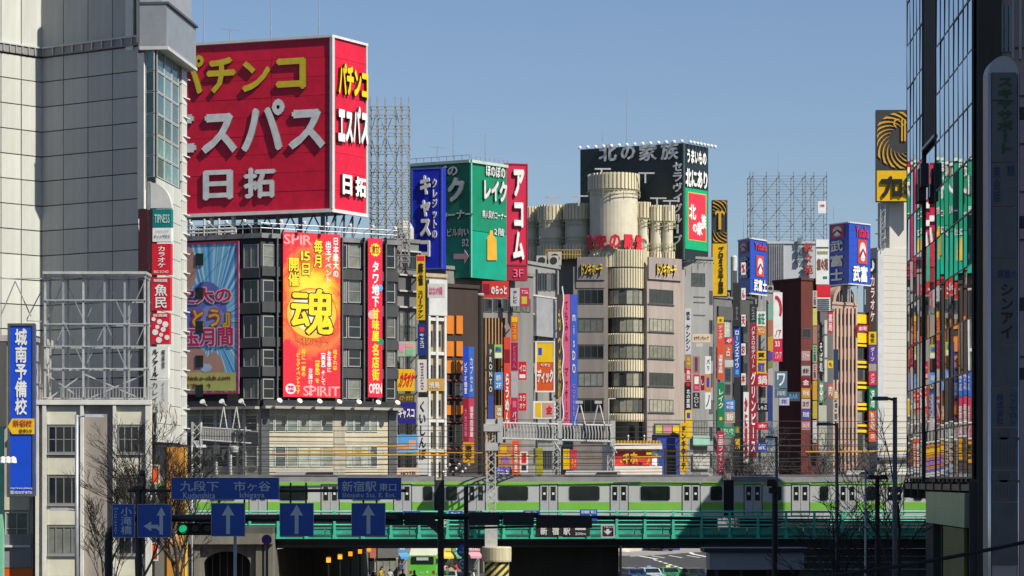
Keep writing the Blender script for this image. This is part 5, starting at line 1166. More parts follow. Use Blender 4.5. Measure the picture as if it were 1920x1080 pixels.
window(r, f, (1358, 600, 1368, 640), 1, 2, G_PALE, WSM); grid(r, f, 1358, 1370, 1, [(690, 715), (720, 740), (770, 785), (860, 885)], nm=1)
blade((1345, 594, 1357, 606), 'small yellow cap sign with a dark ring above the red vertical sign', YEL, (), blocks=(((1349, 598, 1353, 603), DG),), dy=5)
blade((1345, 607, 1357, 712), 'red orange vertical sign with white kana under the yellow cap', paint((.7, .08, .03)), [((1347, 610, 1355, 636), 'ディック', WHITE, B), ((1347, 665, 1355, 700), '消費者金融', WHITE, B)], dy=5)
blade((1345, 717, 1358, 801), 'green vertical sign with white kana under the red orange one', paint((.01, .2, .08)), [((1347, 730, 1356, 766), 'レイク', WHITE, B)], blocks=(((1349, 782, 1354, 788), YEL),), dy=5)
blade((1345, 808, 1358, 890), 'dark red vertical sign with white kana reaching down to the train', paint((.5, .02, .06)), [((1347, 816, 1356, 886), '三田フィナンス', WHITE, B)], dy=5)
for px_, lab, m, s, tm in (((1359, 632, 1375, 646), 'red square sign beside the red orange vertical, upper', RED, '4F', WHITE), ((1359, 648, 1372, 671), 'orange red square sign beside the red orange vertical, lower', paint((.72, .1, .02)), '占', WHITE), ((1359, 675, 1375, 688), 'pale grey box between square signs and the blue vertical', WSM, '', WHITE), ((1359, 750, 1378, 770), 'blue sign with white characters beside the green vertical', paint((.05, .2, .6)), '中国\n料理', WHITE), ((1359, 772, 1378, 793), 'picture sign of dishes beside the green vertical', paint((.45, .3, .22)), '飯', WHITE), ((1354, 800, 1378, 818), 'green script sign above the dark red vertical', paint((.01, .3, .13)), 'ひいな', WHITE)):
    wsign(px_, lab, m, [((px_[0] + 3, px_[1] + 3, px_[2] - 3, px_[3] - 3), s, tm)] if s else (), dy=4)
# --- small blue rooftop sign, silo and dark slabs
r, f = bld(1370, 1412, 560, wall((.07, .07, .07)), 'narrow near black building under the small blue rooftop sign', depth=8, lift=.5)
grid(r, f, 1391, 1402, 1, [(600 + i * 40, 625 + i * 40) for i in range(7)], nm=0, glass=G_DARK)
tk = thing('roof_tank', 'white cylindrical tank beside the small blue rooftop sign', 'tank', P(1376, 508, 368)); MB().lathe([(.45, 0), (.45, 1.9), (.3, 2.1)], k=16).build('tank_shell', WSM, tk); MB().box(-.4, .4, -.4, .4, -3.8, 0).build('plinth', DCONC, tk)
def fuji(c, lw, rw, y0, y1, Y, label, rows):
    a = Fac(lw, Y + 4, c, Y); b = Fac(c, Y, rw, Y + 4.0); z0, z1 = ZP(y1, Y), ZP(y0, Y); t = thing('rooftop_sign', label, 'sign', a.pt(a.W, 0, z0)); cc_ = lambda v: (v.x - t.location.x, v.y - t.location.y)
    BL = M((.015, .06, .42), rough=.4, var=.15, scale=.6)
    MB().prism([cc_(a.O), cc_(b.O), cc_(b.pt(b.W, 0, 0)), cc_(b.pt(b.W, -4, 0)), cc_(a.pt(0, -3, 0))], 0, z1 - z0).build('box', BL, t)
    for f_ in (a, b):
        MB().box(0, f_.W, -.12, .1, z1 - z0 + .005, z1 - z0 + .2).box(0, f_.W, -.12, .1, -.2, -.005).build('trim', WSM, t, f_.pt(0, 0, z0) - t.location, f_.rz)
        for i in range(1, 8): MB().box(0, f_.W, -.01, 0, (z1 - z0) * i / 8 - .012, (z1 - z0) * i / 8 + .012).build('joint', NAVY, t, f_.pt(0, 0, z0) - t.location, f_.rz)
    def emb(f_, rc):
        L = f_.pt(0, 0, 0) - t.location; x0, x1, q0, q1 = f_.rect(*rc); mx, mz = (x0 + x1) / 2, (q0 + q1) / 2; w_, h_ = (x1 - x0) / 2, (q1 - q0) / 2
        MB().box(x0, x1, -.1, 0, q0, q1).build('emblem_panel', paint((.5, .05, .03)), t, L, f_.rz)
        MB().flat([(mx + w_ * .7 * math.cos(i * math.pi / 10), mz + h_ * .8 * math.sin(i * math.pi / 10)) for i in range(20)], -.14, .05).build('emblem_disc', WSM, t, L, f_.rz)
        MB().flat([(mx - w_ * .72, mz - h_ * .45), (mx + w_ * .72, mz - h_ * .45), (mx + w_ * .62, mz - h_ * .1), (mx, mz + h_ * .3), (mx - w_ * .62, mz - h_ * .1)], -.17, .03).flat([(mx - w_ * .5, mz - h_ * .5), (mx + w_ * .5, mz - h_ * .5), (mx, mz + h_ * .05)], -.19, .02, 1).build('emblem_peak', [DRED, WHITE], t, L, f_.rz)
    for side, kind, rc, s in rows:
        f_ = a if side == 'a' else b
        if kind == 'e': emb(f_, rc)
        else: ltr(t, f_, ((s, rc, {'w': WSM, 'W': WHITE, 'r': paint((.6, .02, .06))}[kind], .03, .15),))
    for x in (.15, .5, .85):
        p = a.pt(a.W * x, -.4, 0); MB().box(-.08, .08, -.08, .08, -3.0, -.21).build('leg', GALV, t, Vector((p.x, p.y, z0)) - t.location)
        p = b.pt(b.W * x, -.4, 0); MB().box(-.08, .08, -.08, .08, -3.0, -.21).build('leg', GALV, t, Vector((p.x, p.y, z0)) - t.location)
fuji(1407, 1384, 1437, 448, 549, 372, 'small blue two sided rooftop sign with a mountain emblem', (('a', 'e', (1387, 454, 1403, 473), ''), ('a', 'w', (1388, 482, 1404, 500), '武'), ('a', 'w', (1388, 504, 1404, 522), '富'), ('b', 'r', (1414, 456, 1436, 470), 'Yutaka'), ('b', 'e', (1417, 480, 1431, 519), ''), ('b', 'W', (1412, 524, 1436, 547), '武富士')))
fuji(1592, 1555, 1632, 418, 531, 405, 'large blue two sided rooftop sign with a mountain emblem', (('a', 'e', (1559, 422, 1583, 446), ''), ('a', 'w', (1558, 451, 1582, 472), '武'), ('a', 'w', (1558, 478, 1582, 500), '富'), ('a', 'w', (1558, 504, 1582, 526), '士'), ('b', 'r', (1604, 424, 1627, 446), 'Yutaka'), ('b', 'e', (1608, 450, 1625, 495), ''), ('b', 'W', (1598, 498, 1625, 529), '武富')))
blade((1374, 530, 1388, 612), 'tall black panel with faint pale characters above the blue vertical sign', paint((.03, .03, .032)), [((1379, 575, 1384, 600), 'ホテル', GREY, B)], dy=5)
blade((1376, 612, 1388, 706), 'blue vertical sign with white kana and a pale emblem', paint((.02, .09, .4)), [((1378, 620, 1386, 690), 'ローンズエイワ', WHITE, dict(vertical=True, bold=.04))], blocks=(((1379, 693, 1385, 702), SKYB),), dy=5)
blade((1376, 707, 1388, 880), 'black vertical panel with a yellow foot under the blue vertical sign', paint((.03, .03, .03)), (), blocks=(((1379, 800, 1386, 812), paint((.3, .25, .02))), ((1378, 822, 1387, 842), YEL)), dy=5)
for i, (y0, y1, s) in enumerate(((492, 515, '%'), (540, 562, 'ん'), (590, 612, '天'), (644, 666, 'お'), (700, 722, '丼'))):
    blade((1390, y0, 1398, y1), ('white sign with a red mark, highest of the column beside the black panel', 'white sign with a red mark, second of the column beside the black panel', 'white sign with a red mark, middle of the column beside the black panel', 'white sign with a red mark, fourth of the column beside the black panel', 'white sign with a red mark, lowest of the column beside the black panel')[i], WHITE, [((1391, y0 + 3, 1397, y1 - 3), s, RED, dict(bold=.04))], dy=4)
blade((1394, 735, 1404, 868), 'white vertical banner with large red round characters near the maroon sign', WHITE, [((1396, 745, 1402, 860), 'かに道楽', RED, dict(vertical=True, bold=.06))], dy=4.5)
blade((1406, 570, 1419, 605), 'black cap panel with pale characters over the long maroon sign', paint((.02, .03, .03)), [((1409, 575, 1416, 600), 'AKAZA', GREY, B)], dy=5)
blade((1406, 606, 1419, 858), 'long maroon vertical sign with widely spaced white kana', paint((.3, .012, .03)), [((1409, 612, 1416, 690), 'パチスロのデパート', WHITE, B), ((1408, 697, 1417, 848), 'グリンピース', WHITE, dict(vertical=True, bold=.03))], dy=5)
# --- block of mixed small signs and round white sign
r, f = bld(1412, 1460, 548, wall((.2, .2, .2)), 'grey sign covered building behind the long maroon sign', depth=8, lift=.5)
grid(r, f, 1420, 1436, 1, [(655, 675), (725, 745), (770, 790), (820, 845)], nm=1)
for px_, lab, m, s, tm in (((1419, 584, 1436, 611), 'white sign with green characters right of the long maroon sign', WHITE, '雀荘', GREEN), ((1419, 612, 1436, 628), 'orange sign under the white and green one', paint((.7, .25, .02)), 'サロン', WHITE), ((1419, 658, 1436, 673), 'yellow sign, upper, right of the long maroon sign', YEL, '質', BLACK), ((1419, 676, 1436, 700), 'yellow and blue sign right of the long maroon sign', YEL, '個室', BLUE), ((1419, 701, 1440, 724), 'red sign with a pale square right of the long maroon sign', RED, '鍋', WHITE), ((1419, 792, 1440, 806), 'small red sign low beside the long maroon sign', RED, '本', WHITE), ((1419, 830, 1438, 846), 'blue and white sign low beside the long maroon sign', BLUE, '証', WHITE), ((1419, 756, 1440, 772), 'black sign with slanted white brush marks', BLACK, 'しゃぶ', WHITE)):
    wsign(px_, lab, m, [((px_[0] + 2, px_[1] + 3, px_[2] - 2, px_[3] - 3), s, tm)], dy=4)
for y0, y1, m, lab in ((570, 600, paint((.2, .4, .3)), 'pale green'), (600, 630, paint((.4, .15, .08)), 'rust brown'), (631, 658, GOLD, 'gold'), (660, 676, PURP, 'violet'), (677, 690, paint((.2, .25, .05)), 'olive'), (691, 722, paint((.45, .4, .4)), 'pale grey'), (723, 790, paint((.03, .05, .2)), 'navy'), (791, 840, paint((.12, .2, .3)), 'slate blue')):
    blade((1440, y0, 1449, y1), lab + ' section of the thin column of signs before the round red and white sign', m, (), dy=5)
o = wsign((1450, 548, 1467, 635), 'tall white sign with a red ring stroke above a red kana panel', WHITE, [((1453, 618, 1465, 632), 'ノア', RED)], dy=3)
mb = MB()
for i in range(14): t0, t1 = -.6 + i * .16, -.6 + (i + 1) * .16; mb.face([(-.3 + .9 * math.cos(t0), -.05, 4.2 + 1.9 * math.sin(t0)), (-.3 + .9 * math.cos(t1), -.05, 4.2 + 1.9 * math.sin(t1)), (-.3 + .6 * math.cos(t1), -.05, 4.2 + 1.4 * math.sin(t1)), (-.3 + .6 * math.cos(t0), -.05, 4.2 + 1.4 * math.sin(t0))][::-1])
mb.build('ring_stroke', RED, o)
wsign((1450, 636, 1467, 678), 'red panel with white kana under the tall white ring sign', paint((.65, .02, .08)), [((1453, 660, 1465, 674), 'ソフィア', WHITE), ((1453, 640, 1462, 650), '33', WHITE)], dy=3)
for px_, lab, m, s, tm in (((1453, 696, 1476, 728), 'steel blue square sign with a white curl', paint((.1, .17, .23)), 'ワ', WHITE), ((1453, 729, 1476, 746), 'steel blue sign with white bars under the curl sign', paint((.08, .14, .2)), '川川', WHITE), ((1461, 745, 1480, 760), 'pale lavender sign under the steel blue signs', paint((.5, .48, .62)), '花', PURP), ((1476, 735, 1500, 752), 'dark slate sign beside the steel blue signs', paint((.06, .08, .1)), 'BAR', SKYB)):
    wsign(px_, lab, m, [((px_[0] + 4, px_[1] + 4, px_[2] - 4, px_[3] - 4), s, tm)], dy=3.5)
# --- brick red building
r, f = bld(1502, 1534, 526, BRICK, 'dark brick red office block with pale window signs', depth=6.5, lift=.35, dy=3)
fl2 = Fac(1455, 403.0, 1502, YF(1502) + 3)
for y0, y1 in ((616, 632), (656, 672), (700, 716), (740, 756), (775, 792)):
    window(r, fl2, (1468, y0, 1498, y1), 2, 0, G_DARK, FRAME)
for y0, y1, m, s in ((616, 634, G_OFF, ''), (658, 676, paint((.5, .3, .3)), 'バー'), (686, 704, paint((.4, .5, .5)), '会計'), (708, 726, DRED, '金'), (728, 746, GOLD, '麻雀'), (748, 766, paint((.5, .5, .48)), 'ヨガ'), (768, 786, paint((.06, .07, .35)), '英会話'), (790, 806, paint((.5, .25, .25)), 'スパ')):
    if not s: window(r, f, (1504, y0, 1520, y1), 4, 0, m, FRAME); continue
    wsign((1503, y0, 1519, y1), {'バー': 'rose', '会計': 'pale aqua', '金': 'dark red', '麻雀': 'gold', 'ヨガ': 'grey white', '英会話': 'indigo', 'スパ': 'dusty pink'}[s] + ' window sign on the brick red office block', m, [((1505, y0 + 4, 1517, y1 - 4), s, WHITE if s not in ('会計', 'ヨガ') else DRED)], dy=1.2)
# pale roof house and frame behind
r, f = bld(1440, 1530, 457, M((.46, .48, .50), rough=.6, var=.08, scale=.4), 'pale grey roof house with ribbed cladding and red brush characters', depth=10, Y1=404, Y2=404)
for i in range(7): slab(r, f, (1442 + i * 4.2, 459, 1444 + i * 4.2, 545), paint((.25, .26, .27)), 0, .2, 'rib')
letters_on(f, (1506, 455, 1524, 515), '叙\n々\n苑', paint((.35, .06, .05)), 'dark red brush characters on the pale roof house', bold=.04)
letters_on(f, (1494, 445, 1503, 494), '焼\n肉\n店', paint((.15, .22, .24)), 'small grey green characters on the pale roof house', bold=.03)
frame_tower('wide bare billboard frame with cross bracing above the pale roof house', 1405, 1551, 328, 460, 408, [330, 340, 350, 360, 370, 380, 390, 400, 410, 420, 430, 440, 450], [1406, 1412, 1437, 1461, 1488, 1510, 1526, 1550], M((.2, .215, .23), rough=.6, metal=.1, var=.2), 4.0)
sg = free(1534, 1551, 406.5); sign(sg, (1534, 377, 1549, 400), 'small white plate with faint red marks hanging in the bare billboard frame', WHITE, [((1537, 383, 1546, 388), '広告募集', RED)], th=.1)
antenna(1459, 286, 330, 408, 'slim mast on the wide bare billboard frame'); antenna(1394, 408, 447, 374, 'slim mast near the small blue rooftop sign'); antenna(1563, 385, 412, 406, 'slim mast near the large blue rooftop sign')
so = free(1530, 1558, 396)
sign(so, (1530, 449, 1554, 533), 'tall white rooftop board with brown brush characters and dark bars', WHITE, [((1532, 484, 1553, 507), '叙々苑', paint((.25, .08, .04)), dict(bold=.05))], blocks=(((1530.5, 463, 1553.5, 466), DG), ((1532, 471, 1552, 477), paint((.3, .3, .15))), ((1543, 518, 1551, 523), GREEN)), th=.8, name='rooftop_sign')
sign(so, (1531, 534, 1557, 558), 'red block under the tall white rooftop board', paint((.65, .02, .04)), (), th=.8)
o = sign(so, (1531, 558, 1557, 583), 'white louvred block under the red block', WHITE, (), th=.7)
for i in range(6): MB().box(-.9, .9, -.1, 0, .2 + i * .3, .3 + i * .3).build('louvre', DG, o)
bc = free(1523, 1532, 388)
for y0, y1, m, lab in ((545, 575, paint((.55, .5, .42)), 'cream'), (578, 610, paint((.6, .55, .15)), 'pale yellow'), (612, 645, paint((.35, .2, .15)), 'brown'), (647, 680, paint((.25, .45, .25)), 'soft green'), (682, 712, paint((.6, .35, .3)), 'salmon'), (714, 750, GOLD, 'ochre'), (752, 785, paint((.45, .4, .05)), 'mustard'), (788, 830, WSM, 'white'), (832, 848, paint((.65, .2, .1)), 'vermilion')):
    sign(bc, (1524, y0, 1532, y1), lab + ' section of the slim tenant sign column beside the brick red block', m, [((1526, y0 + 3, 1530, y1 - 3), '三階', DG, B)] if (y0 // 3) % 2 else (), th=.6, group='tenant sign column beside the brick block')
# --- dark sign column zone then pink building
r, f = bld(1534, 1562, 583, wall((.1, .1, .1)), 'black shopfront building between the brick red block and the pink one', depth=7, lift=.5)
for i, (x0, y0, x1, y1, m, s, lab) in enumerate(((1552, 586, 1562, 624, RED, '薬局', 'red vertical sign with white characters before the pink building'), (1546, 600, 1551, 626, OFFW, '', 'upper pale strip on the black shopfront building'), (1546, 630, 1551, 670, OFFW, '', 'middle pale strip on the black shopfront building'), (1546, 674, 1551, 716, OFFW, '', 'lower pale strip on the black shopfront building'), (1535, 640, 1544, 700, BLACK, 'そば処', 'black vertical sign with white script near the slim sign column'), (1563, 655, 1572, 712, paint((.02, .05, .1)), '', 'navy vertical board on the pink building'), (1535, 715, 1545, 755, paint((.1, .25, .1)), '茶', 'dark green sign under the black script sign'), (1552, 676, 1562, 690, YEL, '丸', 'yellow round mark sign on the black shopfront building'), (1552, 720, 1562, 745, paint((.5, .12, .08)), '肉', 'rusty red sign low on the black shopfront building'), (1562, 732, 1572, 750, GOLD, '酒', 'gold sign at the foot of the pink building'), (1564, 752, 1572, 768, WSM, '歯', 'upper white sign at the foot of the pink building'), (1564, 772, 1572, 790, WSM, '眼', 'lower white sign at the foot of the pink building'), (1535, 760, 1550, 850, paint((.5, .5, .4)), '', 'pale vertical panel low on the black shopfront building'))):
    blade((x0, y0, x1, y1), lab, m, [((x0 + 1.5, y0 + 3, x1 - 1.5, y1 - 3), s, WHITE if m is not WSM and m is not YEL else DG, B)] if s else (), dy=3.5)
r, f = bld(1560, 1606, 572, PINKW, 'pink stone building with slim pilasters and an arched attic', depth=8, lift=.45, dy=3)
for i in range(6): slab(r, f, (1566 + i * 7.2, 578, 1569 + i * 7.2, 880), wall((.45, .31, .25)), 0, .3, 'pilaster')
grid(r, f, 1569, 1605, 5, [(588 + i * 43, 610 + i * 43) for i in range(7)], gap=.5, glass=G_DARK)
ar_ = [(f.W * .5 + f.W * .45 * math.cos(i * math.pi / 14), r['_zt'] + .36 + f.W * .5 * math.sin(i * math.pi / 14)) for i in range(15)]
MB().flat(ar_, 0, 3).build('arched_attic', PINKW, r, f.O - r.location, f.rz)
MB().flat([(f.W * .5 + f.W * .34 * math.cos(i * math.pi / 14), r['_zt'] + .5 + f.W * .36 * math.sin(i * math.pi / 14)) for i in range(15)], -.05, .05).build('arched_window', G_DARK, r, f.O - r.location, f.rz)
for i in range(5): u = f.W * (.28 + i * .11); MB().box(u - .04, u + .04, -.1, -.051, r['_zt'] + .5, r['_zt'] + .5 + f.W * .26).build('glazing_bar', wall((.4, .3, .27)), r, f.O - r.location, f.rz)
# --- yellow banded building
r, f = bld(1604, 1630, 590, wall((.07, .065, .06)), 'black building with bright yellow bands', depth=7, lift=.5)
for y0, y1 in ((590, 607), (625, 643), (646, 650), (677, 682), (686, 690), (716, 720), (724, 729), (756, 761), (764, 769), (796, 800), (806, 811)): slab(r, f, (1605, y0, 1629, y1), paint((.75, .48, .01)), 0, .3, 'yellow_band')
grid(r, f, 1606, 1628, 2, [(652, 675), (692, 714), (732, 754), (772, 794), (815, 850)], glass=G_OFF)
wsign((1606, 609, 1628, 623), 'red sign with white characters between yellow bands', paint((.5, .02, .03)), [((1610, 612, 1625, 620), '劇場', WHITE)], dy=3)
by_ = free(1628, 1644, 410)
for y0, y1, m, s, lab in ((485, 512, BLACK, '♪', 'black'), (514, 606, paint((.1, .03, .03)), 'カラオケ', 'very dark brown'), (608, 620, paint((.06, .05, .01)), '', 'black and gold'), (622, 646, YEL, '格安', 'yellow'), (648, 680, paint((.12, .04, .3)), 'ダーツ', 'purple'), (682, 696, paint((.4, .3, .3)), '', 'dusty grey'), (697, 722, paint((.6, .03, .08)), 'メンズ', 'crimson'), (728, 768, paint((.0, .22, .08)), '湯', 'green'), (770, 808, paint((.7, .12, .03)), '飲放題', 'orange'), (810, 828, paint((.75, .1, .03)), '店', 'scarlet')):
    sign(by_, (1629, y0, 1643, y1), lab + ' section of the sign column beside the yellow banded building', m, [((1632, y0 + 3, 1640, y1 - 3), s, WHITE if lab not in ('yellow',) else BLACK, B)] if s else (), th=.8, group='sign column beside the yellow banded building')
# --- white tiled tower
r, f = bld(1644, 1740, 466, wall((.5, .48, .43), var=.06), 'tall blank cream tiled tower beyond the glass building', depth=4, Y1=424, Y2=428, cap=False)
for y in range(480, 890, 13): slab(r, f, (1657, y, 1740, y + .8), paint((.42, .41, .37)), 0, .02, 'joint')
slab(r, f, (1645, 470, 1656, 860), paint((.45, .47, .48)), 0, .15, 'edge_strip')
f2_ = Fac(1668, 425, 1740, 429); building(f2_, 380, 3, wall((.48, .46, .41), var=.08), 'upper cream block standing on the blank tiled tower', 'building', 'penthouse', cap=False, z0=r['_zt'] + .01)
o, f_, uc, z0, cx, cz = loan((1643, 206, 1740, 378), 320, 423, 'big black and yellow rooftop sign with a golden swirl beside the glass building', '', pR=4.5, pcx=1690)
lc = lambda rc: (lambda a: (a[0] - uc, a[1] - uc, a[2] - z0, a[3] - z0))(f_.rect(*rc))
text(o, lc((1652, 330, 1735, 370)), 'プロミス', BLACK, bold=.06, ext=.3, y=-.05)
a = lc((1674, 222, 1702, 265)); w_ = (a[1] - a[0]); h_ = a[3] - a[2]
mb = MB()
for i in range(10):
    t0, t1 = math.pi * (1 - i / 9 * .0) + math.pi * 0 + i * .35, i * .35 + .35
pts_ = [(a[0] + w_ * .32 + w_ * .3 * math.cos(math.pi * (1.35 - k * .09)), a[2] + h_ * .78 + h_ * .2 * math.sin(math.pi * (1.35 - k * .09))) for k in range(12)]
inn_ = [(a[0] + w_ * .32 + w_ * .2 * math.cos(math.pi * (1.35 - k * .09)), a[2] + h_ * .78 + h_ * .13 * math.sin(math.pi * (1.35 - k * .09))) for k in range(11, -1, -1)]
MB().flat((pts_ + inn_)[::-1], -.2, .15).box(a[0] + w_ * .55, a[0] + w_ * .66, -.2, -.05, a[2], a[2] + h_ * .95).box(a[0] + w_ * .75, a[0] + w_ * .86, -.2, -.05, a[2], a[2] + h_ * .95).build('golden_emblem', GOLD, o)
lt = thing('relay_mast', 'grey steel mast with dish antennas under the big black and yellow sign', 'mast', P(1655, 466, 424))
hh = ZP(380, 424) - ZP(466, 424); lattice(lt, (0, 0, 0), (0, 0, hh), .7, (1, 0, 0), 8, .05, GALV)
for i, (dx, z) in enumerate(((-.9, 2.2), (.8, 3.4), (-.8, 4.4), (.7, 1.4))): MB().lathe([(.02, 0), (.3, .05), (.45, .15)], 0, 0, 12).tube((0, 0, .1), (-dx, 0, .1), .04).build('dish', WSM, lt, (dx, -.3, z))
slab(r, f, (1645, 858, 1740, 862), DG, 0, .6, 'ledge'); window(r, f, (1648, 864, 1662, 876), 1, 0, G_DARK, LFRAME); window(r, f, (1685, 864, 1720, 876), 2, 0, G_DARK, LFRAME)

# ------------------------------------------------------------------ plant on the lower roofs and walls
def ac_unit(px, py, Y, label, n=1, s=1.0):
    t = thing('air_conditioner', label, 'air conditioner', P(px, py, Y), 0, 'roof machines')
    for i in range(n):
        c = MB().box(i * 1.3 * s, i * 1.3 * s + 1.1 * s, 0, .7, .1, 1.2 * s).build('casing', LCONC, t); MB().disc(.55 * s + i * 1.3 * s, .65 * s, .4 * s, -.03, 16).build('fan_grille', DARK, c); MB().box(i * 1.3 * s, i * 1.3 * s + 1.1 * s, .1, .6, 0, .099).build('foot', DSTEEL, c)
ac_unit(1006, 500, 289, 'pair of grey air conditioners on the roof left of the ribbed tower building', 2); ac_unit(1028, 499, 290, 'grey air conditioner with yellow rail behind on the roof by the ribbed towers', 1, 1.3)
ac_unit(862, 512, 272, 'row of three air conditioners on the concrete roof below the green sign', 3, .8); ac_unit(745, 455, 247, 'air conditioner beside the rounded water tank', 1, .8)
ac_unit(1345, 560, 364, 'small air conditioner above the dark band under the black and yellow sign', 2, .7); ac_unit(1425, 548, 380, 'air conditioner on the sign covered building roof', 2, .8)
yr = thing('roof_railing', 'yellow railing on the roof left of the ribbed towers', 'railing', P(1022, 486, 294))
for i in range(14): MB().box(i * .3, i * .3 + .05, 0, .05, 0, 1.0).build('post', GOLD, yr)
for z in (.5, 1.0): MB().box(0, 4, -.03, 0, z, z + .06).build('rail', GOLD, yr)
# ------------------------------------------------------------------ mirrored glass building on the right and its neighbours
GX, GYN = 10.4, 60.2
GB = thing('glass_building', 'mirror glass office building with thin mullions and a dark stone end pier', 'building', (GX, GYN, 0))
gw = Fac(1702, 75.0, 1826, GYN)      # from the far edge to the near edge; its outward side faces the street
MIRR = bpy.data.materials.new('mirror_glass'); MIRR.use_nodes = True; bb = MIRR.node_tree.nodes['Principled BSDF']
bb.inputs['Base Color'].default_value = (.62, .66, .68, 1); bb.inputs['Metallic'].default_value = 1.0; bb.inputs['Roughness'].default_value = .012
HB = 27.0; L = gw.O - GB.location
A0, A1 = gw.pt(0, -.06, 0), gw.pt(gw.W, -.06, 0)
rel = lambda v: (v.x - GX, v.y - GYN)
STONE = wall((.075, .066, .056), var=.3, scale=1)
zg = ZP(915, 66)
MB().prism([rel(A0), rel(A1), (8.2, 0), (8.2, 15)], zg, HB).build('core', DARK, GB)
Am = gw.pt(gw.W * .42, -.4, 0)
MB().prism([rel(Am), (rel(A1)[0] + .3, rel(A1)[1]), (8.2, 0), (8.2, 15)], 0, zg - .01).build('ground_storey', wall((.05, .05, .05)), GB)
uu = lambda px: gw.uz(px, 500)[0]
colsA = [uu(x) for x in (1703, 1709, 1715, 1721, 1727, 1733)]; colsB = [uu(x) for x in (1758, 1765.5, 1773.5, 1782, 1790.5, 1799.5, 1808.5, 1817, 1826)]; mid = [uu(1734), uu(1757)]
rowh = 1.21; z = zg + .25
pane_cache = {}
def pane(u0, u1, z0, z1, d, mat, name='pane'):
    key = (round(u1 - u0, 2), round(z1 - z0, 2), mat.name)
    if key not in pane_cache: pane_cache[key] = MB().box(.012, u1 - u0 - .012, 0, .03, .012, z1 - z0 - .012).mesh(mat)
    o = put(pane_cache[key], name, GB, gw.pt(u0, d, z0) - GB.location, gw.rz + random.uniform(-.006, .006)); o.rotation_euler.x = random.uniform(-.008, .008)
ztop_bay = ZP(258, 68)
while z < HB - .6:
    z1 = z + rowh
    for cs_ in (colsA, colsB):
        for a, b in zip(cs_, cs_[1:]): pane(a, b, z, z1, .035, MIRR)
    if z1 < ztop_bay:
        for a, b in ((mid[0] + .1, (mid[0] + mid[1]) / 2), ((mid[0] + mid[1]) / 2, mid[1])): pane(a, b, z, z1, .03, MIRR)
    z = z1
ML = M((.02, .022, .022), rough=.4, metal=.3, var=.1)
for cs_ in (colsA, colsB):
    for u in cs_: MB().box(u - .012, u + .012, -.048, 0, zg + .15, HB).build('mullion', ML, GB, L, gw.rz)
    z = zg + .25
    while z < HB: MB().box(cs_[0], cs_[-1], -.046, 0, z - .02, z + .02).build('transom', ML, GB, L, gw.rz); z += rowh
MB().box(mid[0], mid[1], -.05, .0, ztop_bay + .02, HB).build('dark_bay', paint((.004, .004, .004), rough=.7), GB, L, gw.rz)
MB().box(mid[0] - .02, mid[0] + .05, -.08, 0, zg, HB).build('bay_fin', ML, GB, L, gw.rz); MB().box(mid[1] - .02, mid[1] + .02, -.06, 0, zg, HB).build('bay_fin', ML, GB, L, gw.rz)
MB().box(mid[0], mid[1], -.09, 0, ztop_bay - .04, ztop_bay + .04).build('bay_sill', GALV, GB, L, gw.rz)
for i, (yy, hh) in enumerate(((348, .25), (336, .42), (322, .3))): MB().box(mid[0] + .4 + i * .6, mid[0] + .7 + i * .6, -.3, -.1, ZP(yy, 68) - hh, ZP(yy, 68) + hh).build('dark_emblem', DARK, GB, L, gw.rz)
x_ = A1.x - GX
MB().box(x_, x_ + .52, -.25, 1, 0, HB).build('stone_pier', STONE, GB)
PKW = paint((.5, .38, .36), var=.15, rough=.6)
MB().box(x_ + .53, 8.2, -.05, 1, 0, HB).build('front_wall', PKW, GB)
fx = lambda px: (px - 960) * 60.1 / FPX - GX
for i in range(3):
    for j in range(3): MB().box(fx(1874 + j * 9), fx(1881 + j * 9), -.12, -.051, ZP(96 - i * 110, 60), ZP(8 - i * 110, 60)).build('window', G_TEAL, GB)
for y in (90, 180, 270, 360, 450, 560, 670): MB().box(x_ + .53, 8.2, -.08, -.05, ZP(y, 60), ZP(y, 60) + .04).build('joint', DG, GB)
for x in (1868, 1896, 1910): MB().box(fx(x), fx(x) + .06, -.15, -.05, ZP(110, 60), HB).build('fin', LFRAME, GB)
for i in range(9): u = gw.W * i / 8; MB().box(u - .12, u + .03, -.1, .15, 0 if i > 3 else zg - .3, zg + .15).build('gallery_column', wall((.06, .06, .055)), GB, L, gw.rz)
MB().box(.05, gw.W, -.08, .2, zg - .05, zg + .1).build('gallery_beam', ML, GB, L, gw.rz)
MB().box(gw.W * .42, gw.W * .97, -.16, .05, ZP(985, 64), zg - .1).build('frosted_panel', paint((.26, .30, .20), rough=.3, var=.4), GB, L, gw.rz)  # green reflection put into the panel's colour
MB().box(gw.W * .68, gw.W * .96, -.15, -.07, 0, ZP(990, 62)).build('olive_panel', paint((.12, .12, .02), var=.4), GB, L, gw.rz)
# unseen blockers and tall neighbours, added to shade the train and this corner
BLKR = thing('shade_blocker', 'slender dark stair tower and wall behind the glass building next to the tracks', 'building', (40, 168, 0))
MB().box(-13, -9.9, -14, 6, 0, 25.3).build('wall', DCONC, BLKR); MB().box(-12.5, 12, 6.01, 8.0, 0, 13.5).build('low_blocker', DCONC, BLKR)
for (x0, x1, y0, y1, h) in ((19.5, 48, 22, 79, 60), (31, 50, 95, 150, 40)):
    t = thing('shade_block', 'grey office block standing ' + ('across the pavement from the road sign gantry' if y0 < 50 else 'behind the mirror glass building towards the tracks'), 'building', ((x0 + x1) / 2, (y0 + y1) / 2, 0))
    X, Y_ = (x1 - x0) / 2, (y1 - y0) / 2; MB().box(-X, X, -Y_, Y_, 0, h).build('wall', LCONC, t)
    for i in range(int(h / 4)):
        MB().box(-X - .05, -X, -Y_ + 1, Y_ - 1, 2 + i * 4, 4 + i * 4).build('window_band', G_DARK, t)

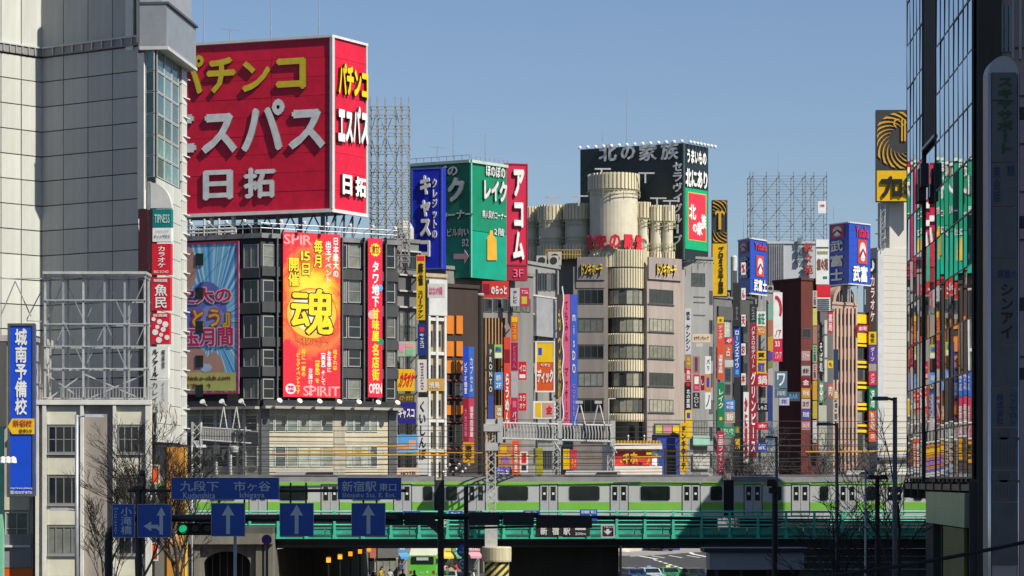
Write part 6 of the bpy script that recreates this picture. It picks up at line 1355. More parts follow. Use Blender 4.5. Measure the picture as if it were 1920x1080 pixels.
# ------------------------------------------------------------------ pylon sign near the camera
PY = 45.0; fp = free(1853, 1911, PY)
t = thing('pylon_sign', 'tall unlit pylon sign with a rounded metal top and dim tenant panels', 'sign', P(1882, 900, PY)); t.location.z = 0
X0, X1 = (1854 - 1882) * PY / FPX, (1911 - 1882) * PY / FPX; zt = ZP(138, PY); W_ = (X1 - X0) / 2; cx = (X0 + X1) / 2
SHELL = M((.26, .27, .285), rough=.4, metal=.6, var=.1, scale=2)
out = [(X0, 0), (X1, 0), (X1, zt)] + [(cx + W_ * math.cos(i * math.pi / 16), zt + (ZP(104, PY) - zt) * math.sin(i * math.pi / 16)) for i in range(1, 16)] + [(X0, zt)]
MB().flat(out, .05, .5).build('shell', SHELL, t)
MB().tube((X0 + .02, 0, 0), (X0 + .02, 0, zt), .035, k=10).tube((X1 - .01, .02, 0), (X1 - .01, .02, zt), .02, k=8).build('edge_tube', M((.6, .62, .64), rough=.2, metal=.9, var=0), t, smooth=True)
PN = M((.10, .104, .108), rough=.5, var=.25, scale=1.5); DGREEN = paint((.01, .07, .03)); DBL = paint((.03, .05, .12))
for y0, y1, items in ((136, 188, ()), (190, 304, ()), (306, 387, ((1862, 312, 1876, 380, '英会話', DBL), (1888, 310, 1902, 330, '教室', DBL))), (389, 485, ()), (487, 645, ((1870, 506, 1906, 522, '質屋の', DBL), (1876, 532, 1900, 634, 'シンアイ', BLACK))), (647, 726, ()), (728, 800, ((1868, 738, 1882, 796, '株式会社', DBL), (1892, 738, 1906, 796, 'ヘアサロン', DBL))), (802, 880, ()), (882, 940, ()), (942, 1060, ())):
    p = MB().box(X0 + .05, X1 - .05, -.0, .06, ZP(y1, PY), ZP(y0, PY)).build('tenant_panel', PN, t, (0, -.01, 0))
    for it in items: text(p, ((it[0] - 1882) * PY / FPX, (it[2] - 1882) * PY / FPX, ZP(it[3], PY), ZP(it[1], PY)), it[4], it[5], vertical=it[3] - it[1] > 30, bold=.03, ext=.004)
    if y0 == 190: text(p, ((1870 - 1882) * PY / FPX, (1899 - 1882) * PY / FPX, ZP(288, PY), ZP(146, PY)), 'スキヤサポート', DGREEN, vertical=True, bold=.05, ext=.004, y=-.002)
    if 800 < y0 < 900:
        m_ = MB()
        for i in range(7): m_.box(-.2 + i * .06, -.17 + i * .06, -.004, 0, ZP(y1 - 6, PY), ZP(y0 + 26, PY))
        m_.box(-.25, .27, -.004, 0, ZP(y0 + 22, PY), ZP(y0 + 18, PY)); m_.disc(0, ZP(y0 + 12, PY), .1, -.004, 16, 0, .003); tag(m_.build('faded_print', DG, p), kind='stuff')
for y in (210, 415, 570, 700): MB().box(X1 - .01, X1 + 1.0, .1, .25, ZP(y, PY) - .1, ZP(y, PY) + .1).build('wall_bracket', DARK, t)
# dark service pipe and the black cable crossing near the camera
CB = thing('overhead_cable', 'thick black cable sagging in front of the pylon sign', 'cable', P(1700, 1060, 40))
q = [P(1500 + i * 45, 1085 - i * 7.2 - 6 * math.sin(i / 9 * math.pi) * -1, 40) - CB.location for i in range(11)]; mb = MB()
for a, b in zip(q, q[1:]): mb.tube(a, b, .03, k=6)
mb.build('cable', BLACK, CB)

# ------------------------------------------------------------------ road sign gantry
GY = 90.0; gx_ = lambda px: (px - CX) * GY / FPX; gz = lambda py: ZP(py, GY)
BK2 = paint((.022, .022, .023), rough=.5, var=.3)
gt = thing('sign_gantry', 'dark steel mast with horizontal arms carrying the blue direction signs', 'gantry', (gx_(257), GY + .4, 0))
gl = lambda px: gx_(px) - gt.location.x
BRN = M((.05, .04, .036), rough=.6, var=.4, scale=2)
MB().tube((0, 0, 0), (0, 0, gz(912)), .12, .11, k=12).box(-.16, .16, -.16, .16, gz(918), gz(911)).build('mast', BRN, gt, smooth=False)
MB().tube((gl(236), 0, gz(920)), (gl(760), 0, gz(920)), .055, k=8).build('upper_arm', BRN, gt)
MB().tube((gl(236), .0, gz(972)), (gl(742), .0, gz(972)), .10, k=10).build('lower_arm', BRN, gt)
MB().tube((gl(268), -.05, gz(888)), (gl(268), -.05, gz(945)), .05, k=8).lathe([(.03, gz(893)), (.1, gz(889)), (.09, gz(884)), (.02, gz(880))], gl(264), -.05, 10).build('finial', BRN, gt)
for x in (408, 456, 543, 572, 680, 705): MB().tube((gl(x), 0, gz(1000)), (gl(x), 0, gz(905)), .035, k=6).build('hanger', BRN, gt)
def roadsign(px, label, texts=(), arrows=(), th=.05):
    f_ = free(px[0], px[2], GY); u0, u1, z0, z1 = f_.rect(*px); hw = (u1 - u0) / 2
    o = MB().box(-hw, hw, 0, th, 0, z1 - z0).build('road_sign', SIGNBLUE, None, f_.pt(hw, .06, z0)); tag(o, label, 'road sign', 'blue signs on the gantry')
    l = lambda x, y: (gx_(x) - o.location.x, ZP(y, GY) - z0)
    r = .018
    for b in ((-hw + .03, hw - .03, .03, .03 + r), (-hw + .03, hw - .03, z1 - z0 - .03 - r, z1 - z0 - .03)): pass
    MB().box(-hw - .012, hw + .012, -.015, .07, -.014, -.001).box(-hw - .012, hw + .012, -.015, .07, z1 - z0 + .001, z1 - z0 + .014).box(-hw - .014, -hw - .001, -.015, .07, 0, z1 - z0).box(hw + .001, hw + .014, -.015, .07, 0, z1 - z0).build('rim', GALV, o)
    for i in range(2): MB().box(-hw + .1, hw - .1, th, th + .05, (z1 - z0) * (.3 + .4 * i), (z1 - z0) * (.3 + .4 * i) + .05).build('stiffener', GALV, o)
    for rc, s, v in texts:
        a, b = l(rc[0], rc[3]), l(rc[2], rc[1]); text(o, (a[0], b[0], a[1], b[1]), s, ARROW, vertical=v, bold=.012, ext=.004)
    for pl in arrows: MB().flat([l(*p) for p in pl], -.005, .004).build('arrow', ARROW, o)
    return o
up = lambda x: [(x - 3.6, 1001), (x + 3.6, 1001), (x + 3.6, 966), (x + 12, 967), (x, 946), (x - 12, 967), (x - 3.6, 966)]
roadsign((322, 896, 523, 936), 'long blue sign to two districts with their names in white characters and roman letters', (((338, 902, 411, 921), '九段下', False), ((439, 902, 508, 921), '市ヶ谷', False), ((344, 923, 404, 935), 'Kudanshita', False), ((450, 923, 496, 936), 'Ichigaya', False)))
roadsign((634, 896, 752, 936), 'blue sign to the east entrance of the station with white lettering', (((641, 902, 706, 922), '新宿駅', False), ((711, 906, 743, 921), '東口', False), ((642, 924, 742, 935), 'Shinjuku Sta. E. Ent.', False)))
roadsign((212, 946, 252, 1007), 'narrow blue place name sign with three vertical characters beside the mast', (((227, 951, 248, 1002), '小滝橋', True), ((213, 952, 222, 1001), 'Otakibashi', True)))
roadsign((259, 946, 321, 1007), 'blue lane sign with a branching arrow to the side and straight on', (), ([(299.5, 1002), (306, 1002), (306, 966), (311, 967), (303, 950.5), (294, 967), (299.5, 966), (299.5, 987), (296, 984), (284, 984), (284, 978), (270, 986.5), (284, 996), (284, 990.5), (294, 991), (299.5, 996)],))
for x, lab in ((428, 'blue lane sign with a straight arrow under the long district sign'), (556.5, 'blue lane sign with a straight arrow between the two name signs'), (691, 'blue lane sign with a straight arrow under the station sign')):
    roadsign((x - 31, 944, x + 31, 1005), lab, (), ([(a, b) for a, b in up(x)],))
sp = thing('thin_post', 'slim pale grey post standing below a blue arrow sign', 'post', (gx_(434), GY + 1.2, 0)); MB().tube((0, 0, 0), (0, 0, gz(1004)), .055, k=10).build('shaft', GALV, sp, smooth=True)
# curved traffic signal mast
tm = thing('traffic_signal', 'black curved signal mast with a long arm and a lamp cluster lit green', 'traffic signal', (gx_(204), GY + 2.2, 0))
tl = lambda px: (px - CX) * (GY + 2.2) / FPX - tm.location.x; tzz = lambda py: ZP(py, GY + 2.2)
mb = MB(); cv = [(tl(203), 0, 0), (tl(203), 0, tzz(1010)), (tl(206), 0, tzz(998)), (tl(215), 0, tzz(988)), (tl(230), 0, tzz(979)), (tl(246), 0, tzz(974)), (tl(262), 0, tzz(972.5)), (tl(395), 0, tzz(971)), (tl(730), 0, tzz(969))]
for i, (a, b) in enumerate(zip(cv, cv[1:])): mb.tube(a, b, .15 if i < 2 else .125, .125 if i < 7 else .08, k=10)
mb.build('curved_mast', BK2, tm)
GRN = emit((.02, .6, .25), .5, 'green_signal'); 
def sig(root, x, z, w_, lit, tr):
    h = MB().box(x - w_, x + w_, -.16, .16, z - .21, z + .21).build('signal_head', BK2, root)
    for i in range(3):
        c = x - w_ + w_ * (i * 2 + 1) / 3; MB().disc(c, z, .145, -.175, 18, 0, .02).build('lens', GRN if lit and i == 0 else paint((.02, .02, .02), rough=.15), h)
        MB().tube((c, -.18, z + .02), (c, -.36, z + .05), .16, .16, k=12, caps=False).build('visor', BK2, h)
    MB().box(x - .04, x + .04, -.05, .05, z + .2, tr).build('hanger', BK2, root)
sig(tm, tl(367), tzz(992), .62, True, tzz(972))
# second signal mast seen end on, with the big gusset
t2 = thing('traffic_signal', 'dark signal mast with a triangular gusset and signal heads seen from behind', 'traffic signal', (gx_(822), GY + 3, 0))
q2 = lambda px: (px - CX) * (GY + 3) / FPX - t2.location.x; r2 = lambda py: ZP(py, GY + 3)
MB().tube((0, 0, 0), (0, 0, r2(955)), .13, .11, k=10).build('mast', BK2, t2)
MB().tube((q2(720), 0, r2(970)), (q2(1010), 0, r2(966)), .10, k=8).tube((q2(880), -.1, r2(990)), (q2(1000), -.1, r2(987)), .04, k=6).build('arm', BK2, t2)
MB().flat([(q2(791), r2(976)), (q2(822), r2(976)), (q2(822), r2(1002))], -.05, .08).build('gusset', paint((.06, .06, .065)), t2)
for x in (727, 787, 908, 972): 
    MB().box(q2(x) - .54, q2(x) + .54, -.14, .14, r2(967) - .33, r2(967) + .12).build('signal_head', BK2, t2)
MB().tube((q2(1000), 0, r2(968)), (q2(1314), 0, r2(972)), .055, k=8).box(q2(1005), q2(1110), -.08, .08, r2(990), r2(970)).build('long_arm', BK2, t2)
t3 = thing('pole', 'thin black pole with a stub arm before the train', 'pole', (gx_(870), GY + 4, 0)); MB().tube((0, 0, 0), (0, 0, ZP(912, GY + 4)), .1, .08, k=10).build('shaft', BK2, t3)
st = Fac(1004, 177.5, 1108, 177.5)
sign(st, (1004, 986, 1106, 1006), 'black overhead sign with white station characters and an arrow', BK2, [((1013, 988, 1026, 1003), '新', OFFW, dict(bold=.04)), ((1035, 988, 1048, 1003), '宿', OFFW, dict(bold=.04)), ((1056, 988, 1069, 1003), '駅', OFFW, dict(bold=.04)), ((1078, 998, 1098, 1003), '200m', OFFW)], th=.1, d=.3, blocks=(((1078, 990, 1098, 993.5), OFFW),))
st2 = Fac(1127, 177.5, 1153, 177.5)
o = sign(st2, (1127, 984, 1152, 1008), 'small square black plate with a white downward arrow emblem in a pale rim', paint((.03, .02, .04)), [((1130, 986, 1149, 990), '下町口', OFFW)], th=.06, rim=GALV, d=.3)
a = lambda x, y: ((x - CX) * 177.2 / FPX - o.location.x, ZP(y, 177.2) - o.location.z)
MB().flat([a(1139.5, 1003), a(1131, 995), a(1136, 996), a(1137, 992), a(1142, 992), a(1143, 996), a(1148, 995)][::1], -.02, .02).build('arrow', OFFW, o)
for px_, s, lab in (((755, 958, 788, 967), '市ヶ谷', 'small blue plate with white characters on the bridge handrail nearest the signal mast'), ((841, 958, 867, 967), '市ヶ谷', 'small blue plate with white characters on the bridge handrail beside the thin pole'), ((981, 957, 1012, 971), '四谷', 'blue plate half hidden by the signal heads on the bridge handrail')):
    sign(free(px_[0], px_[2], 178.5), px_, lab, paint((.01, .1, .5)), [((px_[0] + 4, px_[1] + 2, px_[2] - 4, px_[3] - 2), s, WHITE)], th=.05, group='blue plates on the bridge')
o = sign(free(1087, 1121, 178.5), (1087, 955, 1120, 977), 'blue plate with a white turning arrow on the bridge handrail', paint((.01, .12, .5)), [((1090, 957, 1117, 963), '新宿駅 東口', WHITE)], th=.05, group='blue plates on the bridge')
a = lambda x, y: ((x - CX) * 178.5 / FPX - o.location.x, ZP(y, 178.5) - o.location.z)
MB().flat([a(1095, 975), a(1095, 967), a(1107, 967), a(1107, 964.5), a(1113, 969), a(1107, 973), a(1107, 970.5), a(1099, 970.5), a(1099, 975)], -.02, .02).build('arrow', WHITE, o)
def round_sign(x, y, r, Y, label, ring, face, extra=None):
    p = P(x, y, Y); rr = r * Y / FPX; t = thing('traffic_sign', label, 'traffic sign', (p.x, Y, 0)); MB().tube((0, .06, 0), (0, .06, p.z + rr), .05, k=8).build('post', DSTEEL, t)
    d = MB().disc(0, p.z, rr, -.02, 28, 0, .04).build('disc', ring, t); MB().disc(0, p.z, rr * .78, -.03, 28, 0, .01).build('face', face, t)
    return t, rr, p.z
t, rr, z = round_sign(500, 1012, 9.5, 96, 'round blue no parking sign with a red border and slash', paint((.5, .02, .03)), paint((.02, .06, .4)))
MB().flat([(-.7 * rr, .6 * rr + z), (-.6 * rr, .7 * rr + z), (.7 * rr, -.6 * rr + z), (.6 * rr, -.7 * rr + z)][::-1], -.04, .008).build('slash', paint((.5, .02, .03)), t)
t, rr, z = round_sign(868, 1033, 11.5, 100, 'round blue sign with white arrows straight on and to the side', paint((.02, .14, .5)), paint((.02, .14, .5)))
MB().flat([(.05 * rr, z - .7 * rr), (.25 * rr, z - .7 * rr), (.25 * rr, z + .3 * rr), (.5 * rr, z + .3 * rr), (.15 * rr, z + .75 * rr), (-.2 * rr, z + .3 * rr), (.05 * rr, z + .3 * rr), (.05 * rr, z - .1 * rr), (-.3 * rr, z - .1 * rr), (-.3 * rr, z + .1 * rr), (-.7 * rr, z - .2 * rr), (-.3 * rr, z - .5 * rr), (-.3 * rr, z - .3 * rr), (.05 * rr, z - .3 * rr)], -.04, .008).build('arrow', paint((.4, .55, .7)), t)
t, rr, z = round_sign(868, 1057.5, 11, 99.7, 'round white sign with a dark red ring and blue centre below the blue arrow sign', paint((.35, .03, .03)), WHITE)
MB().disc(0, z, rr * .6, -.04, 24, 0, .008).build('blue_centre', paint((.1, .2, .4)), t); MB().flat([(-.5 * rr, .4 * rr + z), (-.4 * rr, .5 * rr + z), (.5 * rr, -.4 * rr + z), (.4 * rr, -.5 * rr + z)][::-1], -.05, .008).build('slash', WHITE, t)
sign(free(855, 885, 99.5), (857, 1072, 883, 1084), 'small white plate under the round red ringed sign', paint((.4, .4, .4)), [((859, 1074, 881, 1080), '8-20時', DG)], th=.03)
# shelter roof in the dark beneath the bridge at the far side
bx = thing('shelter_roof', 'long flat grey roof of a shelter standing in shade before the bridge', 'shelter', P(1416, 900, 140)); bx.location.z = 0
X = 88 * 140 / FPX; MB().box(-X, X, -1, 1.6, ZP(1067, 140), ZP(1035, 140)).build('roof_fascia', paint((.3, .31, .33), rough=.5), bx); MB().box(-X - .3, X + .3, -1.2, 1.8, ZP(1034.8, 140), ZP(1027, 140)).build('roof_top', DARK, bx)
for x in (-2, -.7, .7, 2): MB().box(x - .08, x + .08, .2, .36, 0, ZP(1067, 140)).build('post', DSTEEL, bx)
MB().box(-X, X, 1.3, 1.4, .3, ZP(1070, 140)).build('rear_screen', DARK, bx)

# ------------------------------------------------------------------ lamp posts to the right, cameras and bare trees
street_lamp(1678, 745, 100, -1, 'dark street lamp with a broad flat head before the cream tiled tower', DSTEEL, L=.75, r=.085)
street_lamp(1569, 793, 120, -1, 'dark street lamp with a flat head before the pink building', DSTEEL, L=.8, r=.07)
street_lamp(1456, 818, 140, -1, 'thin dark street lamp before the brick red office block', DSTEEL, L=.5, r=.07)
street_lamp(1623, 880, 110, 1, 'short pale lamp post in the shade of the glass building', STEEL, L=.4, r=.045)
mp_ = thing('pole', 'dark wooden pole with camera boxes before the far end of the train', 'pole', (P(1452, 900, 118).x, 118, 0)); MB().tube((0, 0, 0), (0, 0, ZP(903, 118)), .13, .11, k=10).build('shaft', BK2, mp_)
MB().box(-.35, .05, -.2, .2, ZP(912, 118), ZP(899, 118)).box(-.25, .15, -.15, .15, ZP(925, 118), ZP(914, 118)).build('camera_box', BK2, mp_)
mq = thing('pole', 'black post with twin lamps before the bridge near the glass building', 'pole', (P(1645, 900, 112).x, 112, 0)); MB().tube((0, 0, 0), (0, 0, ZP(892, 112)), .12, .1, k=10).build('shaft', BK2, mq)
for s in (-1, 1): MB().prism([(s * .25 - .22, -.2), (s * .25 + .22, -.2), (s * .25 + .22, .2), (s * .25 - .22, .2)], ZP(899, 112), ZP(890, 112), 0, [(s * .25 - .1, -.1), (s * .25 + .1, -.1), (s * .25 + .1, .1), (s * .25 - .1, .1)]).build('lamp_head', BK2, mq)
BARK = M((.026, .021, .018), rough=.9, var=.35, scale=3, bump=.3)
def bare_tree(px, ytop, Y, label, spread=1.0, seed=1, r0=.16, lean=0, top=6):
    rnd = random.Random(seed); H = ZP(ytop, Y); t = thing('bare_tree', label, 'tree', (P(px, 900, Y).x, Y, 0), 0, 'bare trees by the road')
    tr = MB(); br = MB()
    def grow(p, d, L, r, lev):
        n = 3 if lev < 2 else 2
        for i in range(n):
            q = p + d * (L / n); rr = r * (1 - .22 * (i + 1) / n)
            (tr if lev == 0 else br).tube(p, q, r if i == 0 else r * (1 - .22 * i / n), rr, k=6 if lev < 2 else 3, caps=False); p = q
            d = (d + Vector((rnd.uniform(-.13, .13), rnd.uniform(-.13, .13), rnd.uniform(0, .08)))).normalized()
            if lev < top and (lev > 0 or i > 0):
                for _ in range(rnd.choice((1, 1, 2)) if lev < 4 else 1):
                    a = rnd.uniform(0, 6.28); s = Vector((math.cos(a), math.sin(a), 0)) * spread
                    grow(p, (d * rnd.uniform(.7, 1.1) + s * rnd.uniform(.45, .8)).normalized(), L * rnd.uniform(.5, .72), max(rr * .6, .012), lev + 1)
        if lev < top: grow(p, d, L * .62, r * .62, lev + 1)
    grow(Vector((0, 0, 0)), Vector((lean, 0, 1)).normalized(), H * .42, r0, 0)
    tr.build('trunk', BARK, t); tag(br.build('crown', BARK, t), kind='stuff')
bare_tree(262, 805, 141, 'bare dark tree with fine twigs before the cream office, beside the signal mast', .9, 3, .15)
bare_tree(336, 842, 142, 'bare dark tree standing between the cream office and the road signs', .8, 8, .14)
bare_tree(195, 885, 139, 'smaller bare tree before the white pilasters of the cream office', .8, 15, .10)
bare_tree(1575, 905, 118, 'bare tree with spreading branches in the shade before the far end of the train', 1.3, 21, .10, top=5)
bare_tree(1700, 770, 108, 'bare tree beside the glass building reaching over the train', .9, 27, .10, -.06, top=5)
bare_tree(1455, 800, 222, 'leafless tree behind the railway before the brick red office block', 1.0, 33, .12)
bare_tree(1530, 815, 224, 'leafless tree behind the railway before the pink building', 1.1, 35, .12)
bare_tree(1385, 830, 225, 'leafless tree behind the railway before the long maroon sign', 1.1, 39, .10)

# ------------------------------------------------------------------ catenary masts and overhead wires
WG_ = M((.5, .5, .49), rough=.5, metal=.2, var=.2, scale=3)
CM = thing('catenary_mast', 'pale grey lattice mast and slatted portal beam over the tracks on a round striped pier', 'catenary mast', (P(921, 900, 179).x, 179, 0))
c0 = CM.location; mz = lambda py, Y=179: ZP(py, Y)
lattice(CM, (0, 0, mz(968)), (0, 0, mz(806)), .56, (1, 0, 0), 12, .045, WG_, 'column_lattice')
MB().box(-.42, .42, -.42, .42, mz(1026), mz(970)).build('column_foot', WG_, CM)
MB().box(-.5, .6, -.45, .45, mz(809), mz(795)).box(-.35, .35, -.3, .3, mz(794.9), mz(786)).build('column_head', WG_, CM)
MB().box(-.4, .45, -.4, .4, mz(845), mz(830)).build('column_band', WG_, CM)
xA, xB = (938 - 921) * 179 / FPX, (1148 - 921) * 179 / FPX * 1.03
yA, yB = 0, 6.0
def bp(s, z): return Vector((xA + (xB - xA) * s, yA + (yB - yA) * s, z))
zt1, zt2, zb1, zb2 = mz(793), ZP(798, 185), mz(822), ZP(828, 185)
for s_, (za, zb_) in enumerate(((zt1, zt2), (zb1, zb2))):
    for o_ in (-.3, .3):
        a, b = bp(0, za) + Vector((0, o_, 0)), bp(1, zb_) + Vector((0, o_, 0)); MB().tube(a, b, .065, k=6).build('beam_chord', WG_, CM)
for i in range(37):
    s_ = i / 36; a = bp(s_, zt1 + (zt2 - zt1) * s_) + Vector((0, -.3, 0)); b = bp(min(1, s_ + .008), zb1 + (zb2 - zb1) * s_) + Vector((0, -.34, 0))
    MB().tube(a, a.lerp(b, .5) + Vector((.05, 0, 0)), .045, k=5).tube(a.lerp(b, .5) + Vector((.05, 0, 0)), b, .045, k=5).build('beam_slat', WG_, CM)
for s_ in (0.0, .52, 1.0): a = bp(s_, 0); MB().box(a.x - .18, a.x + .18, a.y - .42, a.y + .42, zb1 + (zb2 - zb1) * s_ - .3, zt1 + (zt2 - zt1) * s_ + .35).build('beam_collar', WG_, CM)
for s_, dz in ((.02, -1), (.46, 1), (.56, -1), (.97, 1)):
    a = bp(s_, zb1 + (zb2 - zb1) * s_); MB().tube(a + Vector((0, -.2, 0)), a + Vector((-dz * -.5, -.2, -.8)), .06, k=5).build('knee_brace', WG_, CM)
for px_ in (1076, 1112): 
    b = Vector(((px_ - 921) * 182 / FPX, 3.4, ZP(795, 182))); MB().tube(b, b + Vector((.35, 0, 1.5)), .06, k=5).tube(b + Vector((.75, 0, 0)), b + Vector((.4, 0, 1.5)), .06, k=5).box(b.x + .1, b.x + .6, b.y - .1, b.y + .1, b.z + 1.4, b.z + 1.6).build('insulator_bracket', WG_, CM)
b = Vector(((1140 - 921) * 184 / FPX, 5, ZP(798, 184))); MB().tube(b, b + Vector((0, 0, 1.9)), .05, k=5).tube(b + Vector((0, 0, 1.85)), b + Vector((.5, 0, 1.85)), .04, k=5).build('mast_hook', WG_, CM)
# far columns of the portal
lattice(CM, ((1042 - 921) * 187 / FPX, 8, 5.4), ((1042 - 921) * 187 / FPX, 8, ZP(745, 187)), .5, (1, 0, 0), 20, .04, WG_, 'column_lattice')
lattice(CM, bp(1, 5.4) + Vector((-.1, .4, 0)), bp(1, zb2) + Vector((-.1, .4, 0)), .45, (1, 0, 0), 8, .04, WG_, 'column_lattice')
# round pier with stripes
STR = bpy.data.materials.new('hazard_stripes'); STR.use_nodes = True; nn = STR.node_tree; pb = nn.nodes['Principled BSDF']; pb.inputs['Roughness'].default_value = .7
tc = nn.nodes.new('ShaderNodeTexCoord'); sx_ = nn.nodes.new('ShaderNodeSeparateXYZ'); ad_ = nn.nodes.new('ShaderNodeMath'); ad_.operation = 'ADD'; ml = nn.nodes.new('ShaderNodeMath'); ml.operation = 'MULTIPLY'; ml.inputs[1].default_value = 1.9; fr2 = nn.nodes.new('ShaderNodeMath'); fr2.operation = 'FRACT'; gtn = nn.nodes.new('ShaderNodeMath'); gtn.operation = 'GREATER_THAN'; gtn.inputs[1].default_value = .5
mxn = nn.nodes.new('ShaderNodeMix'); mxn.data_type = 'RGBA'; mxn.inputs[6].default_value = (.015, .015, .014, 1); mxn.inputs[7].default_value = (.55, .45, .12, 1)
nn.links.new(tc.outputs['Object'], sx_.inputs[0]); sb = nn.nodes.new('ShaderNodeMath'); sb.operation = 'MULTIPLY'; sb.inputs[1].default_value = -1.0; nn.links.new(sx_.outputs[0], sb.inputs[0]); nn.links.new(sb.outputs[0], ad_.inputs[0]); nn.links.new(sx_.outputs[2], ad_.inputs[1]); nn.links.new(ad_.outputs[0], ml.inputs[0]); nn.links.new(ml.outputs[0], fr2.inputs[0]); nn.links.new(fr2.outputs[0], gtn.inputs[0]); nn.links.new(gtn.outputs[0], mxn.inputs[0]); nn.links.new(mxn.outputs[2], pb.inputs['Base Color'])
pr = thing('mast_pier', 'round cream concrete pier with yellow and black warning stripes under the lattice mast', 'pier', (P(931, 900, 178.4).x, 178.4, 0))
PCR = wall((.50, .45, .30), var=.35, scale=1.2)
MB().lathe([(.98, ZP(1053, 178.4)), (1.0, ZP(1050, 178.4)), (1.0, ZP(1027, 178.4)), (.96, ZP(1025, 178.4))], k=28).build('cap', PCR, pr, smooth=False)
MB().lathe([(.8, 0), (.82, ZP(1053.3, 178.4))], k=28).build('striped_shaft', STR, pr)
# left portal
CM2 = thing('catenary_mast', 'grey lattice mast with a short slatted beam beside the tiled building', 'catenary mast', (P(369, 900, 186).x, 186, 0))
lattice(CM2, (0, 0, 5.4), (0, 0, ZP(792, 186)), .6, (1, 0, 0), 12, .045, WG_, 'column_lattice'); MB().box(-.4, .4, -.3, .3, ZP(835, 186), ZP(826, 186)).build('column_band', WG_, CM2)
for i in range(22): a = Vector(((376 + i * 3.1 - 369) * 186 / FPX, 0, ZP(802 + i * .25, 186))); MB().tube(a, a + Vector((0, 0, -.85)), .04, k=4).build('beam_slat', WG_, CM2)
for dz in (0, -.88): a = Vector((.2, 0, ZP(801, 186) + dz)); MB().tube(a, a + Vector((3.6, 0, -.25)), .055, k=6).build('beam_chord', WG_, CM2)
lattice(CM2, ((452 - 369) * 186 / FPX, 0, 5.4), ((452 - 369) * 186 / FPX, 0, ZP(800, 186)), .5, (1, 0, 0), 12, .04, DSTEEL, 'column_lattice')
for px_ in (412, 436): b = Vector(((px_ - 369) * 186 / FPX, 0, ZP(803, 186))); MB().tube(b, b + Vector((.25, 0, 1.5)), .055, k=5).tube(b + Vector((.5, 0, 0)), b + Vector((.27, 0, 1.5)), .055, k=5).build('insulator_bracket', WG_, CM2)
MB().lathe([(.1, ZP(850, 185.6)), (.28, ZP(848, 185.6)), (.34, ZP(838, 185.6)), (.1, ZP(836, 185.6))], (440 - 369) * 186 / FPX, -.4, 12).build('lamp_head', GALV, CM2)
for i in range(4): MB().box((385 + i * 16 - 369) * .0372, (395 + i * 16 - 369) * .0372, -.3, .3, ZP(862, 186) + (i % 2) * .4, ZP(842, 186) + (i % 2) * .3).build('equipment_box', DSTEEL, CM2)
hd = thing('hedge', 'low dark green hedge behind the train by the lattice mast', 'hedge', (P(400, 900, 190).x, 190, 5.36)); mb = MB(); rnd = random.Random(4)
for i in range(900):
    c = Vector((rnd.gauss(0, 1.6), rnd.gauss(0, .4), abs(rnd.gauss(1.7, .6)))); a = Vector((rnd.uniform(-1, 1), rnd.uniform(-1, 1), rnd.uniform(-1, 1))).normalized() * .1; b = a.orthogonal() * 1.0
    mb.face([c - a, c + b, c + a, c - b])
mb.build('foliage', M((.03, .045, .02), rough=.8, var=.5, scale=3), hd)
# wires
WIRE = paint((.03, .03, .032), rough=.5, var=0); YSL = paint((.5, .28, .03), var=.1)
def wire(y0, y1, Y, r, label, sleeves=(), x0=330, x1=1720, sag=1.5, seg=12):
    t = thing('overhead_wire', label, 'overhead wire', P((x0 + x1) / 2, (y0 + y1) / 2, Y), 0, 'overhead wires above the tracks'); mb = MB()
    pt_ = lambda x: P(x, y0 + (y1 - y0) * (x - x0) / (x1 - x0) + sag * math.sin(math.pi * ((x - x0) / (x1 - x0) * 3 % 1)), Y) - t.location
    n = seg * 3; q = [pt_(x0 + (x1 - x0) * i / n) for i in range(n + 1)]
    for a, b in zip(q, q[1:]): mb.tube(a, b, r, k=5, caps=False)
    mb.build('strand', WIRE, t)
    for a, b in sleeves:
        m2 = MB(); m2.tube(pt_(a), pt_((a + b) / 2), r + .035, k=6).tube(pt_((a + b) / 2), pt_(b), r + .035, k=6); m2.build('yellow_sleeve', YSL, t)
wire(783, 790, 181, .022, 'thin black wire, uppermost over the train', sag=1)
wire(797, 802, 188, .02, 'thin black wire, second from the top over the train')
wire(830, 836, 186, .025, 'thin black wire passing just under the slatted portal beam')
wire(842, 846, 184, .026, 'black wire with a yellow sleeve before the dark corner block', ((560, 690), (1510, 1640)), sag=2)
wire(850, 845, 189, .026, 'black wire with yellow sleeves by the lattice mast', ((505, 700), (780, 905), (1560, 1720)), sag=2)
wire(851, 856, 182.5, .022, 'thin black wire with a short yellow sleeve beside the mast', ((640, 840), (930, 1010)), sag=2)
wire(860, 858, 187, .02, 'thin black wire midway between portal beam and train roof', ((1090, 1150),))
wire(868, 874, 183.5, .02, 'thin black wire second above the train roof')
wire(880, 878, 190, .02, 'thin black wire lowest above the train roof')
wire(804, 812, 190, .022, 'thin black wire, third from the top over the train', sag=2.5)
wire(816, 822, 183, .025, 'black wire drawn slightly slack below the third wire', sag=3)
wire(838, 832, 192, .024, 'thin black wire crossing just above the yellow sleeves', ((700, 760),), sag=2)
wire(864, 852, 181, .026, 'black wire rising towards the glass building over the train', ((1190, 1240),), sag=2.5)
wire(874, 862, 186, .022, 'thin black wire rising gently over the train roof', sag=2)
wire(886, 884, 181.5, .022, 'thin black wire skimming the train roof', sag=1)
dr = thing('wire_droppers', 'short vertical droppers linking the black wires above the train', 'overhead wire', P(960, 850, 184), 0, 'overhead wires above the tracks'); mb = MB()
for i in range(60): x = 350 + i * 23; a = P(x, 843 + (i % 3) * 2, 184) - dr.location; b = P(x + 2, 858 + (i % 4) * 3, 184) - dr.location; mb.tube(a, b, .012, k=4)
tag(mb.build('strand', WIRE, dr), kind='stuff')
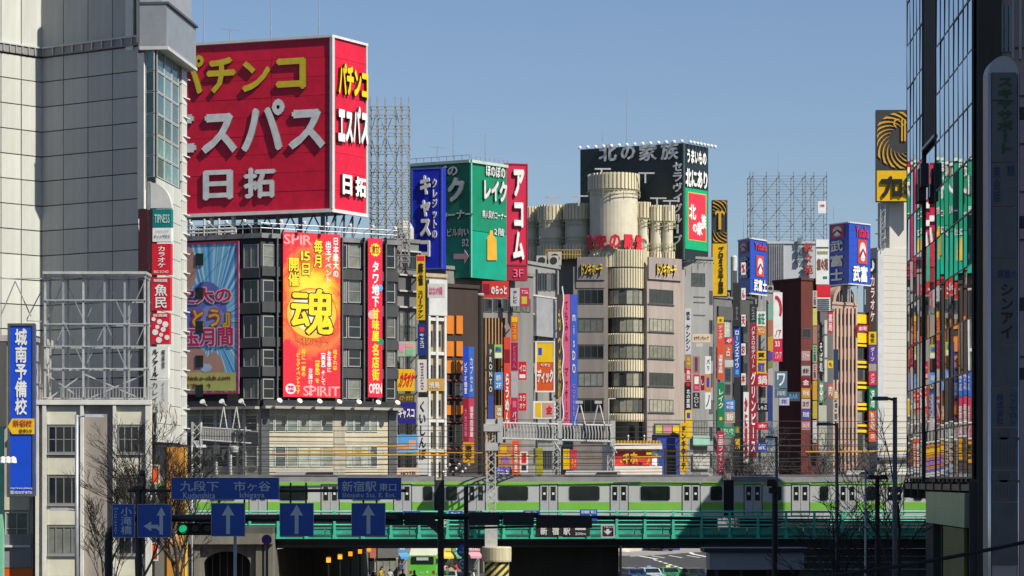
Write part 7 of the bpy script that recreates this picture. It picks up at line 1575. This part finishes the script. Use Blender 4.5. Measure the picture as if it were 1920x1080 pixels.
cl = thing('insulator_string', 'white insulators clustered on the wires over the train coupling', 'insulator', P(855, 885, 184))
for i in range(9): MB().lathe([(.03, -.1), (.08, -.04), (.08, .04), (.03, .1)], (i - 4) * .22, .1 * (i % 2), 8).build('insulator', WHITE, cl, (0, 0, .25 * ((i * 7) % 3)))
for k in range(4): MB().tube((-1.6 + k * .3, 0, -.2), (1.4 + k * .4, .2, .9 - k * .25), .025, k=4).build('jumper', WIRE, cl)

# ------------------------------------------------------------------ people, bus and traffic under and beyond the bridge
def person(x, Y, label, shirt, trousers, skin=(.45, .27, .19), hair=(.02, .015, .012), stride=.25, face=math.pi / 2, h=1.7, helmet=None, sit=False, bag=None):
    me = bpy.data.meshes.new('figure'); s = h / 1.7
    J = [(0, 0, .95), (0, 0, 1.2), (0, .0, 1.42), (0, 0, 1.5), (0, -.02, 1.6), (0, -.02, 1.69),
         (.19, 0, 1.4), (.25, .04, 1.12), (.24, -.1, .88), (-.19, 0, 1.4), (-.25, -.02, 1.12), (-.24, .06, .88),
         (.09, 0, .9), (.1, -stride * .5, .5), (.1, -stride * .8, .08), (.1, -stride - .12, .05), (-.09, 0, .9), (-.1, stride * .3, .5), (-.1, stride, .1), (-.1, stride - .12, .05)]
    if sit: J = [(a, b - (.45 if i in (13, 17) else .35 if i in (14, 15, 18, 19) else 0), c + (.3 if i in (13, 17) else .25 if i in (14, 15, 18, 19) else -.1)) for i, (a, b, c) in enumerate(J)]; J[8] = (.22, -.42, 1.05); J[11] = (-.22, -.42, 1.05)
    E_ = [(0, 1), (1, 2), (2, 3), (3, 4), (4, 5), (2, 6), (6, 7), (7, 8), (2, 9), (9, 10), (10, 11), (0, 12), (12, 13), (13, 14), (14, 15), (0, 16), (16, 17), (17, 18), (18, 19)]
    me.from_pydata([(a * s, b * s, c * s) for a, b, c in J], E_, []); R = [.15, .15, .16, .06, .095, .08, .075, .055, .04, .075, .055, .04, .1, .07, .05, .045, .1, .07, .05, .045]
    o = bpy.data.objects.new('tmp', me); COL.objects.link(o); o.modifiers.new('skin', 'SKIN'); ms = o.modifiers.new('sub', 'SUBSURF'); ms.levels = 1
    for v, r in zip(me.skin_vertices[0].data, R): v.radius = (r * s, r * s * .8)
    me.skin_vertices[0].data[0].use_root = True
    dg = bpy.context.evaluated_depsgraph_get(); m2 = bpy.data.meshes.new_from_object(o.evaluated_get(dg)); bpy.data.objects.remove(o)
    for c in (shirt, trousers, skin, hair): m2.materials.append(paint(c, rough=.8))
    for p in m2.polygons:
        c = p.center / s; p.material_index = 2 if c.z > 1.5 or (abs(c.x) > .19 and c.z < .93 and c.z > .8) else (1 if c.z < .95 else 0)
    m2.polygons.foreach_set('use_smooth', [True] * len(m2.polygons))
    t = put(m2, 'person', None, (x, Y, 0 if not sit else .25), face - math.pi / 2); tag(t, label, 'person')
    MB().lathe([(.06, 1.56 * s), (.108, 1.6 * s), (.105, 1.68 * s), (.06, 1.745 * s), (.01, 1.76 * s)], 0, .0, 12).build('helmet' if helmet else 'hair', paint(helmet or hair, rough=.4), t, (0, .012, 0), smooth=True)
    if bag: MB().prism([(-.13, .12), (.13, .12), (.13, .26), (-.13, .26)], 1.0, 1.4).build('backpack', paint(bag), t)
    return t
def PX(px, Y): return (px - CX) * Y / FPX
for px_, Y, lab, sh_, tr_, kw in ((648, 222, 'person in a bright blue jacket and pale trousers under the amber lanterns', (.03, .15, .6), (.4, .33, .25), {}), (664, 212, 'person in a black coat walking below the lanterns', (.015, .015, .018), (.02, .02, .02), {}), (668, 226, 'person in a dark suit farther along the pavement', (.03, .03, .04), (.03, .03, .04), dict(stride=.3)), (700, 214, 'person in an orange vest and navy trousers on the pavement', (.65, .18, .08), (.03, .03, .1), {}), (716, 228, 'person in brown with a sandy bag on the pavement', (.2, .12, .06), (.05, .05, .05), dict(bag=(.5, .35, .1))), (731, 221, 'person in black and white clothing beside the bus', (.4, .4, .4), (.02, .02, .02), dict(stride=.35)), (728, 236, 'person in a grey coat close to the shop fronts', (.2, .2, .21), (.05, .05, .06), {}), (682, 236, 'person in a white jacket far along the pavement', (.6, .58, .55), (.1, .08, .07), {}), (888, 219, 'person in white striding along the pavement beside the striped pier', (.6, .6, .6), (.5, .5, .5), dict(stride=.4, face=0)), (845, 231, 'person in a tan jacket behind the signs', (.35, .25, .15), (.03, .03, .03), {}), (856, 238, 'person in a red scarf and dark coat near the shop fronts', (.4, .05, .06), (.03, .03, .04), {}), (835, 236, 'person in a pink top near the shop fronts', (.6, .3, .35), (.05, .05, .1), {})):
    person(PX(px_, Y), Y, lab, sh_, tr_, **kw)
rnd = random.Random(12)
SH = [('cream', (.6, .55, .42)), ('navy', (.03, .04, .12)), ('dark green', (.03, .10, .05)), ('maroon', (.2, .03, .04)), ('pale blue', (.3, .4, .55)), ('charcoal', (.04, .04, .045)), ('mustard', (.45, .32, .05)), ('white', (.6, .6, .58)), ('lilac', (.4, .3, .45)), ('khaki', (.25, .22, .12))]
WHERE = ['close to the amber lanterns', 'by the dark corner block', 'near the shop front awnings', 'behind the round blue arrow sign']
for i in range(16):
    nm, c = SH[i % 10]; k = (0 if i < 4 else 1 if i < 8 else 2 if i < 12 else 3); px_ = (642 + i * 9, 688 + (i - 4) * 13, 705 + (i - 8) * 15, 838 + (i - 12) * 17)[k]
    tr = (('black', (.02, .02, .02)), ('blue', (.06, .09, .22)), ('grey', (.15, .15, .15)), ('tan', (.35, .28, .18)))[(i * 3 + i // 4) % 4]; Y = (218, 223, 233, 225)[k] + (i % 4) * 2.2
    person(PX(px_, Y), Y, 'person in a %s top and %s trousers walking %s' % (nm, tr[0], WHERE[k]), c, tr[1], stride=rnd.uniform(.1, .38), face=rnd.choice((math.pi / 2, -math.pi / 2, 2.2, -1.2)), h=rnd.uniform(1.55, 1.78), hair=rnd.choice(((.02, .015, .012), (.06, .03, .015))))
FR = Fac(690, 243.5, 905, 247)
for i, (x0, x1, c, nm, s) in enumerate(((692, 716, (.55, .5, .42), 'cream', '薬'), (718, 742, (.5, .05, .05), 'red', 'ラーメン'), (744, 764, (.06, .25, .5), 'blue', '喫茶'), (822, 846, (.65, .45, .05), 'yellow', '牛丼'), (848, 872, (.1, .3, .15), 'green', '花'), (874, 900, (.55, .25, .3), 'pink', '靴'))):
    sign(FR, (x0, 1020, x1, 1034), nm + ' street level fascia board seen beneath the railway bridge', paint(c), [((x0 + 5, 1023, x1 - 5, 1031), s, WHITE)], th=.4, group='fascia boards under the bridge')
    a = thing('awning', nm + ' shop awning below its matching fascia board', 'awning', FR.pt(FR.uz((x0 + x1) / 2, 1036)[0], .2, ZP(1036, 245)), FR.rz, 'awnings under the bridge'); hw = (x1 - x0) * .022
    MB().face([(-hw, 0, 0), (-hw, -.9, -.35), (hw, -.9, -.35), (hw, 0, 0)]).face([(-hw, -.9, -.35), (-hw, -.92, -.55), (hw, -.92, -.55), (hw, -.9, -.35)]).build('cloth', paint(c, rough=.8), a)
    for sg_ in (-1, 1): MB().tube((sg_ * hw, 0, -.6), (sg_ * hw, -.9, -.37), .03, k=4).build('strut', STEEL, a)
    b = MB().box(-hw, hw, .05, .3, -ZP(1036, 245), -.3).box(-hw + .15, hw - .15, -.0, .05, -ZP(1036, 245), -.6, 1).build('shop_window', [paint((.3, .28, .25)), G_PALE], a)
def motorbike(x, Y, label, body, rider, lab2, helm):
    t = thing('motorbike', label, 'motorbike', (x, Y, 0))
    for yy in (-.6, .6):
        w_ = MB()
        for i in range(14): a, b = 2 * math.pi * i / 14, 2 * math.pi * (i + 1) / 14; w_.tube((0, yy + .26 * math.cos(a), .32 + .26 * math.sin(a)), (0, yy + .26 * math.cos(b), .32 + .26 * math.sin(b)), .06, k=6)
        w_.tube((0, yy, .32), (0, yy * .4, .6), .04, k=5); w_.build('wheel', DARK, t)
    MB().prism([(-.12, -.5), (.12, -.5), (.16, .55), (-.16, .55)], .45, .85, 0, [(-.1, -.45), (.1, -.45), (.12, .7), (-.12, .7)]).build('body', paint(body), t)
    MB().box(-.13, .13, -.55, .1, .851, .95).build('seat', DARK, t); MB().tube((-.35, .5, 1.05), (.35, .5, 1.05), .025, k=6).build('handlebar', DARK, t)
    MB().box(-.12, .12, -.66, -.58, .7, .8).build('tail_lamp', paint((.4, .01, .01)), t); MB().box(-.18, .18, -.6, -.56, .5, .68).build('plate', OFFW, t)
    person(x, Y - .1, lab2, rider, (.03, .03, .04), helmet=helm, sit=True, face=-math.pi / 2)
motorbike(PX(755, 213), 213, 'scooter ridden by the person in yellow behind the bus', (.1, .1, .1), (.6, .55, .05), 'person in a yellow jacket and white helmet riding a scooter', (.75, .75, .75))
motorbike(PX(777, 210), 210, 'dark motorbike right behind the green bus', (.03, .03, .04), (.02, .02, .025), 'person in black with a white helmet riding behind the bus', (.75, .75, .75))
# bus
BUSG = paint((.12, .5, .05), rough=.35); BY = 224.0; bxp = PX(792, BY)
bu = thing('city_bus', 'bright green city bus seen from behind with a pale roof and cream bumper', 'bus', (bxp, BY, 0)); bw = 1.12; zt = ZP(1028, BY)
MB().box(-bw, bw, 0, 10, .95, 1.95).build('body', BUSG, bu); MB().box(-bw + .02, bw - .02, .02, 10, 1.951, 2.75).build('upper_body', BUSG, bu)
MB().prism([(-bw, 0), (bw, 0), (bw, 10), (-bw, 10)], 2.76, zt, 0, [(-bw + .15, .2), (bw - .15, .2), (bw - .15, 9.8), (-bw + .15, 9.8)]).build('roof', paint((.6, .62, .5)), bu)
MB().box(-bw, bw, -.1, 10, .35, .949).build('bumper', paint((.7, .62, .45)), bu)
MB().flat([(-.95, 2.05), (.95, 2.05), (.95, 2.6), (.85, 2.68), (-.85, 2.68), (-.95, 2.6)], -.02, .04).build('rear_window', TGL, bu); MB().box(-.5, .5, -.04, -.021, 2.35, 2.6).build('route_board', paint((.45, .5, .48)), bu)
for s in (-1, 1):
    MB().box(s * .95 - .1, s * .95 + .1, -.03, 0, 1.25, 1.5).build('tail_lamp', paint((.4, .02, .02)), bu)
    MB().tube((s * 1.0 - .13, 1.6, .5), (s * 1.0 + .13, 1.6, .5), .5, k=18).build('wheel', DARK, bu)
    for k in range(5): MB().box(s * bw - .02, s * bw + .02, .6 + k * 1.85, 2.2 + k * 1.85, 1.96, 2.65).build('side_window', TGL, bu)
MB().box(-.75, -.5, -.02, 0, 1.25, 1.45).build('badge', paint((.1, .4, .6)), bu); text(bu, (-.2, .15, 1.25, 1.36), 'B763', WHITE, y=-.001, ext=.01)
MB().disc(.4, 1.35, .12, -.02, 14).build('badge', paint((.4, .6, .3)), bu)
def car(x, Y, rz, label, c, cat='car', roofsign=None, truck=False):
    t = thing('car' if not truck else 'delivery_truck', label, cat, (x, Y, 0), rz); m = paint(c, rough=.25, spec=.6, var=.05); g = TGL
    prof = [(-2.1, .35), (-2.15, .75), (-1.9, .92), (-1.2, .98), (-.75, 1.42), (.75, 1.45), (1.35, 1.0), (2.0, .9), (2.15, .7), (2.1, .35)]
    if truck: prof = [(-2.3, .4), (-2.3, 2.3), (.9, 2.3), (.92, 1.9), (1.5, 1.85), (2.0, 1.2), (2.2, 1.0), (2.2, .4)]
    mb = MB(); n = len(prof); W_ = .84
    mb.v = [(-W_ * (.84 if z > 1.2 and not truck else 1), y, z) for y, z in prof] + [(W_ * (.84 if z > 1.2 and not truck else 1), y, z) for y, z in prof]
    for i in range(n): j = (i + 1) % n; mb.f.append((i, j, j + n, i + n)); mb.m.append(0)
    mb.f.append(tuple(reversed(range(n)))); mb.m.append(0); mb.f.append(tuple(range(n, 2 * n))); mb.m.append(0)
    mb.build('body', m, t)
    if not truck:
        MB().face([(-.66, -1.14, 1.03), (.66, -1.14, 1.03), (.6, -.8, 1.39), (-.6, -.8, 1.39)]).build('rear_window', g, t, (0, -.015, .01)); MB().face([(.66, 1.3, 1.05), (-.66, 1.3, 1.05), (-.6, .8, 1.42), (.6, .8, 1.42)]).build('windscreen', g, t, (0, .015, .012))
        for s in (-1, 1): MB().flat([(-1.1, 1.02), (1.15, 1.02), (.7, 1.38), (-.7, 1.38)], 0, .01).build('side_window', g, t, (s * .80, 0, 0), math.pi / 2 if s > 0 else math.pi / 2)
    for s in (-1, 1):
        for yy in (-1.3, 1.3): MB().tube((s * .84 - .1, yy, .32), (s * .84 + .1, yy, .32), .32, k=16).build('wheel', DARK, t)
        MB().box(s * .62 - .14, s * .62 + .14, -2.2 if not truck else -2.33, -2.1, .62, .78).build('tail_lamp', paint((.45, .01, .01)), t); MB().box(s * .62 - .14, s * .62 + .14, 2.08, 2.2, .62, .76).build('headlight', WHITE, t)
    if roofsign: MB().prism([(-.2, -.1), (.2, -.1), (.2, .1), (-.2, .1)], 1.45, 1.62).build('roof_light', paint(roofsign), t)
    return t
car(PX(1236, 338), 338, .6, 'dark sedan driving round the bend beyond the bridge', (.03, .03, .035))
g_ = lambda px, py: G(px, py)
car(PX(1186, 231), 231, .35, 'blue car on the crossing beyond the dark pier', (.04, .10, .25)); car(PX(1216, 233), 233, .3, 'white and blue taxi between two cars near the crossing', (.45, .5, .55), 'taxi', (.1, .3, .6)); car(PX(1252, 234), 234, .25, 'green taxi close to the painted dashes', (.04, .22, .09), 'taxi', (.7, .65, .2)); car(PX(1300, 232), 232, .2, 'dark car near the shelter roof', (.03, .035, .04))
car(PX(840, 226), 226, 0, 'silver car half hidden behind the signal mast', (.35, .36, .37)); car(PX(1285, 352), 352, .9, 'small black car at the far kerb of the bend', (.02, .02, .02))
dp = thing('thin_post', 'black post at the edge of the dark bridge pier', 'post', (PX(1163.5, 178), 178, 0)); MB().tube((0, 0, 0), (0, 0, 4.7), .09, k=8).build('shaft', BLACK, dp)
